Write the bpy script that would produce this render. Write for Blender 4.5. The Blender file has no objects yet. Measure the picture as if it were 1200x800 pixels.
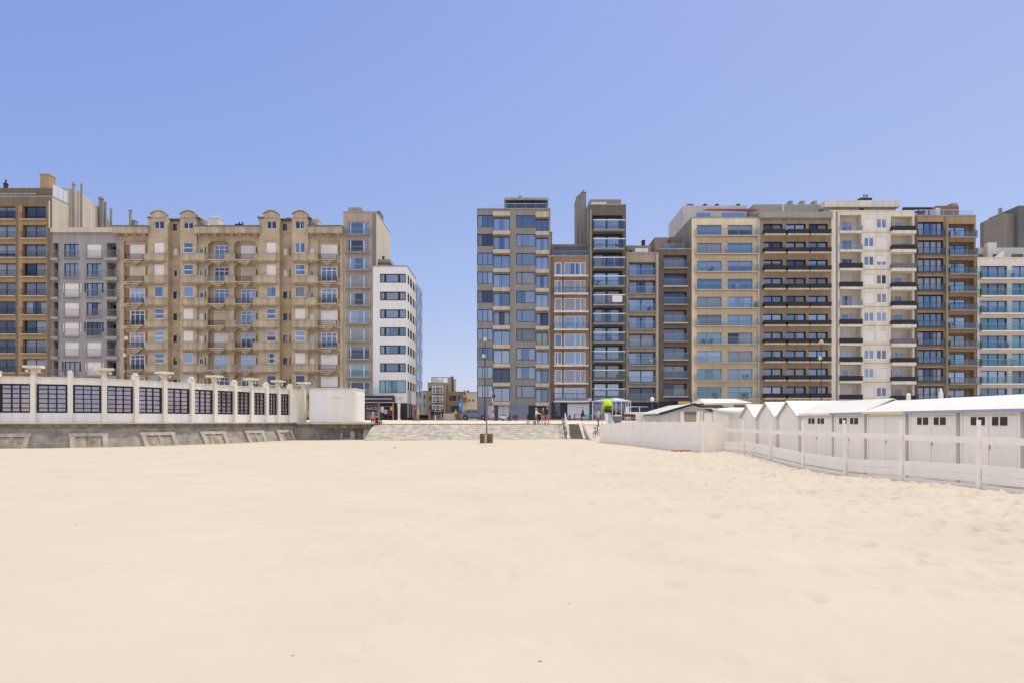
import bpy, bmesh, math, random
import numpy as np
from mathutils import Vector, Matrix, noise

R = math.radians
SC = bpy.context.scene
COL = SC.collection

# ------------------------------------------------------------------ camera
EYE = 1.75
cam_data = bpy.data.cameras.new("camera")
cam_data.lens = 24.0
cam_data.sensor_width = 36.0
cam_data.shift_y = 0.0769
cam_data.clip_start = 0.1
cam_data.clip_end = 20000
cam = bpy.data.objects.new("camera", cam_data)
COL.objects.link(cam)
cam.location = (0, 0, EYE)
cam.rotation_euler = (R(90), 0, 0)
SC.camera = cam

# ------------------------------------------------------------------ sky, sun, exposure
SUN_EL, SUN_AZ = 60.0, 42.0          # azimuth: degrees from +Y towards +X (behind the houses, to the right)
world = bpy.data.worlds.new("World")
SC.world = world
world.use_nodes = True
wn = world.node_tree
wn.nodes.clear()
w_out = wn.nodes.new("ShaderNodeOutputWorld")
w_bg = wn.nodes.new("ShaderNodeBackground")
w_sky = wn.nodes.new("ShaderNodeTexSky")
w_sky.sky_type = 'NISHITA'
w_sky.sun_disc = False
w_sky.sun_elevation = R(SUN_EL)
w_sky.sun_rotation = R(SUN_AZ)
w_sky.altitude = 0
w_sky.air_density = 1.0
w_sky.dust_density = 0.6
w_sky.ozone_density = 3.0
w_bg.inputs["Strength"].default_value = 0.15
# grade the sky to the photograph's soft periwinkle: per-channel power and gain
EXPOSURE = 0.12
w_sep = wn.nodes.new("ShaderNodeSeparateColor")
w_cmb = wn.nodes.new("ShaderNodeCombineColor")
wn.links.new(w_sky.outputs[0], w_sep.inputs[0])
for i, (gain, power) in enumerate(((1.325, 0.66), (1.43, 0.60), (3.52, 0.25))):
    pw = wn.nodes.new("ShaderNodeMath")
    pw.operation = 'POWER'
    pw.inputs[1].default_value = power
    ml = wn.nodes.new("ShaderNodeMath")
    ml.operation = 'MULTIPLY'
    ml.inputs[1].default_value = gain / 2 ** EXPOSURE
    wn.links.new(w_sep.outputs[i], pw.inputs[0])
    wn.links.new(pw.outputs[0], ml.inputs[0])
    wn.links.new(ml.outputs[0], w_cmb.inputs[i])
# unseen glow added behind the viewer to lift shaded fronts, above what windows mirror
SKY_FILL = (1.95, 1.83, 1.56)
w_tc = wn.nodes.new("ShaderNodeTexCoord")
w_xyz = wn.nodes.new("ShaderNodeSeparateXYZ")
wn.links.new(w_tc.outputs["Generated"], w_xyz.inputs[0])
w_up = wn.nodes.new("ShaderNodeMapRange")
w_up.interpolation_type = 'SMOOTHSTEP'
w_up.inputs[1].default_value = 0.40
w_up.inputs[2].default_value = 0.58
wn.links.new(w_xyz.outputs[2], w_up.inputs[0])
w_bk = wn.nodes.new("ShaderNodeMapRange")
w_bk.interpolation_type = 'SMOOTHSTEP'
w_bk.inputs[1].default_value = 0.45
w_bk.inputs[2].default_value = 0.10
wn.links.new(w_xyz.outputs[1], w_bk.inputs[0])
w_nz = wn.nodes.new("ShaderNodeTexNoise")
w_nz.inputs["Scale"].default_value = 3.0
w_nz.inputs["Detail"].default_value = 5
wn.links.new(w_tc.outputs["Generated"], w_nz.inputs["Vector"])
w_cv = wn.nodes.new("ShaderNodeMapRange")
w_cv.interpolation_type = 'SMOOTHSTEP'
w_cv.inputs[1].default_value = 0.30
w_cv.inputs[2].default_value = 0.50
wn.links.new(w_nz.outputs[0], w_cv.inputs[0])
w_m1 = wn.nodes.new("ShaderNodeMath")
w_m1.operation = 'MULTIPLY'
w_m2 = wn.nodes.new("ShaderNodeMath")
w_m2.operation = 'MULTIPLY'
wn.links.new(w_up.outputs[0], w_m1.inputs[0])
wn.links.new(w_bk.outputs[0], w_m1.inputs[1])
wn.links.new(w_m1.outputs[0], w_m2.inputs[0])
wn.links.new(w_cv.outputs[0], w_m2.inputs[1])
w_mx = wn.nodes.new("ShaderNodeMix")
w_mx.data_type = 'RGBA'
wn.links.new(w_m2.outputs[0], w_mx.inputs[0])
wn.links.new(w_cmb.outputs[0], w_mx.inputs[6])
w_mx.inputs[7].default_value = (*[c / 0.15 / 2 ** EXPOSURE for c in SKY_FILL], 1)
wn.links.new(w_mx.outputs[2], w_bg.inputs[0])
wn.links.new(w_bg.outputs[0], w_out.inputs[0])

sun_data = bpy.data.lights.new("sun", 'SUN')
sun_data.energy = 2.45
sun_data.angle = R(0.5)
sun_data.color = (1.0, 0.945, 0.85)
sun = bpy.data.objects.new("sun", sun_data)
COL.objects.link(sun)
sv = Vector((math.sin(R(SUN_AZ)) * math.cos(R(SUN_EL)), math.cos(R(SUN_AZ)) * math.cos(R(SUN_EL)), math.sin(R(SUN_EL))))
sun.rotation_euler = sv.to_track_quat('Z', 'Y').to_euler()
sun.location = sv * 200

SC.view_settings.view_transform = 'Standard'
SC.view_settings.look = 'None'
SC.view_settings.exposure = EXPOSURE
SC.view_settings.gamma = 1.0
SC.view_settings.use_curve_mapping = False
SC.render.engine = 'CYCLES'
SC.cycles.max_bounces = 8
SC.cycles.diffuse_bounces = 4
SC.cycles.glossy_bounces = 3
SC.cycles.transparent_max_bounces = 12
SC.cycles.caustics_reflective = False
SC.cycles.caustics_refractive = False
SC.cycles.use_denoising = True


# ------------------------------------------------------------------ photo measurements -> metres
def WX(px, Y):
    return (px - 600.0) / 800.0 * Y


def WZ(py, Y):
    return EYE + (492.3 - py) / 800.0 * Y


# ------------------------------------------------------------------ materials
def lin(c):
    c = c / 255.0
    return c / 12.92 if c <= 0.04045 else ((c + 0.055) / 1.055) ** 2.4


MATS = {}


def mat(name, rgb, rough=0.8, var=0.12, scale=0.6, streak=0.0, bump=0.0, bscale=20, metal=0.0, spec=0.35, tint=None):
    if name in MATS:
        return MATS[name]
    m = bpy.data.materials.new(name)
    m.use_nodes = True
    nt = m.node_tree
    N, L = nt.nodes, nt.links
    b = N["Principled BSDF"]
    b.inputs["Roughness"].default_value = rough
    b.inputs["Metallic"].default_value = metal
    b.inputs["Specular IOR Level"].default_value = spec
    geo = N.new("ShaderNodeNewGeometry")
    nz = N.new("ShaderNodeTexNoise")
    nz.inputs["Scale"].default_value = scale
    nz.inputs["Detail"].default_value = 6
    nz.inputs["Roughness"].default_value = 0.65
    L.new(geo.outputs["Position"], nz.inputs["Vector"])
    ramp = N.new("ShaderNodeMapRange")
    ramp.inputs[1].default_value = 0.3
    ramp.inputs[2].default_value = 0.7
    ramp.inputs[3].default_value = 1.0 - var
    ramp.inputs[4].default_value = 1.0 + var
    L.new(nz.outputs[0], ramp.inputs[0])
    fac = ramp.outputs[0]
    if streak:
        mp = N.new("ShaderNodeMapping")
        mp.inputs["Scale"].default_value = (1.6, 1.6, 0.09)
        L.new(geo.outputs["Position"], mp.inputs["Vector"])
        n2 = N.new("ShaderNodeTexNoise")
        n2.inputs["Scale"].default_value = 1.2
        n2.inputs["Detail"].default_value = 5
        L.new(mp.outputs[0], n2.inputs["Vector"])
        r2 = N.new("ShaderNodeMapRange")
        r2.inputs[1].default_value = 0.35
        r2.inputs[2].default_value = 0.65
        r2.inputs[3].default_value = 1.0 - min(.45, streak * 1.5)
        r2.inputs[4].default_value = 1.0
        L.new(n2.outputs[0], r2.inputs[0])
        mu = N.new("ShaderNodeMath")
        mu.operation = 'MULTIPLY'
        L.new(fac, mu.inputs[0])
        L.new(r2.outputs[0], mu.inputs[1])
        fac = mu.outputs[0]
    mx = N.new("ShaderNodeMix")
    mx.data_type = 'RGBA'
    mx.blend_type = 'MULTIPLY'
    mx.inputs[0].default_value = 1.0
    mx.inputs[6].default_value = (*rgb, 1)
    L.new(fac, mx.inputs[7])
    L.new(mx.outputs[2], b.inputs["Base Color"])
    if bump:
        nb = N.new("ShaderNodeTexNoise")
        nb.inputs["Scale"].default_value = bscale
        nb.inputs["Detail"].default_value = 4
        L.new(geo.outputs["Position"], nb.inputs["Vector"])
        bp = N.new("ShaderNodeBump")
        bp.inputs["Strength"].default_value = bump
        bp.inputs["Distance"].default_value = 0.05
        L.new(nb.outputs[0], bp.inputs["Height"])
        L.new(bp.outputs[0], b.inputs["Normal"])
    MATS[name] = m
    return m


def brickmat(name, c1, c2, mortar, bw, bh, msize=0.012, rough=0.85, var=0.2, axis='xz', mscale=0.4, squash=0.5):
    """masonry laid in courses; axis xz for walls"""
    m = bpy.data.materials.new(name)
    m.use_nodes = True
    nt = m.node_tree
    N, L = nt.nodes, nt.links
    b = N["Principled BSDF"]
    b.inputs["Roughness"].default_value = rough
    b.inputs["Specular IOR Level"].default_value = 0.25
    geo = N.new("ShaderNodeNewGeometry")
    sp = N.new("ShaderNodeSeparateXYZ")
    L.new(geo.outputs["Position"], sp.inputs[0])
    cb = N.new("ShaderNodeCombineXYZ")
    ad = N.new("ShaderNodeMath")
    ad.operation = 'MULTIPLY_ADD'
    ad.inputs[1].default_value = 0.8
    L.new(sp.outputs[1], ad.inputs[0])
    L.new(sp.outputs[0], ad.inputs[2])
    if axis == 'xz':
        L.new(ad.outputs[0], cb.inputs[0])
        L.new(sp.outputs[2], cb.inputs[1])
    else:
        L.new(sp.outputs[0], cb.inputs[0])
        L.new(sp.outputs[1], cb.inputs[1])
    br = N.new("ShaderNodeTexBrick")
    br.inputs["Color1"].default_value = (*c1, 1)
    br.inputs["Color2"].default_value = (*c2, 1)
    br.inputs["Mortar"].default_value = (*mortar, 1)
    br.inputs["Scale"].default_value = 1.0
    br.inputs["Mortar Size"].default_value = msize
    br.inputs["Brick Width"].default_value = bw
    br.inputs["Row Height"].default_value = bh
    L.new(cb.outputs[0], br.inputs["Vector"])
    nz = N.new("ShaderNodeTexNoise")
    nz.inputs["Scale"].default_value = mscale
    nz.inputs["Detail"].default_value = 8
    nz.inputs["Roughness"].default_value = 0.7
    L.new(geo.outputs["Position"], nz.inputs["Vector"])
    rp = N.new("ShaderNodeMapRange")
    rp.inputs[1].default_value = 0.3
    rp.inputs[2].default_value = 0.7
    rp.inputs[3].default_value = 1 - var
    rp.inputs[4].default_value = 1 + var
    L.new(nz.outputs[0], rp.inputs[0])
    mx = N.new("ShaderNodeMix")
    mx.data_type = 'RGBA'
    mx.blend_type = 'MULTIPLY'
    mx.inputs[0].default_value = 1
    L.new(br.outputs[0], mx.inputs[6])
    L.new(rp.outputs[0], mx.inputs[7])
    L.new(mx.outputs[2], b.inputs["Base Color"])
    bp = N.new("ShaderNodeBump")
    bp.inputs["Strength"].default_value = 0.6
    bp.inputs["Distance"].default_value = 0.03
    L.new(mx.outputs[2], bp.inputs["Height"])
    L.new(bp.outputs[0], b.inputs["Normal"])
    MATS[name] = m
    return m


def glassmat(name, refl, tint, through, rough=0.02):
    """window glass: reflects part of the sky, lets the rest through, tinted"""
    m = bpy.data.materials.new(name)
    m.use_nodes = True
    nt = m.node_tree
    N, L = nt.nodes, nt.links
    N.clear()
    o = N.new("ShaderNodeOutputMaterial")
    gl = N.new("ShaderNodeBsdfGlossy")
    gl.inputs["Color"].default_value = (*tint, 1)
    gl.inputs["Roughness"].default_value = rough
    tr = N.new("ShaderNodeBsdfTransparent")
    tr.inputs["Color"].default_value = (*through, 1)
    fr = N.new("ShaderNodeFresnel")
    fr.inputs["IOR"].default_value = 1.5
    ad = N.new("ShaderNodeMath")
    ad.operation = 'ADD'
    ad.use_clamp = True
    ad.inputs[1].default_value = refl
    L.new(fr.outputs[0], ad.inputs[0])
    # slight waviness of the panes
    geo = N.new("ShaderNodeNewGeometry")
    nz = N.new("ShaderNodeTexNoise")
    nz.inputs["Scale"].default_value = 0.9
    nz.inputs["Detail"].default_value = 1
    L.new(geo.outputs["Position"], nz.inputs["Vector"])
    bp = N.new("ShaderNodeBump")
    bp.inputs["Strength"].default_value = 0.25
    bp.inputs["Distance"].default_value = 0.04
    L.new(nz.outputs[0], bp.inputs["Height"])
    L.new(bp.outputs[0], gl.inputs["Normal"])
    mx = N.new("ShaderNodeMixShader")
    L.new(ad.outputs[0], mx.inputs[0])
    L.new(tr.outputs[0], mx.inputs[1])
    L.new(gl.outputs[0], mx.inputs[2])
    L.new(mx.outputs[0], o.inputs[0])
    MATS[name] = m
    return m


def slatmat(name, rgb, freq=14.0):
    m = mat(name, rgb, rough=0.6, var=0.04)
    nt = m.node_tree
    N, L = nt.nodes, nt.links
    geo = N.new("ShaderNodeNewGeometry")
    wv = N.new("ShaderNodeTexWave")
    wv.wave_type = 'BANDS'
    wv.bands_direction = 'Z'
    wv.inputs["Scale"].default_value = freq / 6.28
    L.new(geo.outputs["Position"], wv.inputs["Vector"])
    bp = N.new("ShaderNodeBump")
    bp.inputs["Strength"].default_value = 0.35
    bp.inputs["Distance"].default_value = 0.02
    L.new(wv.outputs[1], bp.inputs["Height"])
    L.new(bp.outputs[0], N["Principled BSDF"].inputs["Normal"])
    return m


G_BLUE = glassmat("glass_blue", 0.30, (0.72, 0.87, 1.0), (0.95, 0.97, 1.0))
G_PALE = glassmat("glass_pale", 0.46, (0.86, 0.94, 1.0), (0.94, 0.97, 1.0))
G_DARK = glassmat("glass_dark", 0.12, (0.74, 0.84, 1.0), (0.95, 0.96, 1.0))
G_CLEAR = glassmat("glass_clear", 0.07, (0.85, 0.93, 1.0), (0.95, 0.97, 0.98))
G_TEAL = glassmat("glass_teal", 0.30, (0.62, 0.92, 0.97), (0.90, 0.98, 0.98))
G_BAL = glassmat("glass_balustrade", 0.08, (0.80, 0.92, 0.97), (0.86, 0.92, 0.93))
G_SCREEN = glassmat("glass_screen", 0.42, (0.86, 0.83, 0.88), (0.62, 0.61, 0.64), 0.12)

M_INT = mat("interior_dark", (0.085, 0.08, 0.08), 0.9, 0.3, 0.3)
M_CURT = mat("curtain_white", (0.86, 0.85, 0.84), 0.9, 0.06, 1.0)
M_CURT2 = mat("curtain_cream", (0.66, 0.60, 0.52), 0.9, 0.08, 1.0)
M_CURT3 = mat("curtain_grey", (0.50, 0.49, 0.50), 0.9, 0.08, 1.0)
M_SHUT = slatmat("shutter_white", (0.78, 0.75, 0.74))
M_SHUTB = slatmat("shutter_beige", (0.62, 0.52, 0.38))
M_WFRAME = mat("frame_white", (0.78, 0.77, 0.76), 0.5, 0.05)
M_DFRAME = mat("frame_dark", (0.03, 0.03, 0.035), 0.5, 0.1)
M_BFRAME = mat("frame_black_brown", (0.022, 0.018, 0.016), 0.5, 0.1)
M_GFRAME = mat("frame_grey", (0.22, 0.22, 0.23), 0.5, 0.1)
M_BLACK = mat("black_metal", (0.025, 0.024, 0.026), 0.55, 0.15, 2.0)
M_RAILG = mat("grey_metal", (0.30, 0.30, 0.31), 0.5, 0.1)
M_RAILW = mat("white_metal", (0.75, 0.75, 0.76), 0.45, 0.05)
M_SLABW = mat("concrete_white", (0.74, 0.70, 0.66), 0.8, 0.06, 0.8, streak=0.12)
M_SLABB = mat("concrete_beige", (0.58, 0.49, 0.38), 0.85, 0.08, 0.8, streak=0.15)
M_SLABG = mat("concrete_grey", (0.36, 0.34, 0.33), 0.85, 0.10, 0.8, streak=0.15)
M_ROOF = mat("roof_bitumen", (0.13, 0.125, 0.12), 0.9, 0.2, 0.8)

# ------------------------------------------------------------------ mesh and object helpers
WORLD = {}          # object name -> world origin while building


class Fr:
    """a wall plane: u along it, z up, d into the building"""

    def __init__(s, O, U, D, rot):
        s.O, s.U, s.D, s.rot = Vector(O), Vector(U), Vector(D), rot

    def P(s, u, z, d):
        v = s.O + s.U * u + s.D * d
        return (v.x, v.y, z)


def front(Y):
    return Fr((0, Y, 0), (1, 0, 0), (0, 1, 0), 0.0)


class MB:
    def __init__(s):
        s.v, s.f, s.m = [], [], []

    def add(s, verts, faces, mi=0):
        n = len(s.v)
        s.v += [tuple(p) for p in verts]
        for f in faces:
            s.f.append([i + n for i in f])
            s.m.append(mi)
        return s

    def quad(s, a, b, c, d, mi=0):
        return s.add([a, b, c, d], [(0, 1, 2, 3)], mi)

    def box(s, x0, x1, y0, y1, z0, z1, mi=0, T=None):
        vs = [(x0, y0, z0), (x1, y0, z0), (x1, y1, z0), (x0, y1, z0), (x0, y0, z1), (x1, y0, z1), (x1, y1, z1), (x0, y1, z1)]
        if T:
            vs = [T(*p) for p in vs]
        return s.add(vs, [(0, 3, 2, 1), (4, 5, 6, 7), (0, 1, 5, 4), (1, 2, 6, 5), (2, 3, 7, 6), (3, 0, 4, 7)], mi)

    def fbox(s, fr, u0, u1, z0, z1, d0, d1, mi=0):
        return s.box(u0, u1, d0, d1, z0, z1, mi, T=lambda x, y, z: fr.P(x, z, y))

    def prism(s, poly, axis, a, b, mi=0):
        """poly 2-D points extruded along axis 'x','y','z' from a to b"""
        n = len(poly)

        def pt(p, t):
            return {'x': (t, p[0], p[1]), 'y': (p[0], t, p[1]), 'z': (p[0], p[1], t)}[axis]
        vs = [pt(p, a) for p in poly] + [pt(p, b) for p in poly]
        fs = [tuple(range(n))[::-1], tuple(range(n, 2 * n))]
        fs += [(i, (i + 1) % n, n + (i + 1) % n, n + i) for i in range(n)]
        return s.add(vs, fs, mi)

    def tube(s, p0, p1, r0, r1=None, n=8, mi=0, caps=True):
        r1 = r0 if r1 is None else r1
        p0, p1 = Vector(p0), Vector(p1)
        ax = (p1 - p0)
        if ax.length < 1e-6:
            return s
        ax.normalize()
        t = Vector((0, 0, 1)) if abs(ax.z) < 0.9 else Vector((1, 0, 0))
        a = ax.cross(t).normalized()
        b = ax.cross(a)
        vs = []
        for p, r in ((p0, r0), (p1, r1)):
            for i in range(n):
                an = 2 * math.pi * i / n
                vs.append(p + a * math.cos(an) * r + b * math.sin(an) * r)
        fs = [(i, (i + 1) % n, n + (i + 1) % n, n + i) for i in range(n)]
        if caps:
            fs += [tuple(range(n))[::-1], tuple(range(n, 2 * n))]
        return s.add(vs, fs, mi)

    def lathe(s, prof, c=(0, 0, 0), n=14, mi=0):
        """prof: (r, z) pairs"""
        vs, fs = [], []
        for r, z in prof:
            for i in range(n):
                an = 2 * math.pi * i / n
                vs.append((c[0] + r * math.cos(an), c[1] + r * math.sin(an), c[2] + z))
        for j in range(len(prof) - 1):
            for i in range(n):
                fs.append((j * n + i, j * n + (i + 1) % n, (j + 1) * n + (i + 1) % n, (j + 1) * n + i))
        fs.append(tuple(range(n))[::-1])
        fs.append(tuple(range((len(prof) - 1) * n, len(prof) * n)))
        return s.add(vs, fs, mi)

    def torus(s, c, R_, r, axis='y', n=18, k=6, mi=0):
        vs, fs = [], []
        for i in range(n):
            a = 2 * math.pi * i / n
            for j in range(k):
                b = 2 * math.pi * j / k
                rr = R_ + r * math.cos(b)
                p, q, t = rr * math.cos(a), rr * math.sin(a), r * math.sin(b)
                if axis == 'y':
                    vs.append((c[0] + p, c[1] + t, c[2] + q))
                elif axis == 'x':
                    vs.append((c[0] + t, c[1] + p, c[2] + q))
                else:
                    vs.append((c[0] + p, c[1] + q, c[2] + t))
        for i in range(n):
            for j in range(k):
                fs.append((i * k + j, ((i + 1) % n) * k + j, ((i + 1) % n) * k + (j + 1) % k, i * k + (j + 1) % k))
        return s.add(vs, fs, mi)

    def mesh(s, name, mats, org=(0, 0, 0), smooth=False):
        me = bpy.data.meshes.new(name)
        o = Vector(org)
        me.from_pydata([(p[0] - o.x, p[1] - o.y, p[2] - o.z) for p in s.v], [], s.f)
        for m in (mats if isinstance(mats, (list, tuple)) else [mats]):
            me.materials.append(m)
        if any(s.m):
            me.polygons.foreach_set("material_index", s.m)
        if smooth:
            me.polygons.foreach_set("use_smooth", [True] * len(me.polygons))
        me.update()
        return me

    def build(s, name, mats, parent=None, smooth=False, org=None):
        if parent is not None:
            o0 = WORLD[parent.name]
        elif org is not None:
            o0 = Vector(org)
        else:
            a = np.array(s.v)
            o0 = Vector(((a[:, 0].min() + a[:, 0].max()) / 2, (a[:, 1].min() + a[:, 1].max()) / 2, a[:, 2].min()))
        o = bpy.data.objects.new(name, s.mesh(name, mats, o0, smooth))
        COL.objects.link(o)
        if parent is not None:
            o.parent = parent
        else:
            o.location = o0
        WORLD[o.name] = Vector(o0)
        return o


def put(name, me, parent, wpos, rot=0.0):
    """place a shared mesh at a world position under a parent that is not rotated"""
    o = bpy.data.objects.new(name, me)
    COL.objects.link(o)
    if parent is not None:
        o.parent = parent
        o.location = Vector(wpos) - WORLD[parent.name]
    else:
        o.location = wpos
    o.rotation_euler = (0, 0, rot)
    WORLD[o.name] = Vector(wpos)
    return o


def sub(name, me, parent):
    """a sub-part whose mesh shares its parent's local axes"""
    o = bpy.data.objects.new(name, me)
    COL.objects.link(o)
    o.parent = parent
    return o


def tag(o, label=None, cat=None, group=None, kind=None):
    if label:
        o["label"] = label
    if cat:
        o["category"] = cat
    if group:
        o["group"] = group
    if kind:
        o["kind"] = kind
    return o


def empty(name, loc, label=None, cat=None, group=None):
    o = bpy.data.objects.new(name, None)
    o.empty_display_size = 0.3
    COL.objects.link(o)
    o.location = loc
    WORLD[o.name] = Vector(loc)
    return tag(o, label, cat, group)


def copy_tree(o, parent=None):
    c = o.copy()
    COL.objects.link(c)
    c.parent = parent
    for ch in list(o.children):
        copy_tree(ch, c)
    return c


CACHE = {}


def frame_mesh(w, h, cols, rows, fw, fd, m, mull=None):
    """window frame: stiles, rails, mullions and transoms; cols/rows are lists of fractions"""
    key = ('fr', round(w, 3), round(h, 3), tuple(cols), tuple(rows), fw, fd, m.name, mull)
    if key in CACHE:
        return CACHE[key]
    mu = mull or fw
    b = MB()
    e = 0.004
    b.box(e, fw, 0, fd, e, h - e)
    b.box(w - fw, w - e, 0, fd, e, h - e)
    b.box(fw, w - fw, 0, fd, e, fw)
    b.box(fw, w - fw, 0, fd, h - fw, h - e)
    xs = [fw] + [c * w for c in cols] + [w - fw]
    for c in cols:
        b.box(c * w - mu / 2, c * w + mu / 2, 0, fd, fw, h - fw)
    for i in range(len(xs) - 1):
        a0 = xs[i] + (mu / 2 if i else 0)
        a1 = xs[i + 1] - (mu / 2 if i < len(xs) - 2 else 0)
        for r in rows:
            b.box(a0, a1, 0.004, fd - 0.004, r * h - mu / 2, r * h + mu / 2)
    CACHE[key] = b.mesh("window_frame", m)
    return CACHE[key]


def pane_mesh(w, h, fw, y, m):
    key = ('pn', round(w, 3), round(h, 3), fw, y, m.name)
    if key not in CACHE:
        b = MB()
        i = fw * 0.5
        b.quad((i, y, i), (w - i, y, i), (w - i, y, h - i), (i, y, h - i))
        CACHE[key] = b.mesh("pane", m)
    return CACHE[key]


def curtain_mesh(w, h, y, kind, m):
    key = ('cu', round(w, 3), round(h, 3), y, kind, m.name)
    if key in CACHE:
        return CACHE[key]
    b = MB()
    if kind.startswith('blind'):
        f_ = int(kind[5:]) / 100
        b.box(w * .02, w * .98, y - .02, y - .012, h * (1 - f_), h * .98)
        b.box(w * .02, w * .98, y - .03, y - .005, h * (1 - f_) - .04, h * (1 - f_) - .001)
        CACHE[key] = b.mesh("blind", m)
        return CACHE[key]
    spans = {'full': [(0.02, 0.98)], 'left': [(0.02, 0.32)], 'right': [(0.68, 0.98)], 'both': [(0.02, 0.24), (0.76, 0.98)],
             'lhalf': [(0.02, 0.5)], 'rhalf': [(0.5, 0.98)], 'net': [(0.02, 0.98)]}[kind]
    z0 = 0.03 * h
    rnd = random.Random(hash((round(w, 2), kind)) & 0xffff)
    for a, c in spans:
        n = max(4, int((c - a) * w / 0.09))
        xs = [w * (a + (c - a) * i / n) for i in range(n + 1)]
        ys = [y + 0.035 * (i % 2) + rnd.uniform(0, 0.02) for i in range(n + 1)]
        for i in range(n):
            b.quad((xs[i], ys[i], z0), (xs[i + 1], ys[i + 1], z0), (xs[i + 1], ys[i + 1], h * 0.97), (xs[i], ys[i], h * 0.97))
    CACHE[key] = b.mesh("curtain", m)
    return CACHE[key]


def shutter_mesh(w, h, frac, m, y0=-0.03, y1=0.012, fw=0.05):
    key = ('sh', round(w, 3), round(h, 3), frac, m.name)
    if key not in CACHE:
        b = MB()
        z = h * (1 - frac)
        n = max(3, int(h * frac / 0.16))
        zs = [z + (h - fw - z) * i / n for i in range(n + 1)]
        for i in range(n):      # slats, each a little proud of the joint above it
            b.box(fw, w - fw, y0, y1, zs[i] + (0.012 if i else 0), zs[i + 1])
            if i:
                b.box(fw + .002, w - fw - .002, y0 + 0.014, y1, zs[i], zs[i] + 0.012)
        CACHE[key] = b.mesh("roller_shutter", m)
    return CACHE[key]


WRND = random.Random(2024)


def window(fr, root, u0, u1, z0, z1, d, cols=(), rows=(), fw=0.07, fd=0.1, fm=None, glass=None, curtain=None, cm=None,
           shutter=0, sm=None, name="window", mull=None):
    w, h = u1 - u0, z1 - z0
    fm = fm or M_DFRAME
    if curtain is None and not shutter and WRND.random() < .42:
        curtain = WRND.choice(['blind25', 'blind40', 'blind65', 'left', 'right', 'both', 'lhalf', 'rhalf', 'net'])
        cm = WRND.choice([M_CURT, M_CURT, M_CURT2, M_CURT3])
    if glass is G_BLUE and WRND.random() < .3:
        glass = G_PALE
    if curtain in ('full', 'net', 'blind65', 'rhalf', 'lhalf') and glass is not G_PALE and WRND.random() < .35:
        glass = G_CLEAR
    pos = fr.P(u0, z0, d - fd)
    o = put(name, frame_mesh(w, h, list(cols), list(rows), fw, fd, fm, mull), root, pos, fr.rot)
    if shutter < 1:
        sub("pane", pane_mesh(w, h, fw, fd * 0.55, glass or G_BLUE), o)
    if curtain == 'both':
        sub("curtain", curtain_mesh(w, h, fd + 0.03, 'left', cm or M_CURT), o)
        curtain = 'right'
    if curtain:
        sub("blind" if curtain.startswith("blind") else "curtain", curtain_mesh(w, h, fd + 0.03, curtain, cm or M_CURT), o)
    if shutter:
        sub("roller_shutter", shutter_mesh(w, h, shutter, sm or M_SHUT, fw=fw), o)
    return o


def rail_mesh(w, h, m, step=0.13, bars=True, top=0.05, mid=0, dside=0.0):
    """metal railing of width w, origin at left end, y 0; dside: depth of the returns at both ends"""
    key = ('ra', round(w, 3), round(h, 3), m.name, step, bars, top, mid, dside)
    if key in CACHE:
        return CACHE[key]
    b = MB()
    t = 0.03
    b.box(0, w, -t / 2, t / 2, h - top, h)
    b.box(0.02, w - 0.02, -t / 2 + 0.003, t / 2 - 0.003, 0.06, 0.06 + 0.03)
    for i in range(mid):
        z = 0.09 + (h - top - 0.09) * (i + 1) / (mid + 1)
        b.box(0.02, w - 0.02, -0.008, 0.008, z - 0.012, z + 0.012)
    if bars:
        n = max(2, int(w / step))
        for i in range(n + 1):
            x = 0.012 + (w - 0.024) * i / n
            b.box(x - 0.01, x + 0.01, -0.01, 0.01, 0.09, h - top)
    else:
        n = max(1, int(w / 1.2))
        for i in range(n + 1):
            x = 0.02 + (w - 0.04) * i / n
            b.box(x - 0.018, x + 0.018, -0.012, 0.012, 0.0, h - top)
    if dside > 0.06:
        for x in (0, w - t):
            b.box(x, x + t, t / 2, dside, h - top, h)
            nn = max(1, int(dside / step))
            for i in range(1, nn):
                yy = dside * i / nn
                b.box(x + 0.006, x + t - 0.006, yy - 0.01, yy + 0.01, 0.02, h - top)
    CACHE[key] = b.mesh("railing", m)
    return CACHE[key]


def glassbal_mesh(w, h, gm, rm, dside=0.0, rail=0.045):
    key = ('gb', round(w, 3), round(h, 3), gm.name, rm.name if rm else None, dside)
    if key in CACHE:
        return CACHE[key]
    b = MB()
    n = max(1, int(round(w / 1.6)))
    for i in range(n):
        x0, x1 = w * i / n + 0.01, w * (i + 1) / n - 0.01
        b.quad((x0, 0, 0.04), (x1, 0, 0.04), (x1, 0, h - rail), (x0, 0, h - rail), 0)
    if dside > 0.06:
        for x in (0.004, w - 0.004):
            b.quad((x, 0.01, 0.04), (x, dside, 0.04), (x, dside, h - rail), (x, 0.01, h - rail), 0)
    if rm:
        b.box(-0.01, w + 0.01, -0.025, 0.025, h - rail, h, 1)
        if dside > 0.06:
            for x in (-0.01, w - 0.035):
                b.box(x, x + 0.045, 0.025, dside, h - rail, h, 1)
        for i in range(n + 1):
            x = min(max(w * i / n, 0.02), w - 0.02)
            b.box(x - 0.015, x + 0.015, 0.003, 0.028, 0.0, h - rail, 1)
    CACHE[key] = b.mesh("balustrade", [gm, rm or gm])
    return CACHE[key]


def boxmesh(key, w, d0, d1, z0, z1, m, name):
    key = ('bx', key, round(w, 3), d0, d1, round(z0, 3), round(z1, 3), m.name)
    if key not in CACHE:
        b = MB()
        b.box(0, w, d0, d1, z0, z1)
        CACHE[key] = b.mesh(name, m)
    return CACHE[key]


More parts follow.
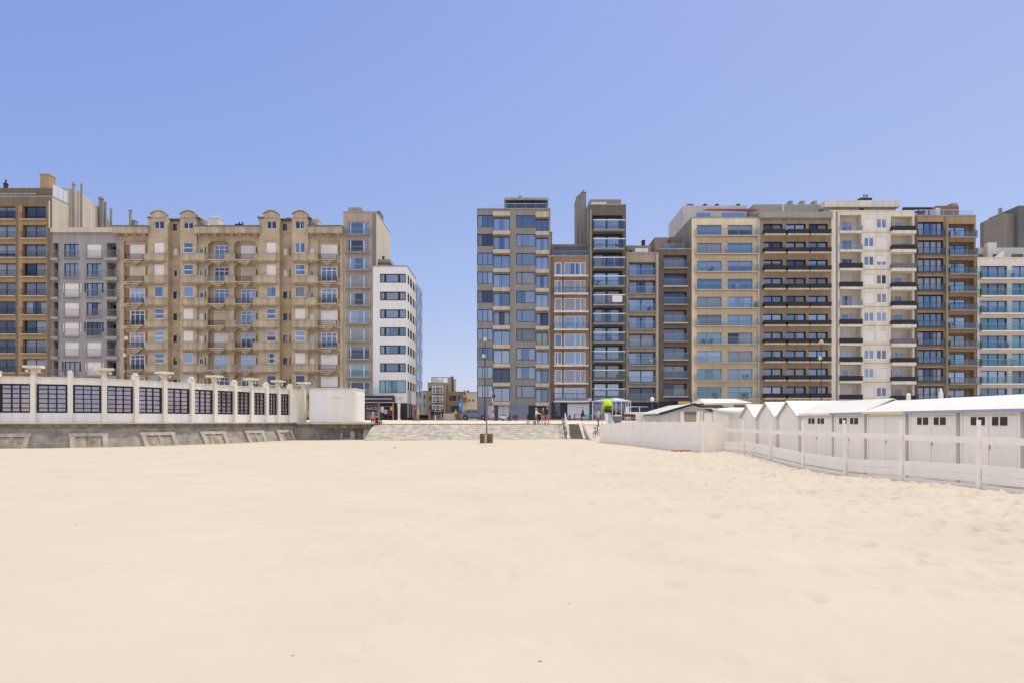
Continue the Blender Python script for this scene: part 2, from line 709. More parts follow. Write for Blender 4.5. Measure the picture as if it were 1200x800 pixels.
def facade(mb, fr, u0, u1, z0, z1, d, ops, mi=0):
    """wall sheet with openings (a, b, c, e, depth, mi) each with its reveals"""
    ops = [o for o in ops if o[0] >= u0 - 1e-6 and o[1] <= u1 + 1e-6]
    zs = sorted(set([z0, z1] + [o[2] for o in ops] + [o[3] for o in ops]))
    zs = [z for z in zs if z0 - 1e-6 <= z <= z1 + 1e-6]
    for i in range(len(zs) - 1):
        c, e = zs[i], zs[i + 1]
        if e - c < 1e-5:
            continue
        mid = (c + e) / 2
        cut = sorted((o[0], o[1]) for o in ops if o[2] < mid < o[3])
        x = u0
        for a, b in cut + [(u1, u1)]:
            if a - x > 1e-5:
                mb.quad(fr.P(x, c, d), fr.P(a, c, d), fr.P(a, e, d), fr.P(x, e, d), mi)
            x = max(x, b)
    for o in ops:
        a, b, c, e, dep = o[:5]
        rm = o[5] if len(o) > 5 else mi
        D = d + dep
        mb.quad(fr.P(a, c, d), fr.P(a, e, d), fr.P(a, e, D), fr.P(a, c, D), rm)
        mb.quad(fr.P(b, e, d), fr.P(b, c, d), fr.P(b, c, D), fr.P(b, e, D), rm)
        mb.quad(fr.P(a, e, d), fr.P(b, e, d), fr.P(b, e, D), fr.P(a, e, D), rm)
        mb.quad(fr.P(b, c, d), fr.P(a, c, d), fr.P(a, c, D), fr.P(b, c, D), rm)


class Bld:
    """a building whose front is measured off the photograph at distance Y"""

    def __init__(s, name, label, x0, x1, ytop, Y=106.0, depth=14.0, zb=1.6, cat="building", seed=1):
        s.Y, s.depth, s.zb = Y, depth, zb
        s.x0, s.x1, s.ytop = x0, x1, ytop
        s.fr = front(Y)
        s.rnd = random.Random(seed)
        s.root = empty(name, ((s.X(x0) + s.X(x1)) / 2, Y, zb), label, cat)
        s.wall = MB()
        s.ops = []
        s.segs = [(x0, x1, 0.0, ytop)]
        s.name = name

    def X(s, p):
        return WX(p, s.Y)

    def Z(s, p):
        return WZ(p, s.Y)

    def rect(s, x0, x1, y0, y1):
        return s.X(x0), s.X(x1), s.Z(y1), s.Z(y0)

    def segd(s, x):
        for a, b, d, t in s.segs:
            if a - 1e-6 <= x <= b + 1e-6:
                return d
        return 0.0

    def win(s, x0, x1, y0, y1, d=0.22, mi=0, **kw):
        """window in an opening straight in the front sheet"""
        a, b, c, e = s.rect(x0, x1, y0, y1)
        sd = s.segd((x0 + x1) / 2)
        s.ops.append((a, b, c, e, d, mi))
        return window(s.fr, s.root, a, b, c, e, sd + d, **kw)

    def loggia(s, x0, x1, y0, y1, d, inner, mi=0, bmi=0):
        """recess with a back wall; inner: list of (x0,x1,y0,y1,kw)"""
        a, b, c, e = s.rect(x0, x1, y0, y1)
        sd = s.segd((x0 + x1) / 2)
        s.ops.append((a, b, c, e, d, mi))
        iop = []
        for p0, p1, q0, q1, kw in inner:
            r = s.rect(p0, p1, q0, q1)
            iop.append((*r, 0.12, bmi))
            window(s.fr, s.root, *r, sd + d + 0.12, **kw)
        facade(s.wall, s.fr, a, b, c, e, sd + d, iop, bmi)

    def boxp(s, name, m, x0, x1, y0, y1, d0, d1, parent=None):
        """a box part by pixel rectangle, d0..d1 in depth (negative = in front of the wall)"""
        a, b, c, e = s.rect(x0, x1, y0, y1)
        if d0 > .5:
            Yd = s.Y + d0
            a, b, e = WX(x0, Yd), WX(x1, Yd), WZ(y0, Yd)
            a, b = max(a, s.X(s.x0) + .02), min(b, s.X(s.x1) - .02)
            c = min(c, WZ(y1, Yd))
            if y1 >= s.ytop - 1:
                c = min(c, s.Z(s.ytop) - .1)
        mb = MB()
        mb.fbox(s.fr, a, b, c, e, d0, d1)
        return mb.build(name, m, parent or s.root)

    def balcony(s, x0, x1, yfloor, yrail, proj, kind='glass', slab=2.0, sm=None, rm=None, gm=None, d0=0.0, thick=None, name='balcony', step=.13, mid=0, label=None):
        """slab from the wall out to proj, with a balustrade; kind glass, bars, panel, none"""
        a, b, c, e = s.rect(x0, x1, yrail, yfloor)
        w = b - a
        th = thick or slab * s.Y / 800
        sd = s.segd((x0 + x1) / 2) + d0
        o = put(name, boxmesh('sl', w, -proj, -0.003, -th, 0.0, sm or M_SLABB, "balcony_slab"), s.root, s.fr.P(a, c, sd), s.fr.rot)
        h = e - c
        if kind == 'glass':
            me = glassbal_mesh(w - 0.08, h, gm or G_BAL, rm or M_RAILG, dside=max(0, proj - 0.06))
            q = sub("balustrade", me, o)
            q.location = (0.04, -proj + 0.045, 0)
        elif kind == 'bars':
            me = rail_mesh(w - 0.08, h, rm or M_BLACK, step, True, 0.05, mid, dside=max(0, proj - 0.06))
            q = sub("railing", me, o)
            q.location = (0.04, -proj + 0.045, 0)
        elif kind == 'panel':
            mb_key = ('pl', round(w, 3), round(h, 3), round(proj, 3), (rm or M_BLACK).name)
            if mb_key not in CACHE:
                b2 = MB()
                b2.box(0.01, w - 0.01, -proj + 0.02, -proj + 0.08, 0.05, h - 0.05)
                b2.box(0.0, w, -proj, -proj + 0.1, h - 0.05, h)
                if proj > 0.2:
                    b2.box(0.01, 0.07, -proj + 0.1, -0.01, 0.05, h - 0.05)
                    b2.box(w - 0.07, w - 0.01, -proj + 0.1, -0.01, 0.05, h - 0.05)
                CACHE[mb_key] = b2.mesh("parapet", rm or M_BLACK)
            sub("parapet", CACHE[mb_key], o)
        if label:
            o["label"] = label
        return o

    def finish(s, mats, sides='lr', coping=True, roof=None, core_d=2.6, side_mi=0, cop_m=None, cop_h=0.18):
        X0, X1, zt = s.X(s.x0), s.X(s.x1), s.Z(s.ytop)
        prev = None
        for a, b, d, t in s.segs:
            facade(s.wall, s.fr, s.X(a), s.X(b), s.zb, s.Z(t), d, [o for o in s.ops if s.X(a) - 1e-6 <= o[0] and o[1] <= s.X(b) + 1e-6])
            if prev and abs(prev[2] - d) > 1e-5:
                x = s.X(a)
                s.wall.quad(s.fr.P(x, s.zb, prev[2]), s.fr.P(x, s.zb, d), s.fr.P(x, s.Z(max(t, prev[3])), d), s.fr.P(x, s.Z(max(t, prev[3])), prev[2]))
            prev = (a, b, d, t)
        d0, d1 = s.segs[0][2], s.segs[-1][2]
        D = s.depth
        z0 = s.zb
        s.wall.quad(s.fr.P(X0, z0, D), s.fr.P(X0, z0, d0), s.fr.P(X0, zt, d0), s.fr.P(X0, zt, D), side_mi)
        s.wall.quad(s.fr.P(X1, z0, d1), s.fr.P(X1, z0, D), s.fr.P(X1, zt, D), s.fr.P(X1, zt, d1), side_mi)
        s.wall.quad(s.fr.P(X1, z0, D), s.fr.P(X0, z0, D), s.fr.P(X0, zt, D), s.fr.P(X1, zt, D), side_mi)
        s.wall_o = s.wall.build("wall", mats, s.root)
        r = MB()
        dd = max([g[2] for g in s.segs] + [0.0])
        r.fbox(s.fr, X0 + 0.02, X1 - 0.02, zt - 0.35, zt - 0.1, dd + 0.02, D - 0.02)
        s.roof_o = r.build("roof", roof or M_ROOF, s.root)
        if coping:
            c = MB()
            c.fbox(s.fr, X0 - 0.03, X1 + 0.03, zt - 0.02, zt - 0.02 + cop_h, min(d0, d1) - 0.06, 0.35)
            c.fbox(s.fr, X0 - 0.03, X0 + 0.3, zt - 0.02, zt - 0.02 + cop_h, 0.36, D)
            c.fbox(s.fr, X1 - 0.3, X1 + 0.03, zt - 0.02, zt - 0.02 + cop_h, 0.36, D)
            c.build("coping", cop_m or M_SLABG, s.root)
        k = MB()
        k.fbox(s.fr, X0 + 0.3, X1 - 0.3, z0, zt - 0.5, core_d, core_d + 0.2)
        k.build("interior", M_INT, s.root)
        return s

    def upper(s, name, m, x0, x1, y0, y1, d0, d1, roofm=None):
        return s.boxp(name, m, x0, x1, y0, y1, d0, d1)

    def chimney(s, m, x0, x1, y0, y1, d0, d1, pots=0):
        a, b, c, e = s.rect(x0, x1, y0, y1)
        if d0 > .5:
            Yd = s.Y + d0
            a, b, c, e = WX(x0, Yd), WX(x1, Yd), min(c, WZ(y1, Yd)), WZ(y0, Yd)
        mb = MB()
        mb.fbox(s.fr, a, b, c, e, d0, d1)
        mb.fbox(s.fr, a - .06, b + .06, e, e + .12, d0 - .06, d1 + .06)
        for i in range(pots):
            cx = a + (b - a) * (i + .5) / pots
            p = s.fr.P(cx, e + .12, (d0 + d1) / 2)
            mb.tube(p, (p[0], p[1], p[2] + .6), .14, .11, 8)
        return mb.build("chimney", m, s.root)

    def pick(s, table):
        x = s.rnd.random() * sum(w for _, w in table)
        for v, w in table:
            x -= w
            if x <= 0:
                return v
        return table[-1][0]


# ------------------------------------------------------------------ SETTING: sand, promenade, street, sea
def smooth(a, b, x):
    t = min(1, max(0, (x - a) / (b - a)))
    return t * t * (3 - 2 * t)


FENCE_Z = [(0, 0.10), (10, 0.09), (14, .08), (17.4, .04), (20.8, -.05), (24.1, -.19), (27.4, -.17), (30.8, -.05), (34.1, .10), (37.3, -.02), (44, -.02), (52, -.05), (58, -.06), (64, 0), (80, 0)]


def fence_ground(y):
    for (a, p), (b, q) in zip(FENCE_Z, FENCE_Z[1:]):
        if a <= y <= b:
            t = (y - a) / (b - a)
            return p + (q - p) * t * t * (3 - 2 * t)
    return 0.0


def sand_z(x, y):
    z = -0.02
    z += -0.20 * smooth(-8, -34, x) * smooth(15, 40, y)          # lower along the old sea wall
    z += -0.10 * smooth(40, 62, y) * smooth(4, -4, x)
    z += (fence_ground(y) - z) * smooth(5.5, 10.5, x)
    n = noise.noise(Vector((x * 0.16, y * 0.11, 1.7)))
    z += 0.05 * n + 0.022 * noise.noise(Vector((x * 0.6, y * 0.45, 7.0)))
    k = 0.14 + 0.86 * smooth(-3, 6, x + 0.12 * (y - 6))            # walked-over sand on the right, blown smooth on the left
    if y < 46:
        f = noise.noise(Vector((x * 2.1, y * 1.5, 3.0)))
        f2 = noise.noise(Vector((x * 4.6, y * 3.3, 9.0)))
        z += k * (0.030 * f + 0.020 * f2 - 0.02 * max(0, f2 - .25) * 2)
    return z


def grid_axis(spec):
    out = []
    for a, b, st in spec:
        n = int(round((b - a) / st))
        out += [a + (b - a) * i / n for i in range(n)]
    return out + [spec[-1][1]]


xs = grid_axis([(-260, -60, 20), (-60, -14, 1.0), (-14, -4, .35), (-4, 14.4, .085), (14.4, 60, 1.5), (60, 260, 20)])
ys = grid_axis([(-60, -8, 4), (-8, 2, .6), (2, 28, .09), (28, 46, .3), (46, 76, 1.0)])
nx = len(xs)
XS, YS = np.array(xs), np.array(ys)
H = np.array([[sand_z(x, y) for x in xs] for y in ys])
frnd = random.Random(77)


def footprint(px, py, ang, dep, ln, wd):
    i0, i1 = np.searchsorted(XS, [px - .6, px + .6])
    j0, j1 = np.searchsorted(YS, [py - .6, py + .6])
    if i1 - i0 < 2 or j1 - j0 < 2:
        return
    gx, gy_ = np.meshgrid(XS[i0:i1] - px, YS[j0:j1] - py)
    a_ = gx * math.cos(ang) + gy_ * math.sin(ang)
    c_ = -gx * math.sin(ang) + gy_ * math.cos(ang)
    r2 = (a_ / ln) ** 2 + (c_ / wd) ** 2
    H[j0:j1, i0:i1] += -dep * np.exp(-r2 * 1.3) + dep * .55 * np.exp(-((np.sqrt(r2) - 1.55) ** 2) * 4)


for _ in range(3000):            # trampled strip by the fence
    y = frnd.uniform(3.5, 38)
    x = fence_side = 12.24 - .019 * y - .45 - abs(frnd.gauss(0, 1)) * (3.2 + .05 * y)
    footprint(x, y, frnd.uniform(0, 6.28), frnd.uniform(.02, .065), frnd.uniform(.14, .22), frnd.uniform(.07, .12))
for _ in range(85):              # walking tracks across the smoother sand
    x, y, an = frnd.uniform(-3, 9), frnd.uniform(4, 40), frnd.uniform(0, 6.28)
    for q in range(frnd.randint(4, 12)):
        s_ = 1 if q % 2 else -1
        footprint(x + math.cos(an) * .68 * q - math.sin(an) * .11 * s_, y + math.sin(an) * .68 * q + math.cos(an) * .11 * s_, an, frnd.uniform(.02, .05), .16, .075)
vs = [(x, y, float(H[j, i])) for j, y in enumerate(ys) for i, x in enumerate(xs)]
fs = [(j * nx + i, j * nx + i + 1, (j + 1) * nx + i + 1, (j + 1) * nx + i) for j in range(len(ys) - 1) for i in range(nx - 1)]
M_SAND = mat("sand", (0.480, 0.424, 0.352), 0.95, 0.05, 0.35, spec=0.1)
nt = M_SAND.node_tree
N, L = nt.nodes, nt.links
geo = N.new("ShaderNodeNewGeometry")
mpn = N.new("ShaderNodeMapping")
mpn.inputs["Scale"].default_value = (1.0, 0.75, 1.0)
L.new(geo.outputs["Position"], mpn.inputs["Vector"])
n1 = N.new("ShaderNodeTexNoise"); n1.inputs["Scale"].default_value = 9; n1.inputs["Detail"].default_value = 3
n2 = N.new("ShaderNodeTexNoise"); n2.inputs["Scale"].default_value = 160; n2.inputs["Detail"].default_value = 2
L.new(mpn.outputs[0], n1.inputs["Vector"]); L.new(geo.outputs["Position"], n2.inputs["Vector"])
ad = N.new("ShaderNodeMath"); ad.operation = 'MULTIPLY_ADD'; ad.inputs[1].default_value = 0.12
L.new(n2.outputs[0], ad.inputs[0]); L.new(n1.outputs[0], ad.inputs[2])
bp = N.new("ShaderNodeBump"); bp.inputs["Strength"].default_value = 0.22; bp.inputs["Distance"].default_value = 0.03
L.new(ad.outputs[0], bp.inputs["Height"])
L.new(bp.outputs[0], N["Principled BSDF"].inputs["Normal"])
sand = MB()
sand.add(vs, fs)
sand_o = sand.build("sand", M_SAND, smooth=True, org=(0, 0, 0))
tag(sand_o, "pale dry beach sand, smooth on one side and full of footprints by the fence", "sand", kind="structure")

# low ground everywhere, out to the horizon
g = MB()
g.quad((-6000, -258, -0.6), (6000, -258, -0.6), (6000, 9000, -0.6), (-6000, 9000, -0.6))
tag(g.build("ground", M_SAND if False else mat("ground_far", (0.55, 0.45, 0.34), 0.95, 0.1, 0.05), org=(0, 0, 0)), "flat ground under the town reaching the horizon", "ground", kind="structure")
g = MB()
g.quad((-6000, -9000, -0.75), (6000, -9000, -0.75), (6000, -250, -0.75), (-6000, -250, -0.75))
M_SEA = mat("sea_water", (0.10, 0.16, 0.18), 0.15, 0.1, 0.02, bump=0.3, bscale=0.6)
tag(g.build("sea", M_SEA, org=(0, 0, 0)), "grey green sea behind the beach", "sea", kind="structure")

# promenade: gently rising from the dike edge to the houses
M_PROM = brickmat("promenade_paving", (.60, .53, .45), (.55, .49, .42), (.45, .40, .35), 0.9, 0.6, .015, axis='xy', var=.12)
SPX = [-48, -4, 39.4, 82.4, 121.9, 159, 192.5, 224.5, 251.5, 274.8, 294.3, 312, 326, 340, 356]
SPY = [49.5, 49.8, 50.3, 51.3, 52.6, 54.4, 56.5, 58.7, 61.0, 63.2, 65.2, 67.0, 68.6, 70.1, 71.9]
WALLP = [(WX(p, y), y) for p, y in zip(SPX, SPY)]          # plan of the wind screen
LEDGE_Z = 1.6
pm = MB()


def prom_strip(x0, y0, z0, x1, y1, z1):
    for ya, yb, f0, f1 in ((0, .45, 0, .45), (.45, 1, .45, 1)):
        def P(x, y, z, f):
            return (x, y + (104.5 - y) * f, z + (1.85 - z) * min(1, f * 1.35))
        pm.quad(P(x0, y0, z0, ya), P(x1, y1, z1, ya), P(x1, y1, z1, yb), P(x0, y0, z0, yb))


edge = [(-140, 49.5, 1.59)] + [(x, y - .3, 1.59) for x, y in WALLP] + [(-18.5, 72.0, 1.59), (-15.2, 70.6, 1.55), (-14.0, 70.2, 1.42), (5.6, 70.0, 1.38), (6.9, 70.0, 1.38), (60, 70, 1.38), (150, 70, 1.38)]
for (xa, ya, za), (xb, yb, zb) in zip(edge, edge[1:]):
    prom_strip(xa, ya, za, xb, yb, zb)
pm.quad((-140, 104.5, 1.85), (150, 104.5, 1.85), (150, 300, 1.85), (-140, 300, 1.85))
tag(pm.build("promenade", M_PROM, org=(0, 0, 0)), "paved promenade running past the fronts of the apartment blocks", "promenade", kind="structure")
st = MB()
st.quad((-16.0, 104.6, 1.856), (-5.9, 104.6, 1.856), (-12, 168, 1.856), (-30, 168, 1.856))
tag(st.build("street", mat("asphalt", (.06, .06, .062), .9, .2, 1.5), org=(0, 0, 0)), "asphalt street leading inland between the white block and the grey tower", "street", kind="structure")

# stone dike slope
M_DIKE = brickmat("dike_stone", (.42, .38, .325), (.34, .31, .27), (.24, .22, .195), 1.1, 0.19, .02, var=.42, mscale=1.6, axis='xz')
dk = MB()


def dike_piece(x0, x1, zt0=1.38, zt1=1.38):
    n = max(1, int((x1 - x0) / 1.2))
    prev = None
    for i in range(n + 1):
        x = x0 + (x1 - x0) * i / n
        j = 0.04 * noise.noise(Vector((x, 3, 0)))
        row = [(x, 70.02, 1.41), (x, 69.6, 1.41), (x, 69.5, 1.37), (x, 67.6 + j, 0.65 + j), (x, 65.4, -0.12 + j), (x, 65.2, -0.7)]
        if prev:
            for a in range(5):
                dk.quad(prev[a + 1], row[a + 1], row[a], prev[a])
        prev = row


dike_piece(-14.15, 5.25)
dike_piece(7.0, 130)
dk.quad((-14.15, 70, 1.41), (-14.15, 70, -.7), (-14.15, 65.2, -.7), (-14.15, 69.6, 1.41))
dk.quad((5.25, 70, 1.41), (5.25, 70, -.7), (5.25, 65.2, -.7), (5.25, 69.6, 1.41))
dk_o = dk.build("dike_slope", M_DIKE, org=(0, 0, 0))
tag(dk_o, "sloping stone dike between sand and promenade", "dike", kind="structure")
ck = MB()
ck.box(-14.2, 5.25, 69.50, 70.05, 1.412, 1.44)
tag(ck.build("dike_kerb", M_SLABB, org=(0, 0, 0)), "pale stone kerb along the top of the dike", "kerb", kind="structure")

# beach stairs
sx0, sx1 = 5.62, 6.78
t = MB()
nst = 9
for i in range(nst):
    z1 = 1.40 - i * 0.165
    y0 = 70.0 - (i + 1) * 0.52
    t.box(sx0, sx1, y0, y0 + 0.519, -0.5, z1 - 0.02)
st_root = empty("beach_stairs", ((sx0 + sx1) / 2, 67.6, 0), "concrete beach stairs with a white handrail cut into the stone dike", "stairs")
t.build("steps", mat("stair_concrete", (.17, .165, .145), .9, .2, 1.5), st_root)
nz_ = MB()
for i in range(nst):
    z1 = 1.40 - i * 0.165
    y0 = 70.0 - (i + 1) * 0.52
    nz_.box(sx0 + .02, sx1 - .02, y0 - 0.03, y0 + .16, z1 - 0.018, z1 + 0.012)
nz_.build("tread_nosing", mat("nosing", (.50, .47, .41), .85, .12, 1.5), st_root)
for x, nm in ((sx1 + .02, "cheek_wall"), (sx0 - .36, "cheek_wall")):
    t = MB()
    t.prism([(70.0, -.5), (65.0, -.5), (65.0, .05), (70.0, 1.52)], 'x', x, x + .33)
    t.build(nm, M_SLABB, st_root)
t = MB()
hx = sx0 - .18
pts = [(hx, 64.9, 0.95), (hx, 69.7, 2.35), (hx, 70.4, 2.35)]
t.tube((hx, 64.9, 0.92), (hx, 69.8, 2.35), .035)
t.tube((hx, 64.9, 0.45), (hx, 69.8, 1.88), .025)
for y in (65.0, 66.6, 68.2, 69.75):
    t.tube((hx, y, (y - 65) * .29 - .1), (hx, y, .95 + (y - 65) * .29), .035)
t.tube((hx, 69.8, 1.4), (hx, 69.8, 2.55), .05)
t.build("handrail", M_RAILW, st_root)
t = MB()
hx = sx0 - .48
t.tube((hx, 64.6, 0.85), (hx, 69.7, 2.1), .05)
for y in (64.7, 66.4, 68.1, 69.6):
    t.tube((hx, y, (y - 65) * .25 - .1), (hx, y, .9 + (y - 65) * .25), .035)
t.torus((hx, 64.55, .55), .27, .045, 'x')
t.build("handrail", mat("rusty_iron", (.10, .085, .07), .7, .3, 5), st_root, )

# ramp beside the stairs, half under sand
rp = MB()
rp.quad((7.15, 70.0, 1.395), (12, 70.0, 1.395), (10.5, 60.5, -0.25), (7.15, 63.2, -0.10))
tag(rp.build("ramp", mat("ramp_concrete", (.50, .45, .39), .9, .12, .7, bump=.2), org=(0, 0, 0)), "pale sandy ramp from the promenade to the beach", "ramp", kind="structure")
rb = MB()
rb.prism([(70.0, 1.2), (70.0, 1.5), (62.6, 0.0), (62.6, -.4)], 'x', 7.13, 7.30)
tag(rb.build("ramp_kerb", M_SLABG, org=(0, 0, 0)), "grey kerb beside the ramp", "kerb", kind="structure")

# ------------------------------------------------------------------ BUILDINGS, right-hand row
M_TAUPE = mat("render_taupe", (.275, .262, .245), .85, .06, .5, streak=.10)
M_TAUPED = mat("cladding_blue_grey", (.20, .225, .29), .7, .06, .5, streak=.06)

b = Bld("corner_tower", "grey taupe corner tower with blue windows and beige balcony bands", 559, 645, 245.5, seed=3, depth=16)
for k in range(10):
    y = 252.3 + 22.1 * k
    gl = lambda: b.pick([(G_BLUE, 5), (G_PALE, 3), (G_DARK, 1)])
    cu = lambda: b.pick([(None, 5), ('left', 2), ('both', 2), ('net', 2), ('right', 1)])
    b.win(559.3, 577.6, y, y + 14.3, d=.18, cols=(.33, .67), fw=.09, glass=gl(), curtain=cu(), cm=b.pick([(M_CURT, 2), (M_CURT3, 3)]))
    b.win(578.2, 597.4, y + 2.6, y + 18.6, d=.5, cols=(.5,), fw=.08, glass=gl(), curtain=cu())
    b.win(605, 627.4, y + .3, y + 14.8, d=.18, cols=(.30,), fw=.09, glass=gl(), curtain=cu(), cm=b.pick([(M_CURT, 2), (M_CURT3, 3)]))
    b.win(628.0, 642.6, y + 4.2, y + 19.4, d=.5, cols=(.5,), fw=.08, glass=gl(), curtain=cu())
    for xa, xb, o in ((577.8, 597.8, 18.8), (627.6, 643.2, 19.6)):
        b.boxp("balcony_band", M_SLABB, xa, xb, y + o, y + o + 4.3, -.35, -.003)
b.boxp("balcony_band", M_SLABB, 577.8, 597.8, 248.8, 253.6, -.35, -.003)
b.boxp("balcony_band", M_SLABB, 627.6, 643.2, 249, 255.2, -.35, -.003)
# ground floor
b.boxp("plinth_cladding", M_TAUPED, 559, 645, 473.2, 491.5, -.06, -.003)
for xa, xb in ((571.5, 578.0), (584, 589.5), (589.8, 596.3)):
    b.boxp("garage_panel", mat("panel_pale_blue", (.45, .47, .55), .5, .05), xa, xb, 475, 489, -.10, -.065)
b.boxp("entrance_door", M_DFRAME, 619.3, 640, 474.5, 491, -.10, -.065)
b.finish([M_TAUPE])
b.boxp("penthouse", mat("penthouse_grey", (.26, .26, .25), .7, .08), 592, 642.4, 233, 245.9, 1.2, 9)
b.boxp("roof_slab", M_SLABG, 591, 642.9, 231.8, 233, .6, 9.4)
b.boxp("penthouse_window", mat("dark_band", (.05, .055, .06), .2, .1), 594, 640, 236, 241.5, 1.12, 1.19)
q = put("roof_balustrade", glassbal_mesh(b.X(640) - b.X(592), 1.05, G_BAL, M_RAILW), b.root, (b.X(592), b.Y + .35, b.Z(246) + .02))
q = put("roof_railing", rail_mesh(b.X(591) - b.X(574), .75, M_RAILG, bars=False), b.root, (b.X(574), b.Y + .5, b.Z(246) + .12))
b.chimney(M_SLABG, 608.5, 610.5, 230.5, 232, 4, 5)
b.chimney(M_SLABG, 643.2, 647, 273, 300, 9, 12)

# slim orange-brown brick house
M_OBRICK = brickmat("brick_orange_brown", (.34, .19, .10), (.29, .16, .09), (.30, .25, .20), .21, .07, .008)
M_DKBRICK = mat("pier_dark_brown", (.17, .115, .085), .85, .1, .6, streak=.1)
b = Bld("brick_house", "slim orange brown brick apartment house with white window frames", 645.2, 690, 300.8, seed=5, depth=13)
for k in range(8):
    y = 308.0 + 20.85 * k
    cu = lambda: b.pick([(None, 4), ('net', 2), ('both', 2), ('full', 1)])
    g_ = b.pick([(G_DARK, 2), (G_BLUE, 3)])
    full = k in (6,)
    b.win(650, 658.6, y, y + 14.5, d=.12, cols=(.42,) if k % 2 else (), fm=M_WFRAME, fw=.11, glass=g_, curtain='full' if full else cu())
    b.win(660.8, 686, y, y + 14.5, d=.12, cols=(.52, .77), fm=M_WFRAME, fw=.09, glass=g_, curtain='full' if full else cu())
    b.balcony(649, 689.3, y + 15.2, y + (9.0 if k < 7 else 6.5), .55, 'glass' if k in (1, 3, 7) else 'none', 1.7, M_SLABW, rm=M_DFRAME)
b.boxp("pier", M_DKBRICK, 645.3, 649.2, 301.5, 468, -.06, -.003)
b.boxp("pier", M_DKBRICK, 658.9, 660.4, 307, 466, -.05, -.003)
b.boxp("shop_fascia", mat("lilac_band", (.60, .57, .64), .6, .05), 650, 693, 466, 470.2, -.5, -.003)
b.boxp("shop_shutter", slatmat("shutter_lilac", (.62, .61, .72)), 665, 689.6, 472.7, 489.5, -.06, -.003)
b.boxp("shop_door", G_DARK, 650.3, 656.3, 471.5, 488.5, -.06, -.003)
b.boxp("shop_surround", M_DFRAME, 646, 664.8, 470.6, 490, -.05, -.064 + .04)
b.finish([M_OBRICK])
b.boxp("penthouse", mat("penthouse_brown", (.24, .21, .185), .8, .1), 645.6, 689, 286.5, 301.2, 2.2, 10)
b.boxp("penthouse_window", mat("dark_band2", (.12, .13, .14), .25, .2), 650, 686, 289, 298, 2.12, 2.19)
put("roof_balustrade", glassbal_mesh(b.X(689) - b.X(648), 1.0, G_BAL, M_RAILG), b.root, (b.X(648), b.Y + .4, b.Z(301) + .02))

# tall narrow dark tower
M_DKGREY = mat("render_dark_grey", (.155, .14, .12), .85, .07, .5, streak=.12)
M_SIDEG = mat("side_render_grey", (.30, .29, .275), .9, .08, .4, streak=.2)
b = Bld("narrow_tower", "tall narrow dark tower with white balcony rails and a chimney stack", 690.2, 733.6, 240.7, seed=8, depth=21)
for k in range(10):
    y = 253.0 + 21.72 * k
    white = k in (1, 4, 7, 8, 9)
    b.loggia(694.5, 729.5, y - .4, y + 16.8, .9, [(696.8, 726.8, y, y + 15.2, dict(cols=(.5,), fw=.1, glass=b.pick([(G_BLUE, 3), (G_DARK, 2)]), curtain='full' if white else b.pick([(None, 3), ('both', 1), ('right', 2), ('net', 1)]), mull=.3))])
    q = b.balcony(694.8, 731.0, y + 17.6, y + 7.2, .9, 'glass', 1.6, M_SLABG, rm=M_RAILW, gm=G_BAL)
    put("top_rail", boxmesh('tr', b.X(732) - b.X(694.4), -.05, .05, 0, .11, M_RAILW, "top_rail"), b.root, (b.X(694.4), b.Y - .87, b.Z(y + 7.3)))
b.boxp("pier", mat("pier_light", (.36, .35, .33), .85, .08, .5, streak=.1), 691.6, 693.3, 246, 466, -.14, -.003)
b.boxp("shop_front", mat("shop_navy", (.03, .04, .075), .4, .2), 691, 733, 465.5, 491, -.12, -.003)
b.boxp("shop_glass", G_DARK, 694, 731, 473, 489, -.16, -.125)
bn = MB()      # cloth banner tied to one balcony
yb = 253.0 + 21.72 * 4
b.boxp("balcony_banner", mat("banner_white", (.74, .72, .73), .8, .05, 3), 716.5, 728, yb + 8.0, yb + 15.5, -.96, -.92)
b.finish([M_DKGREY, M_SIDEG], side_mi=1)
b.boxp("penthouse", mat("penthouse_taupe", (.28, .25, .22), .85, .08), 691, 727.8, 234, 241.2, 1.5, 16)
b.boxp("penthouse_window", mat("sill_white", (.7, .7, .7), .5, .05), 693, 711, 237.2, 240.4, 1.4, 1.49)
for (x0, x1, y0, d0, d1) in ((681.2, 687.0, 226, 4.2, 7.5), (676.2, 680.6, 231, 11, 16)):
    a_, b__, e_ = WX(x0, b.Y + d0), WX(x1, b.Y + d0), WZ(y0, b.Y + d0)
    mb = MB()
    mb.fbox(b.fr, a_, b__, b.Z(300), e_, d0, d1)
    mb.fbox(b.fr, a_ - .06, b__ + .06, e_ + .002, e_ + .14, d0 - .06, d1 + .06)
    p_ = b.fr.P(a_ + .4, e_ + .14, d0 + .6)
    mb.tube(p_, (p_[0], p_[1], p_[2] + .5), .16, .12, 8)
    mb.build("chimney", M_SIDEG, b.root)

# lower neighbour with wide windows
M_TAN = mat("render_tan", (.36, .30, .235), .85, .08, .5, streak=.12)
b = Bld("tan_house", "tan rendered apartment house with glass balconies, lower than the narrow dark tower beside it", 733.9, 771.6, 297, seed=11, depth=13)
for k in range(8):
    y = 308.0 + 20.85 * k
    b.loggia(736.8, 768.2, y - .5, y + 14.6, .8, [(737.2, 767.8, y, y + 14.0, dict(cols=(.49,), fw=.1, mull=.16, glass=b.pick([(G_BLUE, 3), (G_DARK, 2)]), curtain=b.pick([(None, 3), ('both', 2), ('left', 1), ('rhalf', 1), ('net', 2)])))])
    b.balcony(736.6, 768.6, y + 15.0, y + 7.0, .3, 'glass', 1.0, M_SLABG, rm=M_RAILG)
b.boxp("pier", mat("pier_sand", (.50, .44, .37), .85, .08, .5, streak=.1), 768.9, 771.3, 298, 470, -.16, -.003)
b.boxp("shop_front", mat("shop_black", (.018, .018, .022), .4, .2), 735, 771, 471.5, 491, -.12, -.003)
b.finish([M_TAN])
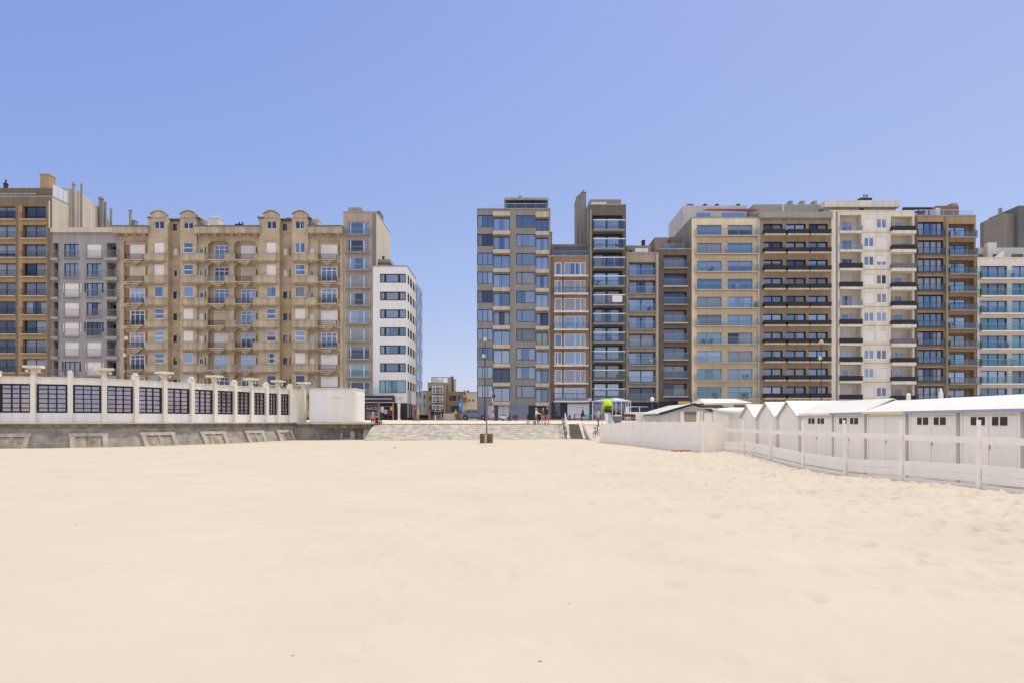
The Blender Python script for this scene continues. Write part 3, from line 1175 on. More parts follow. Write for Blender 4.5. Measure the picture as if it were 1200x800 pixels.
b.boxp("penthouse", mat("penthouse_olive", (.27, .25, .2), .85, .08), 734.5, 763, 288, 297.5, 2.0, 10)
b.boxp("penthouse_window", M_DFRAME, 737, 741, 293.5, 296, 1.92, 1.99)
b.boxp("roof_bench", M_RAILW, 744.5, 759.5, 291.3, 294, .9, 1.1)
b.chimney(M_DFRAME, 753, 756, 282.5, 288, 4, 5)

# dark brown house
M_DBROWN = mat("render_dark_brown", (.16, .125, .105), .85, .09, .5, streak=.12)
b = Bld("brown_house", "dark brown apartment house with thin double balcony rails", 771.8, 810.4, 292.5, seed=12, depth=13)
for k in range(8):
    y = 299.6 + 21.4 * k
    b.loggia(777.5, 804.8, y - .4, y + 14.0, .9, [(778.4, 804, y, y + 13.4, dict(cols=(.5,), fw=.08, fm=M_RAILG, glass=b.pick([(G_DARK, 4), (G_BLUE, 1)]), curtain=b.pick([(None, 3), ('net', 2), ('rhalf', 1)]), cm=M_CURT3))])
    b.balcony(777, 806, y + 14.2, y + 6.6, .35, 'glass', 1.4, M_SLABB if k % 2 else M_TAN, rm=M_RAILG, gm=G_BAL)
b.boxp("shop_front", mat("shop_black", ()), 772.5, 810, 470, 491, -.12, -.003)
b.boxp("shop_sign", mat("sign_dark_blue", (.05, .06, .13), .5, .1), 786, 810, 467.4, 469.8, -.5, -.13)
b.boxp("shop_sign", mat("sign_yellow", (.75, .52, .10), .5, .12, 3), 794, 808, 470, 472.4, -.5, -.13)
b.finish([M_DBROWN])
b.boxp("upper_storey", M_DBROWN, 786, 799, 278, 293, 1.0, 10)
b.boxp("upper_storey", mat("upper_tan", (.30, .25, .2), .85, .1), 762.5, 786, 278.5, 297, 3.0, 10)
b.boxp("upper_window", G_DARK, 779, 791, 285.5, 292.3, .93, .99)
put("roof_balustrade", glassbal_mesh(b.X(803) - b.X(778), .9, G_BAL, M_RAILG), b.root, (b.X(778), b.Y + .3, b.Z(292.5) + .1))

# cream block
M_CREAM = mat("render_cream", (.80, .685, .50), .85, .05, .5, streak=.08)
M_GREYW = mat("penthouse_pale", (.56, .55, .56), .8, .06, .4, streak=.08)
b = Bld("cream_block", "cream apartment block with glass balconies and a red striped roof awning", 810.6, 889.6, 255.7, seed=14, depth=16)
for k in range(10):
    y = 264.0 + 21.0 * k
    for xa, xb in ((816.8, 845.6), (852.8, 881.8)):
        b.win(xa, xb, y, y + 13.0, d=.25, cols=(.42,) if xa < 830 else (.45,), fw=.08, fm=M_RAILG, glass=b.pick([(G_BLUE, 4), (G_TEAL, 3), (G_CLEAR, 1)]),
              curtain=b.pick([(None, 3), ('full', 4), ('net', 2), ('rhalf', 1), ('both', 1)]), cm=b.pick([(M_CURT, 3), (M_CURT3, 2)]))
    b.balcony(814.2, 887.2, y + 13.6, y + 5.8, 1.0, 'glass', 1.1, M_SLABB, rm=M_RAILG, gm=G_BAL)
b.boxp("edge_pilaster", M_GREYW, 887.4, 889.5, 257, 480, -.22, -.003)
b.finish([M_CREAM, M_SIDEG], side_mi=1)
b.boxp("penthouse", M_GREYW, 800.9, 884, 241.2, 256, 5.3, 15.9)
for xa, xb in ((817, 832.5), (846, 872)):
    b.boxp("penthouse_window", G_BLUE, xa, xb, 249.6, 255.0, 5.2, 5.29)
aw = MB()
a0, a1, c0, c1 = WX(824, 108.8), WX(884, 108.8), WZ(251.5, 108.8), WZ(247, 108.8)
aw.add([(a0, b.Y + 2.9, c1), (a1, b.Y + 2.9, c1 - .15), (a1, b.Y + .8, c0 + .1), (a0, b.Y + .8, c0 + .25), (a0, b.Y + 2.9, c1 + .06), (a1, b.Y + 2.9, c1 - .09), (a1, b.Y + .8, c0 + .16), (a0, b.Y + .8, c0 + .31)],
       [(0, 1, 2, 3), (7, 6, 5, 4), (0, 4, 5, 1), (1, 5, 6, 2), (2, 6, 7, 3), (3, 7, 4, 0)])
aw_o = aw.build("awning", M_SLABW, b.root)
for z_, d_ in ((c0 + .08, .70), (c1 - .02, 2.55)):
    mb = MB()
    mb.fbox(b.fr, a0, a1, z_, z_ + .16, d_, d_ + .08)
    mb.build("awning_bar", mat("awning_red", (.46, .07, .07), .7, .1), aw_o)
b.chimney(M_SIDEG, 806, 812.5, 240, 262, 10.5, 15.5, 1)
b.chimney(M_SIDEG, 803, 808, 262, 275, 14, 16)
for xx in (825, 839, 864):
    b.chimney(M_DFRAME, xx, xx + 3, 240.2, 241.5, 7, 8)

# beige block with black balconies
M_BEIGE = mat("render_beige_brown", (.40, .315, .22), .85, .08, .5, streak=.12)
b = Bld("beige_block", "beige brown apartment block with three columns of black balconies", 889.8, 973, 257, seed=15, depth=16)
for k in range(10):
    y = 262.4 + 21.1 * k
    for xa, xb in ((894.4, 917.2), (921.4, 944.6), (947.7, 970.4)):
        b.win(xa, xb, y, y + 13.2, d=.5, cols=(.49,), fw=.13, fm=M_BFRAME, glass=b.pick([(G_BLUE, 3), (G_DARK, 3)]), curtain=b.pick([(None, 3), ('full', 4), ('rhalf', 2), ('right', 1), ('net', 1)]), cm=b.pick([(M_CURT, 3), (M_CURT3, 2)]), mull=.18)
        b.balcony(xa - .9, xb + .9, y + 13.5, y + 8.4, 1.0, 'panel', 1.9, M_SLABB, rm=M_BLACK)
b.finish([M_BEIGE], cop_m=M_SLABG)
b.boxp("roof_edge", M_SLABG, 888.6, 974.2, 249.2, 256.5, -.5, 1.2)
b.boxp("penthouse", mat("penthouse_green_grey", (.33, .33, .30), .85, .07), 883, 960, 239.8, 250, 3.2, 14)
b.boxp("flue", M_RAILW, 917, 918.2, 240, 249, 3.05, 3.19)
for xx in (927, 941, 955.5):
    b.chimney(M_SLABG, xx - 2, xx + 2, 236.5, 240, 6, 7)
for xx, w_ in ((894, 3), (905, 2)):
    b.boxp("roof_vent", M_DFRAME, xx, xx + w_, 248, 249.5, .5, 1)

# cream-white block with white balconies
M_CWHITE = mat("render_cream_white", (.76, .70, .60), .85, .05, .5, streak=.10)
b = Bld("white_cream_block", "off white apartment block with loggias beside a plain window bay and an overhanging penthouse roof", 973.2, 1071.8, 248, seed=16, depth=16)
L_SH, R_SH = (3, 6, 9), (1, 2, 6)
MIDL = {0: 1, 3: 1, 4: 1, 6: 1, 9: 1}
MIDR = {1: 1, 2: .6, 6: 1, 8: 1}
for k in range(10):
    y = 252.0 + 21.85 * k
    if k in L_SH:
        inn = [(985.5, 1003.5, y + 5, y + 19.0, dict(fm=M_WFRAME, shutter=1))]
    else:
        inn = [(984.6, 989.4, y + 5.4, y + 17.4, dict(fm=M_WFRAME, glass=G_BLUE)), (991, 1003.4, y + 5.4, y + 19, dict(cols=(.62,), fm=M_WFRAME, glass=b.pick([(G_BLUE, 2), (G_DARK, 2)]), curtain=b.pick([(None, 2), ('right', 1)])))]
    b.loggia(984, 1009.6, y, y + 19.2, 1.3, inn)
    b.balcony(983.4, 1010.2, y + 19.2, y + 13.2, .3, 'glass' if k in (0, 1, 4) else 'panel', 2.6, M_SLABW, rm=M_RAILG if k in (0, 1, 4) else M_BLACK)
    ym = y + 4.5
    b.win(1012.2, 1024.4, ym, ym + 11.4, d=.14, cols=(.5,), fm=M_WFRAME, fw=.12, mull=.14, glass=G_BLUE, shutter=MIDL.get(k, 0), curtain=None if k in MIDL else b.pick([(None, 2), ('net', 1)]))
    b.win(1026.9, 1039.2, ym, ym + 11.4, d=.14, cols=(.5,), fm=M_WFRAME, fw=.12, mull=.14, glass=G_BLUE, shutter=MIDR.get(k, 0), curtain=None if k in MIDR else b.pick([(None, 2), ('net', 1)]))
    if k in R_SH:
        inn = [(1045, 1062, y + 6, y + 19.4, dict(fm=M_WFRAME, shutter=1))]
    else:
        inn = [(1044.4, 1051, y + 6, y + 19.2, dict(fm=M_WFRAME, glass=G_BLUE)), (1053, 1062, y + 6, y + 19.6, dict(cols=(.45,), fm=M_WFRAME, glass=b.pick([(G_BLUE, 2), (G_DARK, 2)])))]
    b.loggia(1043.9, 1069.4, y + 2, y + 19.8, 1.2, inn)
    b.balcony(1043, 1070.6, y + 19.8, y + 14.4, .75, 'panel', 3.6, M_SLABW, rm=M_BLACK if k not in (2, 6) else mat("panel_plum_grey", (.16, .14, .17), .6, .1))
    b.boxp("floor_line", M_SLABG, 1010.6, 1042.5, y + 20.2, y + 20.7, -.03, -.003)
b.boxp("edge_pilaster", M_CWHITE, 973.5, 978.5, 249, 480, -.25, -.003)
b.boxp("drain_pipe", M_RAILG, 980.5, 981.4, 249, 470, -.12, -.004)
b.boxp("drain_pipe", M_RAILG, 979.2, 979.8, 249, 470, -.10, -.004)
b.finish([M_CWHITE], cop_m=M_SLABW)
b.boxp("penthouse", M_CREAM, 965.5, 1050, 238, 248.5, 3.0, 14)
b.boxp("roof_slab", M_SLABW, 962.8, 1054.6, 235, 238, 2.0, 15)
b.boxp("roof_hatch", M_DFRAME, 1008, 1022, 232, 235, 6, 9)
b.boxp("penthouse_window", mat("dark_band", ()), 1007.5, 1012.5, 243, 245.5, 2.9, 2.99)
for xx in (1013, 1016.5):
    b.chimney(M_SLABG, xx - .5, xx + .6, 229, 232, 7, 7.3)

# dark bay-window block
M_OCHRE = mat("render_ochre_brown", (.40, .285, .175), .85, .08, .5, streak=.12)
M_DKPIER = mat("pier_olive_brown", (.15, .12, .09), .85, .1, .6, streak=.1)
b = Bld("bay_window_block", "brown apartment block with dark framed tall windows next to the off white block", 1072, 1143.6, 253.4, seed=18, depth=16)
for k in range(10):
    y = 260.2 + 21.3 * k
    b.win(1075.2, 1106.0, y, y + 16.6, d=.35, cols=(.28, .52, .76), fw=.22, mull=.13, fm=M_BFRAME, glass=b.pick([(G_BLUE, 2), (G_DARK, 2), (G_TEAL, 1)]), curtain=b.pick([(None, 2), ('full', 3), ('both', 3), ('left', 1)]), cm=b.pick([(M_CURT, 4), (M_CURT3, 1)]))
    b.balcony(1074.6, 1106.6, y + 16.8, y + 9.4, .28, 'glass', .8, M_DBROWN, rm=M_BFRAME)
    b.loggia(1110.8, 1141.8, y + 2.4, y + 18.0, 1.0, [(1111.4, 1136.4, y + 4, y + 17.4, dict(cols=(.5,), fw=.1, fm=M_BFRAME, glass=b.pick([(G_BLUE, 3), (G_TEAL, 2)]), curtain=b.pick([(None, 2), ('full', 3), ('both', 2)])))])
    b.balcony(1110.6, 1142.8, y + 18.6, y + 11.4, .7, 'glass', 1.2, M_SLABG, rm=M_BFRAME)
b.boxp("pier", M_DKPIER, 1072.2, 1074.4, 254.5, 480, -.12, -.003)
b.boxp("pier", mat("pier_khaki", (.30, .26, .18), .85, .1, .6, streak=.1), 1107.3, 1110.2, 254.5, 480, -.3, -.003)
b.finish([M_OCHRE])
b.boxp("penthouse", M_GREYW, 1075, 1100, 246.5, 253.6, 3.0, 12)
b.boxp("brick_stack", brickmat("brick_red_brown", (.30, .12, .07), (.25, .10, .06), (.28, .22, .18), .21, .07), 1097, 1124, 241.5, 253.6, 4.0, 12)
pg = MB()
for xa in (1063, 1069, 1075, 1081, 1087, 1093):
    a_, b_, c_, e_ = b.rect(xa, xa + 1.0, 244, 253)
    pg.fbox(b.fr, a_, b_, c_, e_, 1.0, 1.15)
a_, b_, c_, e_ = b.rect(1062.5, 1097, 241, 243.8)
pg.fbox(b.fr, a_, b_, c_, e_, .9, 1.2)
pg.fbox(b.fr, a_, b_, c_ + .05, e_ - .05, 2.7, 2.95)
pg.build("pergola", M_BLACK, b.root)
put("roof_balustrade", glassbal_mesh(b.X(1142) - b.X(1074), 1.0, G_BAL, M_RAILW), b.root, (b.X(1074), b.Y + .45, b.Z(253.4) + .1))
b.boxp("roof_screen", M_RAILW, 1096.5, 1102, 244, 252.8, 1.4, 1.5)
b.chimney(M_SLABG, 1115, 1122, 239.5, 242, 6, 8)

# white block with teal glass at the right end
M_WHITE = mat("render_white_warm", (.78, .72, .66), .8, .05, .5, streak=.06)
b = Bld("teal_glass_block", "white apartment block with full width teal glass balconies", 1145.2, 1243, 303, seed=20, depth=15)
for k in range(8):
    y = 312.0 + 20.35 * k
    for xa, xb, cc in ((1148.2, 1180.4, (.35, .7)), (1186, 1218, (.34, .67)), (1222, 1240, (.5,))):
        b.win(xa, xb, y, y + 14.6, d=.35, cols=cc, fw=.09, mull=.12, glass=b.pick([(G_TEAL, 4), (G_BLUE, 1)]), curtain=b.pick([(None, 3), ('net', 2), ('full', 2), ('right', 1)]), cm=b.pick([(M_CURT, 2), (M_CURT3, 2)]))
    b.balcony(1146.4, 1242, y + 14.9, y + 7.0, .9, 'glass', 1.6, M_WHITE, rm=None, gm=glassmat("glass_teal_bal", .10, (.62, .93, .95), (.70, .90, .91)) if "glass_teal_bal" not in MATS else MATS["glass_teal_bal"])
b.finish([M_WHITE], cop_m=M_SLABW)
b.boxp("penthouse", M_GREYW, 1146, 1243, 290.5, 303.2, 3.2, 13)
b.boxp("penthouse", M_SLABW, 1157.5, 1168, 284.5, 303, 2.4, 3.19)
for xa, xb in ((1147, 1152), (1164, 1171), (1186, 1199)):
    b.boxp("penthouse_window", mat("dark_band2", ()), xa, xb, 298, 302, 2.3 if 1157 < xa < 1168 else 3.1, 2.39 if 1157 < xa < 1168 else 3.19)
tw = MB()
tw.prism([(b.X(1171), b.Z(303)), (b.X(1182), b.Z(303)), (b.X(1182), b.Z(292.5)), (b.X(1171), b.Z(300))], 'y', b.Y + 1.0, b.Y + 1.2)
tw.build("terrace_screen", M_RAILW, b.root)

# dark grey block behind
M_SLATE = mat("cladding_slate", (.155, .155, .17), .75, .07, .4, streak=.12)
b = Bld("slate_block", "dark grey block with bare side walls rising behind the white teal glass block", 1172, 1290, 252, Y=131, seed=21, depth=5.6, zb=1.5)
b.finish([M_SLATE], coping=False)
b.boxp("stair_tower", mat("cladding_taupe", (.24, .22, .20), .8, .06, .4, streak=.1), 1169.5, 1183.4, 252.8, 330, -1.2, 4)
b.boxp("upper_storey", M_SLATE, 1183.6, 1290, 245.5, 330, -2.2, 6)
b.boxp("flue", M_SLABG, 1174, 1176.8, 243, 252.6, .5, 1.0)
b.boxp("upper_storey", M_SLATE, 1192, 1198, 244, 246, -1, 4)

# ------------------------------------------------------------------ BUILDINGS, left-hand row
M_ORANGE = mat("render_orange_tan", (.40, .285, .16), .85, .07, .5, streak=.10)
M_BROWN = mat("render_brown_top", (.21, .165, .115), .85, .08, .5, streak=.12)
M_PARTY = mat("party_wall_cream", (.62, .55, .44), .9, .06, .4, streak=.12)
b = Bld("orange_block", "orange brown apartment block with dark loggias and a bare cream side wall", -46, 61.3, 231, seed=30, depth=4)
for k in range(10):
    y = 241.6 + 22.35 * k
    for xa, xb in ((-36, -9), (-9 + 1.5, 18.2), (26.2, 54.3)):
        g_ = G_DARK
        b.loggia(xa, xb, y - .3, y + 15.2, .5, [(xa + .3, xb - .3, y, y + 14.8, dict(cols=(.48,), fw=.07, fm=M_DFRAME, glass=g_, curtain=b.pick([(None, 4), ('net', 2), ('lhalf', 1), ('both', 1), ('full', 1)]), cm=b.pick([(M_CURT, 2), (M_CURT3, 2)])))])
        b.balcony(xa - 1.5, xb + .6, y + 15.6, y + 8.6, .35, 'bars', 1.0, M_SLABB, rm=M_BLACK, step=.16)
b.boxp("top_band", M_BROWN, -46, 61.3, 231.3, 240.6, -.05, -.003)
b.boxp("pier", M_BROWN, 55.6, 61.2, 240.8, 470, -.05, -.003)
b.boxp("pier", M_BROWN, 18.6, 21.2, 240.8, 470, -.04, -.003)
b.boxp("drain_pipe", M_RAILW, 58.0, 59.0, 236, 268, -.16, -.06)
b.finish([M_ORANGE, M_PARTY], side_mi=1, core_d=3.6)
XE = b.X(61.3)
rear = MB()          # the taller rear part whose side makes the stepped party wall
rear.prism([(110.0, 1.6), (121.3, 1.6), (121.3, 36.5), (119.4, 38.4), (117.2, 38.6), (113.0, 39.5), (111.4, 39.2), (110.0, 39.1)], 'x', XE - 34, XE - .02)
rear.build("rear_wing", M_PARTY, b.root)
b.boxp("penthouse", M_BROWN, -46, 60.8, 220.6, 231.2, 1.5, 3.9)
put("roof_balustrade", glassbal_mesh(b.X(40) - b.X(-46), .55, G_BAL, M_RAILW), b.root, (b.X(-46), b.Y + .3, b.Z(231) + .1))
b.chimney(mat("chimney_tan", (.40, .28, .17), .85, .1), 46.8, 57.2, 205, 221, 2.0, 3.6)
b.chimney(M_DFRAME, 4, 7, 215.5, 220.6, 2.5, 3, 1)
sc_ = MB()
sc_.box(XE - .08, XE - .04, 106.2, 109.8, 36.0, 38.4)
for y_ in (106.2, 107.4, 108.6, 109.7):
    sc_.box(XE - .03, XE + .03, y_, y_ + .09, 36.0, 38.45)
sc_.build("wind_screen", [mat("screen_pale", (.62, .66, .70), .3, .05)], b.root)
for y_, zt_, r_ in ((110.6, 39.9, .30), (112.6, 40.4, .22), (118.0, 39.9, .5), (119.2, 39.5, .28), (120.9, 38.9, .28)):
    p_ = MB()
    p_.tube((XE + .36, y_, 30), (XE + .36, y_, zt_), r_ * .8, r_ * .8, 8)
    p_.tube((XE + .36, y_, zt_), (XE + .36, y_, zt_ + .35), r_ * 1.05, r_ * .7, 8)
    p_.build("flue", M_SLABG if r_ < .4 else M_TAUPE, b.root)

# grey house with roller shutters
M_GREYR = mat("render_grey_lilac", (.36, .345, .36), .85, .06, .5, streak=.10)
M_CORN = mat("cornice_cream", (.62, .54, .43), .85, .06, .5, streak=.1)
b = Bld("grey_house", "grey rendered apartment house with railings and white roller shutters", 61.5, 139.6, 268, seed=31, depth=12)
SHA, SHB = {2: 1, 3: 1, 4: 1, 5: 1}, {0: 1, 5: 1, 6: 1}
for k in range(9):
    y = 286.0 + 22.9 * k
    wide = k in (2, 4, 6, 8)
    b.loggia(62.4, 68.4, y - 1, y + 16.6, 1.2, [(63, 68, y + 1, y + 16.2, dict(glass=G_DARK, curtain=b.pick([(None, 1), ('full', 1)])))])
    for xa, xb, SH in ((75.2, 92.4, SHA), (101.4, 118.8, SHB)):
        b.win(xa, xb, y, y + 16.0, d=.25, cols=(.33, .66), fw=.09, fm=M_DFRAME if k not in SH else M_WFRAME, glass=b.pick([(G_BLUE, 3), (G_DARK, 3)]), shutter=SH.get(k, 0), curtain=None if k in SH else b.pick([(None, 1), ('both', 2), ('net', 1)]))
        if wide:
            for xc, xd in ((xa - 2.8, xa - .5), (xb + .5, xb + 2.8)):
                b.win(xc, xd, y, y + 11.5, d=.25, fm=M_WFRAME if k in SH else M_DFRAME, glass=G_BLUE, shutter=1 if k in SH else 0)
        b.balcony(xa - 1.2, xb + 1.2, y + 16.4, y + 8.2, .25, 'bars', .8, M_GREYR, rm=M_RAILG, step=.14)
    b.loggia(125.2, 136.5, y - 1, y + 16.6, 1.5, [(126, 131.5, y + 1, y + 16.2, dict(glass=G_DARK, curtain=b.pick([(None, 1), ('full', 1)]))), (132.3, 135.8, y + 1, y + 16.2, dict(glass=G_DARK, fm=M_WFRAME))])
    b.balcony(61.6, 69.4, y + 17.0, y + 8.6, .5, 'bars', 3.0, M_GREYR, rm=M_RAILG, step=.14)
    b.balcony(124.4, 139.4, y + 17.0, y + 8.6, .6, 'bars', 3.4, M_GREYR, rm=M_RAILG, step=.14)
b.finish([M_GREYR], cop_m=M_CORN)
b.boxp("cornice", M_CORN, 60.8, 140, 268.0, 273.0, -.35, -.003)

# big tan stone building with gabled turrets
M_STONE = brickmat("stone_tan", (.51, .41, .295), (.45, .36, .26), (.39, .315, .23), 1.3, .42, .02, var=.26, mscale=.35)
M_STONE2 = mat("stone_parapet", (.52, .425, .32), .9, .13, .7, streak=.22, bump=.2, bscale=6)
M_COURT = mat("stone_court", (.34, .265, .19), .9, .12, .6, streak=.25)
M_REDBR = brickmat("brick_panel", (.33, .15, .075), (.28, .13, .07), (.30, .22, .15), .21, .075)
b = Bld("stone_building", "big tan stone apartment building with curved gables, arched balconies and small turrets on the roof", 139.8, 402, 268, seed=33, depth=16)
b.segs = [(139.8, 175.5, 0, 268), (175.5, 198, -.4, 256.5), (198, 212.5, .8, 257.5), (212.5, 232, -.4, 256.5), (232, 304.5, 0, 268), (304.5, 328.4, -.4, 256.5),
          (328.4, 343.2, .8, 257.5), (343.2, 362, -.4, 256.5), (362, 402, 0, 268)]
PIT = 25.7
fm3 = dict(fm=M_WFRAME, fw=.11)
SHUT3 = {(0, 'a'), (1, 'a'), (0, 'b'), (1, 'b'), (0, 'c'), (3, 'd'), (4, 'd'), (3, 'e'), (4, 'e'), (3, 'f'), (4, 'f'), (0, 'g'), (1, 'g'), (0, 'h'), (0, 'i'), (1, 'i'), (0, 'j'), (1, 'j'), (3, 'k'), (5, 'k'), (0, 'l'), (3, 'l'), (5, 'l'), (0, 'm'), (3, 'm'), (5, 'm'), (6, 'm')}
for k in range(8):
    y = 285.0 + PIT * k
    gl = lambda: b.pick([(G_BLUE, 5), (G_DARK, 2)])
    for nm, xa, xb in (('b', 182, 194), ('d', 216, 228), ('i', 313, 324.6), ('k', 346.4, 358.6)):
        sh = (k, nm) in SHUT3
        style = b.pick([((), 3), ('t', 4), ('c', 1)])
        kw = dict(rows=(.48,)) if style == 't' else dict(cols=(.5,)) if style == 'c' else {}
        b.win(xa, xb, y, y + 12.3, d=.2, shutter=1 if sh else 0, glass=gl(), **fm3, **kw)
        b.boxp("sill", M_STONE2, xa - 1, xb + 1, y + 12.6, y + 13.8, -.58, -.403)
    for nm, xa, xb, y0, y1 in (('e', 232.8, 238.4, 6, 13), ('l', 362.4, 368.2, 6, 13), ('h', 303.2 - 1.2, 304.3, 3, 14)):
        b.win(xa, xb, y + y0, y + y1, d=.2, shutter=1 if (k, nm) in SHUT3 else 0, glass=gl(), name="narrow_window", **fm3)
    for nm, xa, xb in (('c', 200.2, 204.8), ('j', 330, 334.6)):
        b.win(xa, xb, y + 4.6, y + 12.6, d=.2, shutter=1 if (k, nm) in SHUT3 else 0, fm=M_WFRAME if k < 2 else M_DFRAME, glass=G_DARK, name="narrow_window")
    for nm, lx0, lx1, xa, xb in (('a', 145, 172.8, 151.4, 168.6), ('f', 243.5, 268.2, 248.6, 266.6), ('g', 274.2, 299.8, 280.2, 298.2), ('m', 372.6, 398.4, 375.6, 394.8)):
        sh = (k, nm) in SHUT3
        inn = [(xa, xb, y + 1.6, y + 19.0, dict(cols=(.33, .66), rows=(.74,), fm=M_WFRAME, fw=.12, mull=.1, glass=gl(), shutter=1 if sh else 0, sm=M_SHUTB if (k, nm) in {(1, 'g'), (3, 'f'), (1, 'a')} else M_SHUT, name="balcony_door"))]
        flush = nm in 'am'
        dep = .3 if flush else .75
        b.loggia(lx0, lx1, y - 2.6, y + 19.6, dep, inn, bmi=0)
        # chamfered corners of the arch
        for s_ in (-1, 1) if not flush else ():
            c_ = MB()
            xe = b.X(lx0 if s_ < 0 else lx1)
            xi = xe - s_ * .55
            za, zb_ = b.Z(y - 2.6), b.Z(y + 1.6)
            c_.prism([(xe, za - .002), (xi, za - .002), (xe, zb_)], 'y', b.Y + .02, b.Y + .5)
            c_.build("arch_corner", M_STONE2, b.root)
        if nm in 'am':
            for p0, p1 in ((lx0 + .6, xa - 1.2), (xb + .9, lx1 - .5)):
                if p1 - p0 > 1.2:
                    b.boxp("brick_panel", M_REDBR, p0, p1, y + 1.5, y + 14, .26, .297)
        dark = b.pick([(M_BLACK, 5), (M_RAILG, 2)])
        b.balcony(xa - 3.2, xb + .6, y + 19.8, y + 13.8, .55, 'bars', 1.4, M_STONE2, rm=dark, step=.075)
        br_ = MB()   # curved corbel under the balcony
        xc_ = b.X((xa + xb) / 2 - 1.2)
        for hw, dz, pr in ((.95, .26, .45), (.55, .5, .32), (.25, .72, .2)):
            zt_ = b.Z(y + 19.8) - .19 - dz
            br_.box(xc_ - hw, xc_ + hw, b.Y - pr, b.Y - .004, zt_, zt_ + .237)
        br_.build("corbel", M_STONE2, b.root)
    for x0_, x1_ in ((171.5, 198.4), (214, 245), (264.6, 277.6), (296.8, 328.6), (343, 374.4)):
        a_, b__, c_, e_ = b.rect(x0_, x1_, y + 14.6, y + 22.2)
        f_ = MB()
        yy = b.Y
        f_.prism([(a_, yy - .403), (b__, yy - .403), (b__ - .5, yy - .95), (a_ + .5, yy - .95)], 'z', c_, e_)
        f_.prism([(a_ - .03, yy - .403), (b__ + .03, yy - .403), (b__ - .48, yy - 1.0), (a_ + .48, yy - 1.0)], 'z', e_ + .002, e_ + .12)
        f_.prism([(a_ + .25, yy - .403), (b__ - .25, yy - .403), (b__ - .7, yy - .75), (a_ + .7, yy - .75)], 'z', c_ - .22, c_ - .002)
        if x0_ in (264.6,) or True:
            f_.box(a_ + .3, b__ - .3, yy - .403, yy - .002, c_ - .2, e_ - .01)
        f_.build("stone_parapet", M_STONE2, b.root)
    for xa in (210.4, 240.2, 300.2, 339.2):
        a_ = b.X(xa)
        b.boxp("wall_slit", M_DFRAME, xa, xa + 1.2, y + 5, y + 13, -.012 + b.segd(xa), -.003 + b.segd(xa))
# turret windows
for xa, xb in ((182.4, 194), (216.4, 228), (313.6, 325), (346.8, 358.2)):
    b.win(xa, xb, 260, 269.2, d=.2, cols=(.5,), fm=M_WFRAME, glass=G_DARK)
for xa, xb in ((199.6, 204.4), (329.6, 334.4)):
    b.win(xa, xb, 261.2, 268.8, d=.2, fm=M_DFRAME, glass=G_DARK, name="narrow_window")
b.finish([M_STONE], coping=False, core_d=3.0)
for x0_, x1_ in ((175.5, 232), (304.5, 362)):
    a_, b__ = b.X(x0_), b.X(x1_)
    tv = MB()
    zt_, zr_ = b.Z(256.5), b.Z(268)
    for xq, s_ in ((a_, 1), (b__, -1)):
        tv.box(min(xq, xq + s_ * .3), max(xq, xq + s_ * .3), b.Y - .38, b.Y + 5, zr_ - .3, zt_ - .01)
    tv.box(a_ + .31, b__ - .31, b.Y + 4.6, b.Y + 5, zr_ - .3, zt_ - .01)
    tv.box(a_ + .31, b__ - .31, b.Y + .9, b.Y + 4.59, zt_ - .25, zt_ - .03)
    tv.build("turret", M_STONE2, b.root)
for xc, hw in ((187.6, 9.0), (222, 9.0), (318.6, 8.6), (352.6, 8.4)):
    g_ = MB()
    x_, w_ = b.X(xc), hw / 800 * b.Y
    z0_ = b.Z(256.5)
    pts = [(x_ - w_, z0_), (x_ - w_, z0_ + .55)] + [(x_ - w_ + .1 + (2 * w_ - .2) * i / 12, z0_ + .58 + .42 * math.sin(math.pi * i / 12)) for i in range(13)] + [(x_ + w_, z0_ + .55), (x_ + w_, z0_)]
    g_.prism(pts[::-1], 'y', b.Y - .5, b.Y + .25)
    cap = [(x_ - w_ - .12, z0_ + .56)] + [(x_ - w_ + (2 * w_) * i / 12, z0_ + .64 + .44 * math.sin(math.pi * i / 12)) for i in range(13)] + [(x_ + w_ + .12, z0_ + .56)]
    cap2 = [(p, q + .13) for p, q in cap]
    g_.prism(cap2 + cap[::-1], 'y', b.Y - .62, b.Y + .35)
    g_.build("curved_gable", M_STONE2, b.root)
for x0_, x1_ in ((174.6, 178.6), (196.6, 213), (231, 235), (303, 310.4), (327, 344.2), (361, 365)):
    b.boxp("turret_eave", M_ROOF, x0_, x1_, 255.6, 256.9, -.65 if x1_ - x0_ < 12 else .3, 1.0)
for x0_, x1_ in ((135.8, 177), (231.2, 307), (362.4, 402.5)):
    b.boxp("cornice", M_STONE2, x0_, x1_, 267.6, 275.4, -1.05, -.003)
    b.boxp("roof_edge", M_ROOF, x0_ - .3, x1_ + .3, 266.6, 267.6, -1.15, .6)
    n_ = int((x1_ - x0_) / 9)
    for i in range(n_):
        mb = MB()
        xx = x0_ + (x1_ - x0_) * (i + .5) / n_
        a_, b__, c_, e_ = b.rect(xx - 1, xx + 1, 275.4, 277.6)
        mb.fbox(b.fr, a_, b__, c_, e_ - .004, -.8, -.003)
        mb.build("cornice_bracket", M_STONE2, b.root)
for x0_, x1_ in ((232, 246), (362, 377)):
    b.boxp("turret_side", M_STONE2, x0_ + .1, x0_ + 7.5, 257.2, 268, .25, 1.15)
    b.boxp("turret_window", G_DARK, x0_ + 1.2, x0_ + 5.6, 261, 268, .20, .245)
    mb = MB()
    mb.prism([(b.X(x0_), b.Z(268)), (b.X(x1_), b.Z(268)), (b.X(x0_ + 4), b.Z(257.5)), (b.X(x0_), b.Z(257.5))], 'y', b.Y + 1.2, b.Y + 4.5)
    mb.build("side_roof", M_PARTY, b.root)
b.chimney(M_SLABG, 151, 153.2, 247, 267, 5, 5.4)
b.chimney(M_RAILG, 152.8, 158, 259, 267, 5.5, 6.5)
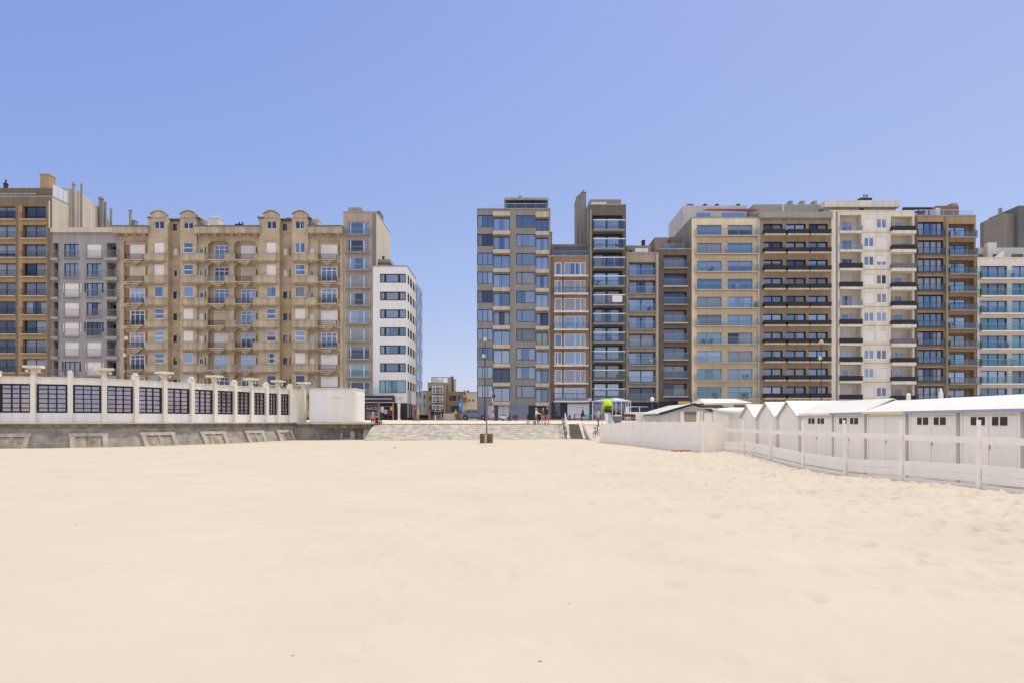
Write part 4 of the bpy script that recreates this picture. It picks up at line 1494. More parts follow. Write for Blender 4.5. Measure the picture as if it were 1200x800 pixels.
b.chimney(M_SLABW, 244, 256, 256, 267, 8, 10, 3)
b.chimney(M_DFRAME, 275.5, 283.5, 263.6, 267, 6, 8, 2)
b.chimney(M_TAUPE, 336, 340, 256, 258, 4, 5)
b.chimney(M_PARTY, 367.5, 373, 258, 268, 8, 10, 2)

# slim sand-coloured tower with glass bay
M_SANDT = mat("render_sand_grey", (.43, .365, .29), .85, .07, .5, streak=.12)
b = Bld("bay_tower", "slim sand coloured tower with a column of tall glazed bays beside the tan stone building", 402.3, 441, 249.2, seed=35, depth=12)
for k in range(11):
    y = 260.0 + 20.8 * k
    b.win(407.2, 433.0, y, y + 15.0, d=.3, cols=(.13, .74), fw=.08, mull=.14, fm=M_WFRAME, glass=b.pick([(G_BLUE, 4), (G_DARK, 2), (G_TEAL, 1)]), curtain=b.pick([(None, 4), ('net', 2), ('right', 1), ('both', 1)]))
    b.balcony(405.4, 434.6, y + 15.2, y + 8.8, .5, 'bars' if k not in (0,) else 'glass', 1.0, M_SLABG, rm=M_RAILG, step=.2)
b.boxp("drain_shaft", mat("shaft_grey", (.20, .19, .185), .8, .1), 436.6, 441.0, 251.5, 312.8, -.10, -.003)
b.finish([M_SANDT, M_PARTY], side_mi=1)
b.boxp("roof_house", M_SLABG, 408.2, 423, 243.3, 249.4, 1.5, 5)
b.chimney(mat("shaft_grey", ()), 438.5, 445.0, 249, 262, 3, 6, 1)

# white corner block
M_WHITEC = mat("render_white_cool", (.76, .755, .765), .75, .03, .5, streak=.05)
b = Bld("white_corner_block", "white rendered corner block with black framed horizontal windows", 437, 477.2, 312.5, Y=105.6, seed=36, depth=9.5)
for k in range(6):
    y = 321.2 + 20.8 * k
    b.win(445.4, 475.6, y, y + 10.4, d=.14, cols=(.20, .735), fw=.13, mull=.30, fm=M_BFRAME, glass=b.pick([(G_BLUE, 4), (G_DARK, 1)]), curtain=b.pick([(None, 3), ('left', 1), ('net', 1)]))
y = 321.2 + 20.8 * 6
b.win(444.6, 475.6, y - 1, y + 14.0, d=.14, cols=(.22, .47), fw=.1, fm=M_BFRAME, glass=G_TEAL, curtain='both')
# street side: windows in the right-hand face
X1 = b.X(477.2)
frs = Fr((X1, b.Y, 0), (0, 1, 0), (-1, 0, 0), R(90))
sops = []
for k in range(7):
    z0, z1 = b.Z(321.2 + 20.8 * k + 10.4), b.Z(321.2 + 20.8 * k)
    for u0, u1 in ((.5, 2.1), (3.0, 5.0), (5.9, 7.4), (8.0, 9.0)):
        sops.append((u0, u1, z0, z1, .14))
        window(frs, b.root, u0, u1, z0, z1, .14, cols=(.5,), fm=M_BFRAME, glass=G_DARK, curtain=b.pick([(None, 1), ('full', 1)]), cm=M_CURT2, name="side_window")
sw = MB()
facade(sw, frs, 0, 9.5, b.Z(472), b.Z(312.5), 0.004, sops)
sw.build("side_wall", M_WHITEC, b.root)
for u0 in (.3, 2.6, 5.4, 7.7):
    mb = MB()
    mb.fbox(frs, u0, u0 + 1.9, b.Z(489), b.Z(470), .02, .3)
    mb.build("shop_pane", [M_DFRAME if u0 in (2.6,) else mat("shop_bronze", (.10, .085, .07), .35, .2)], b.root)
# finish by hand: front sheet, back, left, roof (the right face above is the pierced one)
D = b.depth
facade(b.wall, b.fr, b.X(437), X1, b.zb, b.Z(312.5), 0, b.ops)
X0 = b.X(437)
zt = b.Z(312.5)
b.wall.quad((X0, b.Y + D, b.zb), (X0, b.Y, b.zb), (X0, b.Y, zt), (X0, b.Y + D, zt))
b.wall.quad((X1, b.Y + D, b.zb), (X0, b.Y + D, b.zb), (X0, b.Y + D, zt), (X1, b.Y + D, zt))
b.wall.build("wall", M_WHITEC, b.root)
mb = MB()
mb.box(X0 + .02, X1 - .02, b.Y + .02, b.Y + D - .02, zt - .4, zt - .15)
mb.build("roof", M_ROOF, b.root)
mb = MB()
mb.box(X0 - .02, X1 + .04, b.Y - .06, b.Y + .3, zt - .01, zt + .14)
mb.box(X1 - .3, X1 + .04, b.Y + .31, b.Y + D, zt - .01, zt + .14)
mb.build("coping", M_SLABG, b.root)
mb = MB()
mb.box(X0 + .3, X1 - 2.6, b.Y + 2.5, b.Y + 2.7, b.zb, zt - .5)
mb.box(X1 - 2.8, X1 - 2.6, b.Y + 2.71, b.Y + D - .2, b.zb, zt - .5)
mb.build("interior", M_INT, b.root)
b.boxp("roof_house", mat("roof_house_olive", (.34, .33, .28), .8, .08), 441.5, 455.5, 305, 312.6, 2.0, 6)
b.boxp("roof_slab", M_SLABG, 441, 457, 304, 305, 1.7, 6.3)
b.chimney(M_DFRAME, 448, 450, 301.5, 304, 3, 3.4)
# shop at its foot
b.boxp("awning_box", mat("awning_navy", (.03, .03, .05), .7, .2), 427.5, 463, 463.5, 470.4, -1.6, -.2)
b.boxp("awning_stripe", mat("awning_grey", (.35, .34, .36), .7, .1), 428.5, 462, 466.4, 467.8, -1.63, -1.603)
b.boxp("fascia", M_SLABW, 427.5, 462.5, 470.6, 471.7, -1.4, -.15)
b.boxp("shop_window", mat("shop_window_blue", (.16, .17, .22), .25, .2), 429.5, 443, 473.4, 490.5, -.35, -.31)
b.boxp("shop_sign", mat("shop_sign_dark", (.03, .04, .03), .6, .2), 430.5, 442, 475.6, 481.4, -.42, -.36)
b.boxp("pier", mat("pier_stone_grey", (.35, .32, .28), .85, .1), 443.2, 446, 472, 491, -.5, -.2)
b.boxp("pier", M_SLABB, 460.4, 461.8, 472, 491, -.5, -.2)
b.boxp("shop_front", mat("shop_dark", (.03, .025, .022), .7, .3), 427.5, 477, 471.8, 491.5, -.15, -.01)
put("terrace_balustrade", glassbal_mesh(b.X(462) - b.X(430), 1.05, G_BAL, M_RAILG), b.root, (b.X(430), b.Y - 1.5, b.Z(463.4)))
# shop lettering on the dark sign: pale capitals, only half readable in the photograph
tc = bpy.data.curves.new("shop_lettering", 'FONT')
tc.body = "NACE"
tc.size = .62
tc.extrude = .01
tc.align_x = 'CENTER'
tc.materials.append(mat("lettering_white", (.7, .7, .68), .6, .05))
tmp = bpy.data.objects.new("lettering_tmp", tc)
COL.objects.link(tmp)
lm = bpy.data.meshes.new_from_object(tmp.evaluated_get(bpy.context.evaluated_depsgraph_get()))
bpy.data.objects.remove(tmp)
to = bpy.data.objects.new("shop_lettering", lm)
COL.objects.link(to)
to.parent = b.root
to.location = Vector((b.X(436.3), b.Y - .435, b.Z(479.6))) - WORLD[b.root.name]
to.rotation_euler = (R(90), 0, 0)

# glass-sided block further up the street
M_BLGL = mat("cladding_blue_steel", (.30, .33, .39), .5, .05)
XS = WX(477.2, 105.6)
gb = empty("steel_block", (XS - 5, 120, 1.6), "pale steel grey block with dark strip windows up the street behind the white corner block", "building")
mb = MB()
mb.box(XS - 10, XS - .05, 115.3, 124, 1.6, 25.0)
mb.build("wall", M_BLGL, gb)
frs2 = Fr((XS - .05, 115.3, 0), (0, 1, 0), (-1, 0, 0), R(90))
for k in range(8):
    z0 = 3.2 + 2.75 * k
    mb = MB()
    mb.fbox(frs2, .5, 3.6, z0, z0 + 1.6, -.05, -.003)
    mb.fbox(frs2, 4.6, 8.2, z0, z0 + 1.6, -.05, -.003)
    mb.build("strip_window", G_DARK, gb)
mb = MB()
mb.box(XS - 6, XS - 3, 117, 120, 25.0, 26.4)
mb.build("roof_house", M_SLABG, gb)

# low houses closing the street
def far_house(name, label, x0, x1, ytop, Y, m, depth=10, zb=1.6):
    h = Bld(name, label, x0, x1, ytop, Y=Y, depth=depth, zb=zb, seed=int(x0))
    return h


h = far_house("pale_grey_house", "pale grey low house at the left of the street end", 484, 501, 458, 168, None)
for x_ in (491, 496):
    for y_ in (462, 472):
        h.win(x_, x_ + 2.6, y_, y_ + 5.5, d=.2, fm=M_WFRAME, glass=G_DARK)
h.finish([mat("render_pale_grey", (.46, .44, .43), .85, .08, .4, streak=.1)])
h = far_house("bay_window_house", "tan house with white three storey bay window and a roof terrace at the street end", 501.2, 522.5, 448.4, 167, None)
for k in range(3):
    y_ = 452.8 + 10.7 * k
    h.win(503, 505.6, y_ + .5, y_ + 5, d=.15, fm=M_DFRAME, glass=G_DARK, name="narrow_window")
    h.boxp("bay_front", M_WFRAME, 507, 519.4, y_ - .6, y_ + 7.6, -.9, -.003)
    for xa, xb in ((507.9, 510.2), (511.2, 515.6), (516.6, 518.8)):
        h.boxp("bay_window", G_DARK, xa, xb, y_ + .2, y_ + 4.2, -.96, -.91)
        h.boxp("bay_panel", M_DFRAME, xa, xb, y_ + 5.2, y_ + 6.8, -.96, -.91)
h.finish([M_TAN])
dk_ = MB()
for x_ in (504.8, 512, 518, 524):
    a_, b__, c_, e_ = h.rect(x_, x_ + .7, 441.6, 448.4)
    dk_.fbox(h.fr, a_, b__, c_, e_, 1, 1.15)
a_, b__, c_, e_ = h.rect(504.6, 525, 441, 441.8)
dk_.fbox(h.fr, a_, b__, c_, e_, .95, 1.2)
dk_.build("roof_frame", M_RAILG, h.root)
h.boxp("terrace_screen", mat("screen_pale", ()), 505.5, 512, 442.2, 448.2, 1.02, 1.12)
h.boxp("terrace_screen", M_WFRAME, 512.8, 518, 443.5, 448.2, 4.02, 4.12)
h = far_house("tan_brick_house", "tan brown brick house with a flat roof and tall chimneys at the street end", 522.7, 542, 459, 168, None)
for xa, xb, ya, yb in ((527, 529, 463, 469), (529.8, 534.5, 463, 469), (537, 538.5, 463, 468), (528, 537.5, 475, 482)):
    h.win(xa, xb, ya, yb, d=.3, fm=M_DFRAME, glass=G_DARK, cols=(.5,) if xb - xa > 3 else ())
h.finish([mat("brick_brown_tan", (.30, .225, .15), .85, .12, .5)])
h.boxp("garden_wall", M_SLABW, 518, 536, 484, 491.2, -3.0, -2.7)
for x_, y_ in ((525, 441), (528.5, 440), (531.5, 443)):
    h.chimney(M_SLABB if x_ != 528.5 else M_DBROWN, x_, x_ + 2.3, y_ + 1, 459, 2, 4)
h = far_house("cream_low_house", "cream low house with dark roof windows beside the dark car", 542.2, 566, 459.5, 166, None)
for x_ in (549, 553.6):
    h.win(x_, x_ + 2.2, 467.5, 470, d=.2, fm=M_DFRAME, glass=G_DARK)
h.boxp("shed_roof", mat("tile_brown", (.22, .13, .09), .85, .15), 541.8, 547, 465, 470, -1, -.01)
h.finish([M_PARTY])
h.chimney(M_DBROWN, 543.6, 545, 457.5, 462, -1, 0)
h.chimney(M_DBROWN, 547, 549.4, 457.5, 460, 2, 3)

# ------------------------------------------------------------------ OLD SEA WALL AND WIND SCREEN (left)
M_SEAW = brickmat("sea_wall_stone", (.33, .295, .26), (.26, .235, .21), (.21, .19, .165), .95, .19, .015, var=.42, mscale=1.2)
M_SEAWL = mat("sea_wall_pale", (.45, .41, .36), .9, .16, 1.4, streak=.22, bump=.25, bscale=8)
M_LEDGE = mat("ledge_concrete", (.56, .51, .44), .9, .12, 1.2, streak=.1)
M_MOSS = mat("ledge_mossy", (.27, .225, .14), .9, .28, 1.6, streak=.3)


def outward(i):
    a = Vector(WALLP[max(0, i - 1)])
    c = Vector(WALLP[min(len(WALLP) - 1, i + 1)])
    t = (c - a).normalized()
    return Vector((t.y, -t.x))           # to the beach side


PROF = [(0.45, LEDGE_Z), (0.45, LEDGE_Z - .14)]
sw_root = empty("sea_wall", (-30, 54, 0), "old grey stone sea wall with a mossy ledge and framed buttress panels", "wall")
# plan curve resampled: posts, extended on both sides
plan = [Vector(p) for p in WALLP]
plan = [plan[0] + (plan[0] - plan[1]) * 6] + plan
outs = [outward(0)] + [outward(i) for i in range(len(WALLP))]


def ring(off, z):
    return [(p.x + o.x * off, p.y + o.y * off, z) for p, o in zip(plan, outs)]


def loft(mb, rows, mi=0):
    for r0, r1 in zip(rows, rows[1:]):
        for i in range(len(r0) - 1):
            mb.quad(r0[i], r0[i + 1], r1[i + 1], r1[i], mi)


w_ = MB()
loft(w_, [ring(.50, 1.28), ring(.50, .80), ring(1.15, -.45), ring(1.2, -.9)])
e0, e1 = [ring(.50, 1.28)[-1], ring(.50, .8)[-1], ring(1.15, -.45)[-1]], ring(-.5, 1.28)[-1]
w_.add([e0[0], e0[1], e0[2], (e1[0], e1[1], -.45), e1], [(0, 1, 2, 3, 4)])
w_.build("stone_face", M_SEAW, sw_root)
w_ = MB()
loft(w_, [ring(-1.2, LEDGE_Z - .001), ring(.72, LEDGE_Z - .001), ring(.72, LEDGE_Z - .10), ring(.62, LEDGE_Z - .102)])
w_.build("ledge", M_LEDGE, sw_root)
w_ = MB()
loft(w_, [ring(.62, LEDGE_Z - .102), ring(.60, 1.26), ring(.49, 1.25)])
w_.build("mossy_course", M_MOSS, sw_root)


def on_curve(px):
    """parameter on the plan curve that shows at photo column px (front face offset .5)"""
    pts = [(p.x + o.x * .8, p.y + o.y * .8, o, p) for p, o in zip(plan, outs)]
    for a, c in zip(pts, pts[1:]):
        xa, xc = 600 + 800 * a[0] / a[1], 600 + 800 * c[0] / c[1]
        if xa <= px <= xc:
            t = (px - xa) / (xc - xa)
            P = Vector((a[0], a[1])).lerp(Vector((c[0], c[1])), t)
            return P, a[2].lerp(c[2], t).normalized()
    return Vector(pts[-1][:2]), pts[-1][2]


# framed buttress panels, leaning with the batter
for xa, xb in ((-62, -28), (-6, 34.5), (81.5, 126), (166, 205), (236, 264), (288, 309), (325, 343), (354, 364.5)):
    Pa, na = on_curve(xa)
    Pb, nb = on_curve(xb)
    n = (na + nb).normalized()
    U = (Pb - Pa)
    Wd = U.length
    U.normalize()
    n = Vector((U.y, -U.x))

    def T(u, d, z):
        bat = -.28 + .52 * (.86 - z)           # the battered face
        q = Pa + U * u + n * (d + bat)
        return (q.x, q.y, z)
    bx = empty("buttress_panel", (Pa.x, Pa.y, 0))
    bx.parent = sw_root
    bx.location = Vector((Pa.x, Pa.y, 0)) - WORLD[sw_root.name]
    mb = MB()
    s = min(.34, Wd * .16)
    zt, zb_ = .82, -.5
    for u0, u1, z0, z1 in ((0, s, zb_, zt - .26), (Wd - s, Wd, zb_, zt - .26), (-.06, Wd + .06, zt - .255, zt)):
        mb.box(u0, u1, -.2, .15, z0, z1, T=T)
    mb.build("panel_frame", M_SEAWL, bx)
    mb = MB()
    mid = Wd / 2
    for u0, u1 in ((s, mid - .08), (mid + .08, Wd - s)):
        mb.box(u0, u1, -.2, .06, zb_, zt - .262, T=T)
    mb.box(mid - .08, mid + .08, -.2, .11, zb_, zt - .262, T=T)
    mb.build("panel_field", mat("panel_stone_tan", (.40, .345, .27), .9, .25, 2.0, streak=.3), bx)

# wind screen: pilasters, lintel, sill wall, black framed glazing
M_PAV = mat("screen_white_paint", (.82, .78, .70), .8, .05, .7, streak=.10)
M_PAVW = mat("screen_white_sill", (.80, .79, .78), .8, .04, .7, streak=.08)
ws = empty("wind_screen_gallery", (-30, 55, LEDGE_Z), "long curved white wind screen gallery with black framed windows and pilasters on the old wall", "wind screen")
H_TOP = 3.38
for i in range(len(WALLP) - 1):
    A, Bp = Vector(WALLP[i]), Vector(WALLP[i + 1])
    U = (Bp - A)
    Wd = U.length
    U.normalize()
    D = Vector((-U.y, U.x))
    ang = math.atan2(U.y, U.x)
    fr = Fr((A.x, A.y, 0), (U.x, U.y, 0), (D.x, D.y, 0), ang)
    z0 = LEDGE_Z
    mb = MB()
    mb.fbox(fr, .17, Wd - .17, z0, z0 + .72, 0, .22)
    mb.build("sill_wall", M_PAVW, ws)
    mb = MB()
    mb.fbox(fr, .17, Wd - .17, z0 + 2.86, z0 + H_TOP - .06, 0, .26)
    mb.fbox(fr, .17, Wd - .17, z0 + H_TOP - .058, z0 + H_TOP, -.06, .34)
    mb.build("lintel", M_PAV, ws)
    last = i == len(WALLP) - 2
    if last:
        mb = MB()
        mb.fbox(fr, .17, Wd - .17, z0 + .722, z0 + 2.858, 0, .24)
        mb.build("end_wall", M_PAV, ws)
    else:
        o = put("window", frame_mesh(Wd - .36, 2.13, [.365, .64], [.17, .335, .5, .665, .83], .13, .12, M_BFRAME, .075), ws, fr.P(.18, z0 + .724, .05), ang)
        sub("pane", pane_mesh(Wd - .36, 2.13, .13, .07, G_SCREEN), o)
for i, (p, _) in enumerate(zip(WALLP, SPX)):
    o2 = outward(i)
    ang = math.atan2(o2.y, o2.x) + math.pi / 2
    t2 = Vector((-o2.y, o2.x))
    fr = Fr((p[0], p[1], 0), (t2.x, t2.y, 0), (-o2.x, -o2.y, 0), ang)
    T_head = i % 2 == 0
    mb = MB()
    z1 = LEDGE_Z + H_TOP + (.32 if not T_head else .10)
    mb.fbox(fr, -.165, .165, LEDGE_Z, z1, -.20, .30)
    if not T_head:
        mb.fbox(fr, -.20, .20, z1 + .001, z1 + .07, -.24, .34)
        mb.fbox(fr, -.10, .10, z1 + .071, z1 + .22, -.12, .2)
    pil = mb.build("pilaster", M_PAV, ws)
    if T_head:
        mb = MB()
        mb.fbox(fr, -.15, .15, z1 + .001, z1 + .46, -.12, .18)
        mb.fbox(fr, -.36, .36, z1 + .461, z1 + .53, -.3, .34)
        mb.fbox(fr, -.60, .60, z1 + .531, z1 + .70, -.42, .46)
        mb.build("canopy_head", mat("head_cream", (.76, .70, .57), .8, .08, 1.0, streak=.1), pil)
        for s_ in (-1, 1):
            mb = MB()
            c_ = fr.P(s_ * .37, z1 + .22, -.16)
            mb.lathe([(.02, -.02), (.10, .01), (.14, .08), (.14, .14), (.10, .20), (.02, .22)], c_, 12)
            mb.build("globe_lamp", mat("globe_opal", (.70, .58, .42), .4, .05), pil)

# closed white kiosk at the end of the screen
KY = 70.2
kx0, kx1 = WX(362.5, KY), WX(416.5, KY)
kz1 = WZ(455.3, KY)
kk = empty("white_kiosk", ((kx0 + kx1) / 2, KY + 2, 1.6), "plain white flat roofed kiosk with a pale door next to the wind screen", "kiosk")
mb = MB()
mb.box(kx0, kx1, KY, KY + 4.4, 1.58, kz1)
mb.build("wall", mat("kiosk_white", (.82, .80, .75), .8, .03, .5, streak=.05), kk)
mb = MB()
mb.box(kx0 - .05, kx1 + .08, KY - .06, KY + 4.5, kz1 + .001, kz1 + .09)
mb.build("roof", M_SLABW, kk)
mb = MB()
mb.box(WX(368, KY), WX(381.5, KY), KY - .04, KY - .003, 1.62, WZ(462, KY))
mb.build("door", mat("door_cool_white", (.78, .78, .83), .6, .02), kk)
mb = MB()
mb.box(WX(388, KY), WX(401, KY), KY - .03, KY - .003, WZ(466, KY), WZ(464.8, KY))
mb.build("vent", M_SLABW, kk)
mb = MB()
mb.box(kx1 + .003, kx1 + .04, KY + .5, KY + 3.9, 1.62, kz1 - .45)
mb.build("shutter", slatmat("shutter_kiosk", (.78, .76, .72), 30), kk)
mb = MB()
mb.box(kx1 - .36, kx1 + .06, KY - .10, KY - .003, 1.6, kz1)
mb.build("corner_pier", M_PAV, kk)
# kiosk terrace with the dark recess under it
kt = empty("kiosk_terrace", ((kx0 + kx1) / 2, KY, 0), "overhanging stone terrace with a dark recess below, under the white kiosk", "terrace")
mb = MB()
mb.box(WX(366, 68.6), WX(437, 68.6), 68.5, 75, 1.40, 1.575)
mb.box(-22.4, WX(366, 68.6) - .002, 70.0, 75, 1.40, 1.575)
mb.build("ledge", M_LEDGE, kt)
mb = MB()
mb.box(WX(367, 68.9), WX(435, 68.9), 68.75, 75, 1.02, 1.398)
mb.box(-22.3, WX(367, 68.9) - .002, 70.1, 75, 1.02, 1.398)
mb.build("mossy_course", M_MOSS, kt)
mb = MB()
mb.box(-22.2, WX(436, 72), 69.5, 75, -.9, 1.018)
mb.build("stone_face", M_SEAW, kt)
mb = MB()
mb.prism([(69.0, 1.018), (68.2, -.9), (72, -.9), (72, 1.018)], 'x', WX(425.5, 68.6), WX(436.5, 68.6))
mb.build("buttress", M_SEAWL, kt)
mb = MB()
mb.box(WX(401, 70), WX(404, 70), 69.1, 69.49, -.5, .55)
mb.box(WX(413, 70), WX(418, 70), 69.1, 69.49, -.5, .7)
mb.box(WX(404, 70) + .01, WX(413, 70) - .01, 69.2, 69.49, -.5, -.02)
mb.build("stone_block", M_SEAWL, kt)

# ------------------------------------------------------------------ FENCE AND BEACH HUTS (right)
M_FENCE = mat("fence_white_paint", (.90, .855, .79), .75, .05, 1.3, streak=.015, bump=.05, bscale=14)
M_HUT = mat("hut_white_paint", (.89, .85, .79), .75, .045, 1.1, streak=.03, bump=.04, bscale=12)
M_HUTROOF = mat("hut_roof_white", (.63, .625, .60), .6, .05, .8, streak=.05)
M_VENT = mat("vent_dark", (.05, .045, .04), .7, .1)


def fence_x(y):
    return 12.24 - .019 * y


fn = empty("picket_fence", (11.8, 24, 0), "white painted fence of posts, one rail and low boards in front of the beach huts", "fence")
fys = [4.0, 7.35, 10.7, 14.05, 17.4, 20.75, 24.1, 27.45, 30.8, 34.15, 37.45]
rr = random.Random(4)
for i, y in enumerate(fys):
    x = fence_x(y)
    g0 = sand_z(x, y)
    mb = MB()
    lx, ly = rr.uniform(-.02, .02), rr.uniform(-.015, .015)
    mb.box(-.035, .035, -.042, .042, g0 - .4, 1.77, T=lambda a, b_, c: (x - .03 + a + lx * c, y + b_ + ly * c, c))
    mb.build("post", M_FENCE, fn)
    if i + 1 < len(fys):
        y2 = fys[i + 1]
        x2 = fence_x(y2)
        g1 = sand_z(x2, y2)
        j = [rr.uniform(-.012, .012) for _ in range(6)]

        def T(a, t, c):
            return (x + (x2 - x) * t + .03 + a, y + (y2 - y) * t, c + g_off(t))
        g_off = lambda t: 0.0
        mb = MB()
        mb.box(0, .03, .001, .999, 1.16, 1.33, T=lambda a, t, c: (x + (x2 - x) * t + .03 + a, y + (y2 - y) * t, c + (j[0] + (j[1] - j[0]) * t)))
        mb.build("rail", M_FENCE, fn)
        low = min(g0, g1) if True else 0
        zb0, zb1 = g0, g1
        for q, (za, zb_) in enumerate(((-.30, .095), (.165, .36), (.368, .60))):
            mb = MB()
            mb.box(0, .028, .002, .998, za, zb_, T=lambda a, t, c: (x + (x2 - x) * t + .028 + a + .004 * q, y + (y2 - y) * t, c + (zb0 + (zb1 - zb0) * t) * .85 + (j[2 + q] * (1 - t) + j[3] * t) * .6))
            mb.build("board", M_FENCE, fn)

# closed board fence beyond it
cf = empty("board_fence", (9, 47, 0), "closed white board fence sloping into the sand beside the ramp", "fence")
cpts = [(fence_x(37.45), 37.45), (10.30, 37.0), (9.95, 39.6), (9.55, 42.4), (9.3, 44.6), (9.05, 46.8), (8.75, 49.4), (8.35, 52.2), (7.95, 55.0), (7.5, 58.2)]
tops = [1.69, 1.69, 1.68, 1.67, 1.67, 1.67, 1.66, 1.62, 1.52, 1.44]
for i in range(len(cpts) - 1):
    (xa, ya), (xb, yb) = cpts[i], cpts[i + 1]
    n = Vector((yb - ya, -(xb - xa))).normalized()
    lowfar = -.4
    nb_ = 6
    for q in range(nb_):
        pass
    mb = MB()
    za_, zb__ = tops[i], tops[i + 1]
    for q in range(nb_):
        f0, f1 = q / nb_, (q + 1) / nb_
        def T(t, d, f):
            zt_ = za_ + (zb__ - za_) * t
            return (xa + (xb - xa) * t + n.x * d, ya + (yb - ya) * t + n.y * d, lowfar + (zt_ - lowfar) * f)
        mb.box(.003, .997, 0, .03 + .004 * (q % 2), f0 + .002, f1 - .002, T=T)
    mb.build("board_panel", M_FENCE, cf)
    mb = MB()
    mb.box(xb - .05, xb + .05, yb - .05, yb + .05, -.5, tops[i + 1] + (.03 if i != 4 else .12))
    mb.build("post", M_FENCE, cf)
mb = MB()
mb.box(10.24, 10.36, 36.88, 36.985, -.5, 1.72)
mb.build("post", M_FENCE, cf)
for q, (px_, y_, w_, lb) in enumerate(((796.5, 38.6, .5, "short red board lying at the foot of the closed fence panel farther back"), (829, 36.6, .6, "red board half buried in sand at the corner of the closed fence"))):
    x_ = WX(px_, y_)
    z_ = sand_z(x_, y_)
    mb = MB()
    mb.box(-w_, w_, -.04, .04, -.03, .09, T=lambda a, b_, c: (x_ + a + b_ * .2, y_ - .25 - a * .3 + b_, z_ + c + a * .03))
    tag(mb.build("red_board", mat("paint_red_orange", (.62, .16, .09), .7, .1, 3)), lb, "board")

# --- beach huts: row with the ridge along the fence
HX = 13.2


def hut_x(y):
    return HX + .45 - .0225 * y


def beach_hut(label, y0, y1, vents, trim, door_side, zr=2.49):
    """long-row hut: front face towards -X, roof sloping to the front"""
    yc = (y0 + y1) / 2
    xa = hut_x(yc)
    r = empty("beach_hut", (xa + 1, yc, 0), label, "beach hut", "white beach huts in a row behind the fence")
    sl = -.0225
    T = lambda a, b_, c: (xa + a + sl * (b_ - yc), b_, c)
    mb = MB()
    ya, yb = y0 + .10, y1 - .10
    ez = 2.05
    mb.prism([(0, -.3), (2.0, -.3), (2.0, ez), (1.0, zr - .06), (0, ez)], 'y', ya, yb)
    mb.v = [T(p[0], p[1], p[2]) for p in mb.v]
    mb.build("wall", M_HUT, r)
    mb = MB()      # two doors of vertical boards with a gap
    for d0, d1 in ((ya + .12, yc - .02), (yc + .02, yb - .12)):
        mb.box(-.028, -.002, d0, d1, .12, 1.9, T=T)
    dr = mb.build("door", M_HUT, r)
    mb = MB()
    mb.box(-.05, -.028, yc - .07, yc - .05, .95, 1.08, T=T)
    mb.build("handle", M_RAILG, dr)
    mb = MB()
    mb.box(-.035, -.002, ya, ya + .10, -.3, 1.98, T=T)
    mb.build("corner_board", M_HUT, r)
    mb = MB()
    mb.box(-.035, -.002, yb - .10, yb, -.3, 1.98, T=T)
    mb.build("corner_board", M_HUT, r)
    rf = MB()
    for s_ in (0, 1):
        if s_ == 0:
            pf = [(-.14, ez - .035), (1.0, zr), (1.0, zr + .045), (-.14, ez + .015)]
        else:
            pf = [(1.002, zr), (2.14, ez - .035), (2.14, ez + .015), (1.002, zr + .045)]
        rf.prism(pf, 'y', y0 + .002, y1 - .002)
    rf.v = [T(p[0], p[1], p[2]) for p in rf.v]
    rf.build("roof", M_HUTROOF, r)
    mb = MB()
    mb.box(-.17, -.142, y0 + .004, y1 - .004, ez - .065, ez + .015, T=T)
    mb.build("fascia", trim, r)
    if vents:
        for c_ in (yc - .42, yc + .42):
            mb = MB()
            for o_ in (-.15, .15):
                mb.box(-.045, -.03, c_ + o_ - .125, c_ + o_ + .125, 1.62, 1.85, T=T)
            mb.build("vent_window", M_VENT, r)
            mb = MB()
            mb.box(-.047, -.0285, c_ - .024, c_ + .024, 1.60, 1.87, T=T)
            mb.build("vent_bar", M_HUT, r)
    return r


M_TRIMB = mat("trim_blue", (.34, .38, .52), .6, .08)
M_TRIMY = mat("trim_cream_yellow", (.74, .63, .44), .6, .08)
HP = 2.5
hut_labels = [
    ("white beach hut partly cut off by the photo edge, its roof nearest the viewer", True, M_TRIMB),
    ("white beach hut whose large square vents stand left of the last fence post", True, M_TRIMB),
    ("white beach hut with two vent pairs and blue eaves, second from the picture edge", True, M_TRIMB),
    ("white beach hut without vents under a cream yellow eaves board", False, M_TRIMY),
    ("white beach hut with brownish vents, just nearer than the peaked gables", True, M_TRIMB),
    ("plain white beach hut without vents adjoining the last peaked gable", True, M_HUT),
]
# pitch gaps seen at 1018, 1066.5, 1127 in the photograph
gaps = [30.55, 27.65, 25.2, 22.65, 20.15, 17.65, 15.15, 12.65, 10.15]
specs = [
    ("white beach hut with small brown vents, joined to the nearest peaked gable hut", True, M_HUT),
    ("white hut with dark vents and blue eaves, left of the cream yellow eaves", True, M_TRIMB),
    ("white beach hut without vents under a cream yellow eaves board", False, M_TRIMY),
    ("white beach hut with blue eaves and two vent pairs, right of the cream yellow eaves", True, M_TRIMB),
    ("white beach hut with the largest dark vents in the picture", True, M_TRIMB),
    ("white beach hut cut by the right edge of the picture", True, M_TRIMB),
    ("white beach hut beyond the right edge of the picture", False, M_TRIMB),
    ("last white beach hut of the row, nearest to the sea", True, M_TRIMB),
]
for (ya, yb), (lb, vn, tr_) in zip(zip(gaps, gaps[1:]), specs):
    beach_hut(lb, yb, ya, vn, tr_, 0, zr=2.53 if ya > 26 else 2.44)


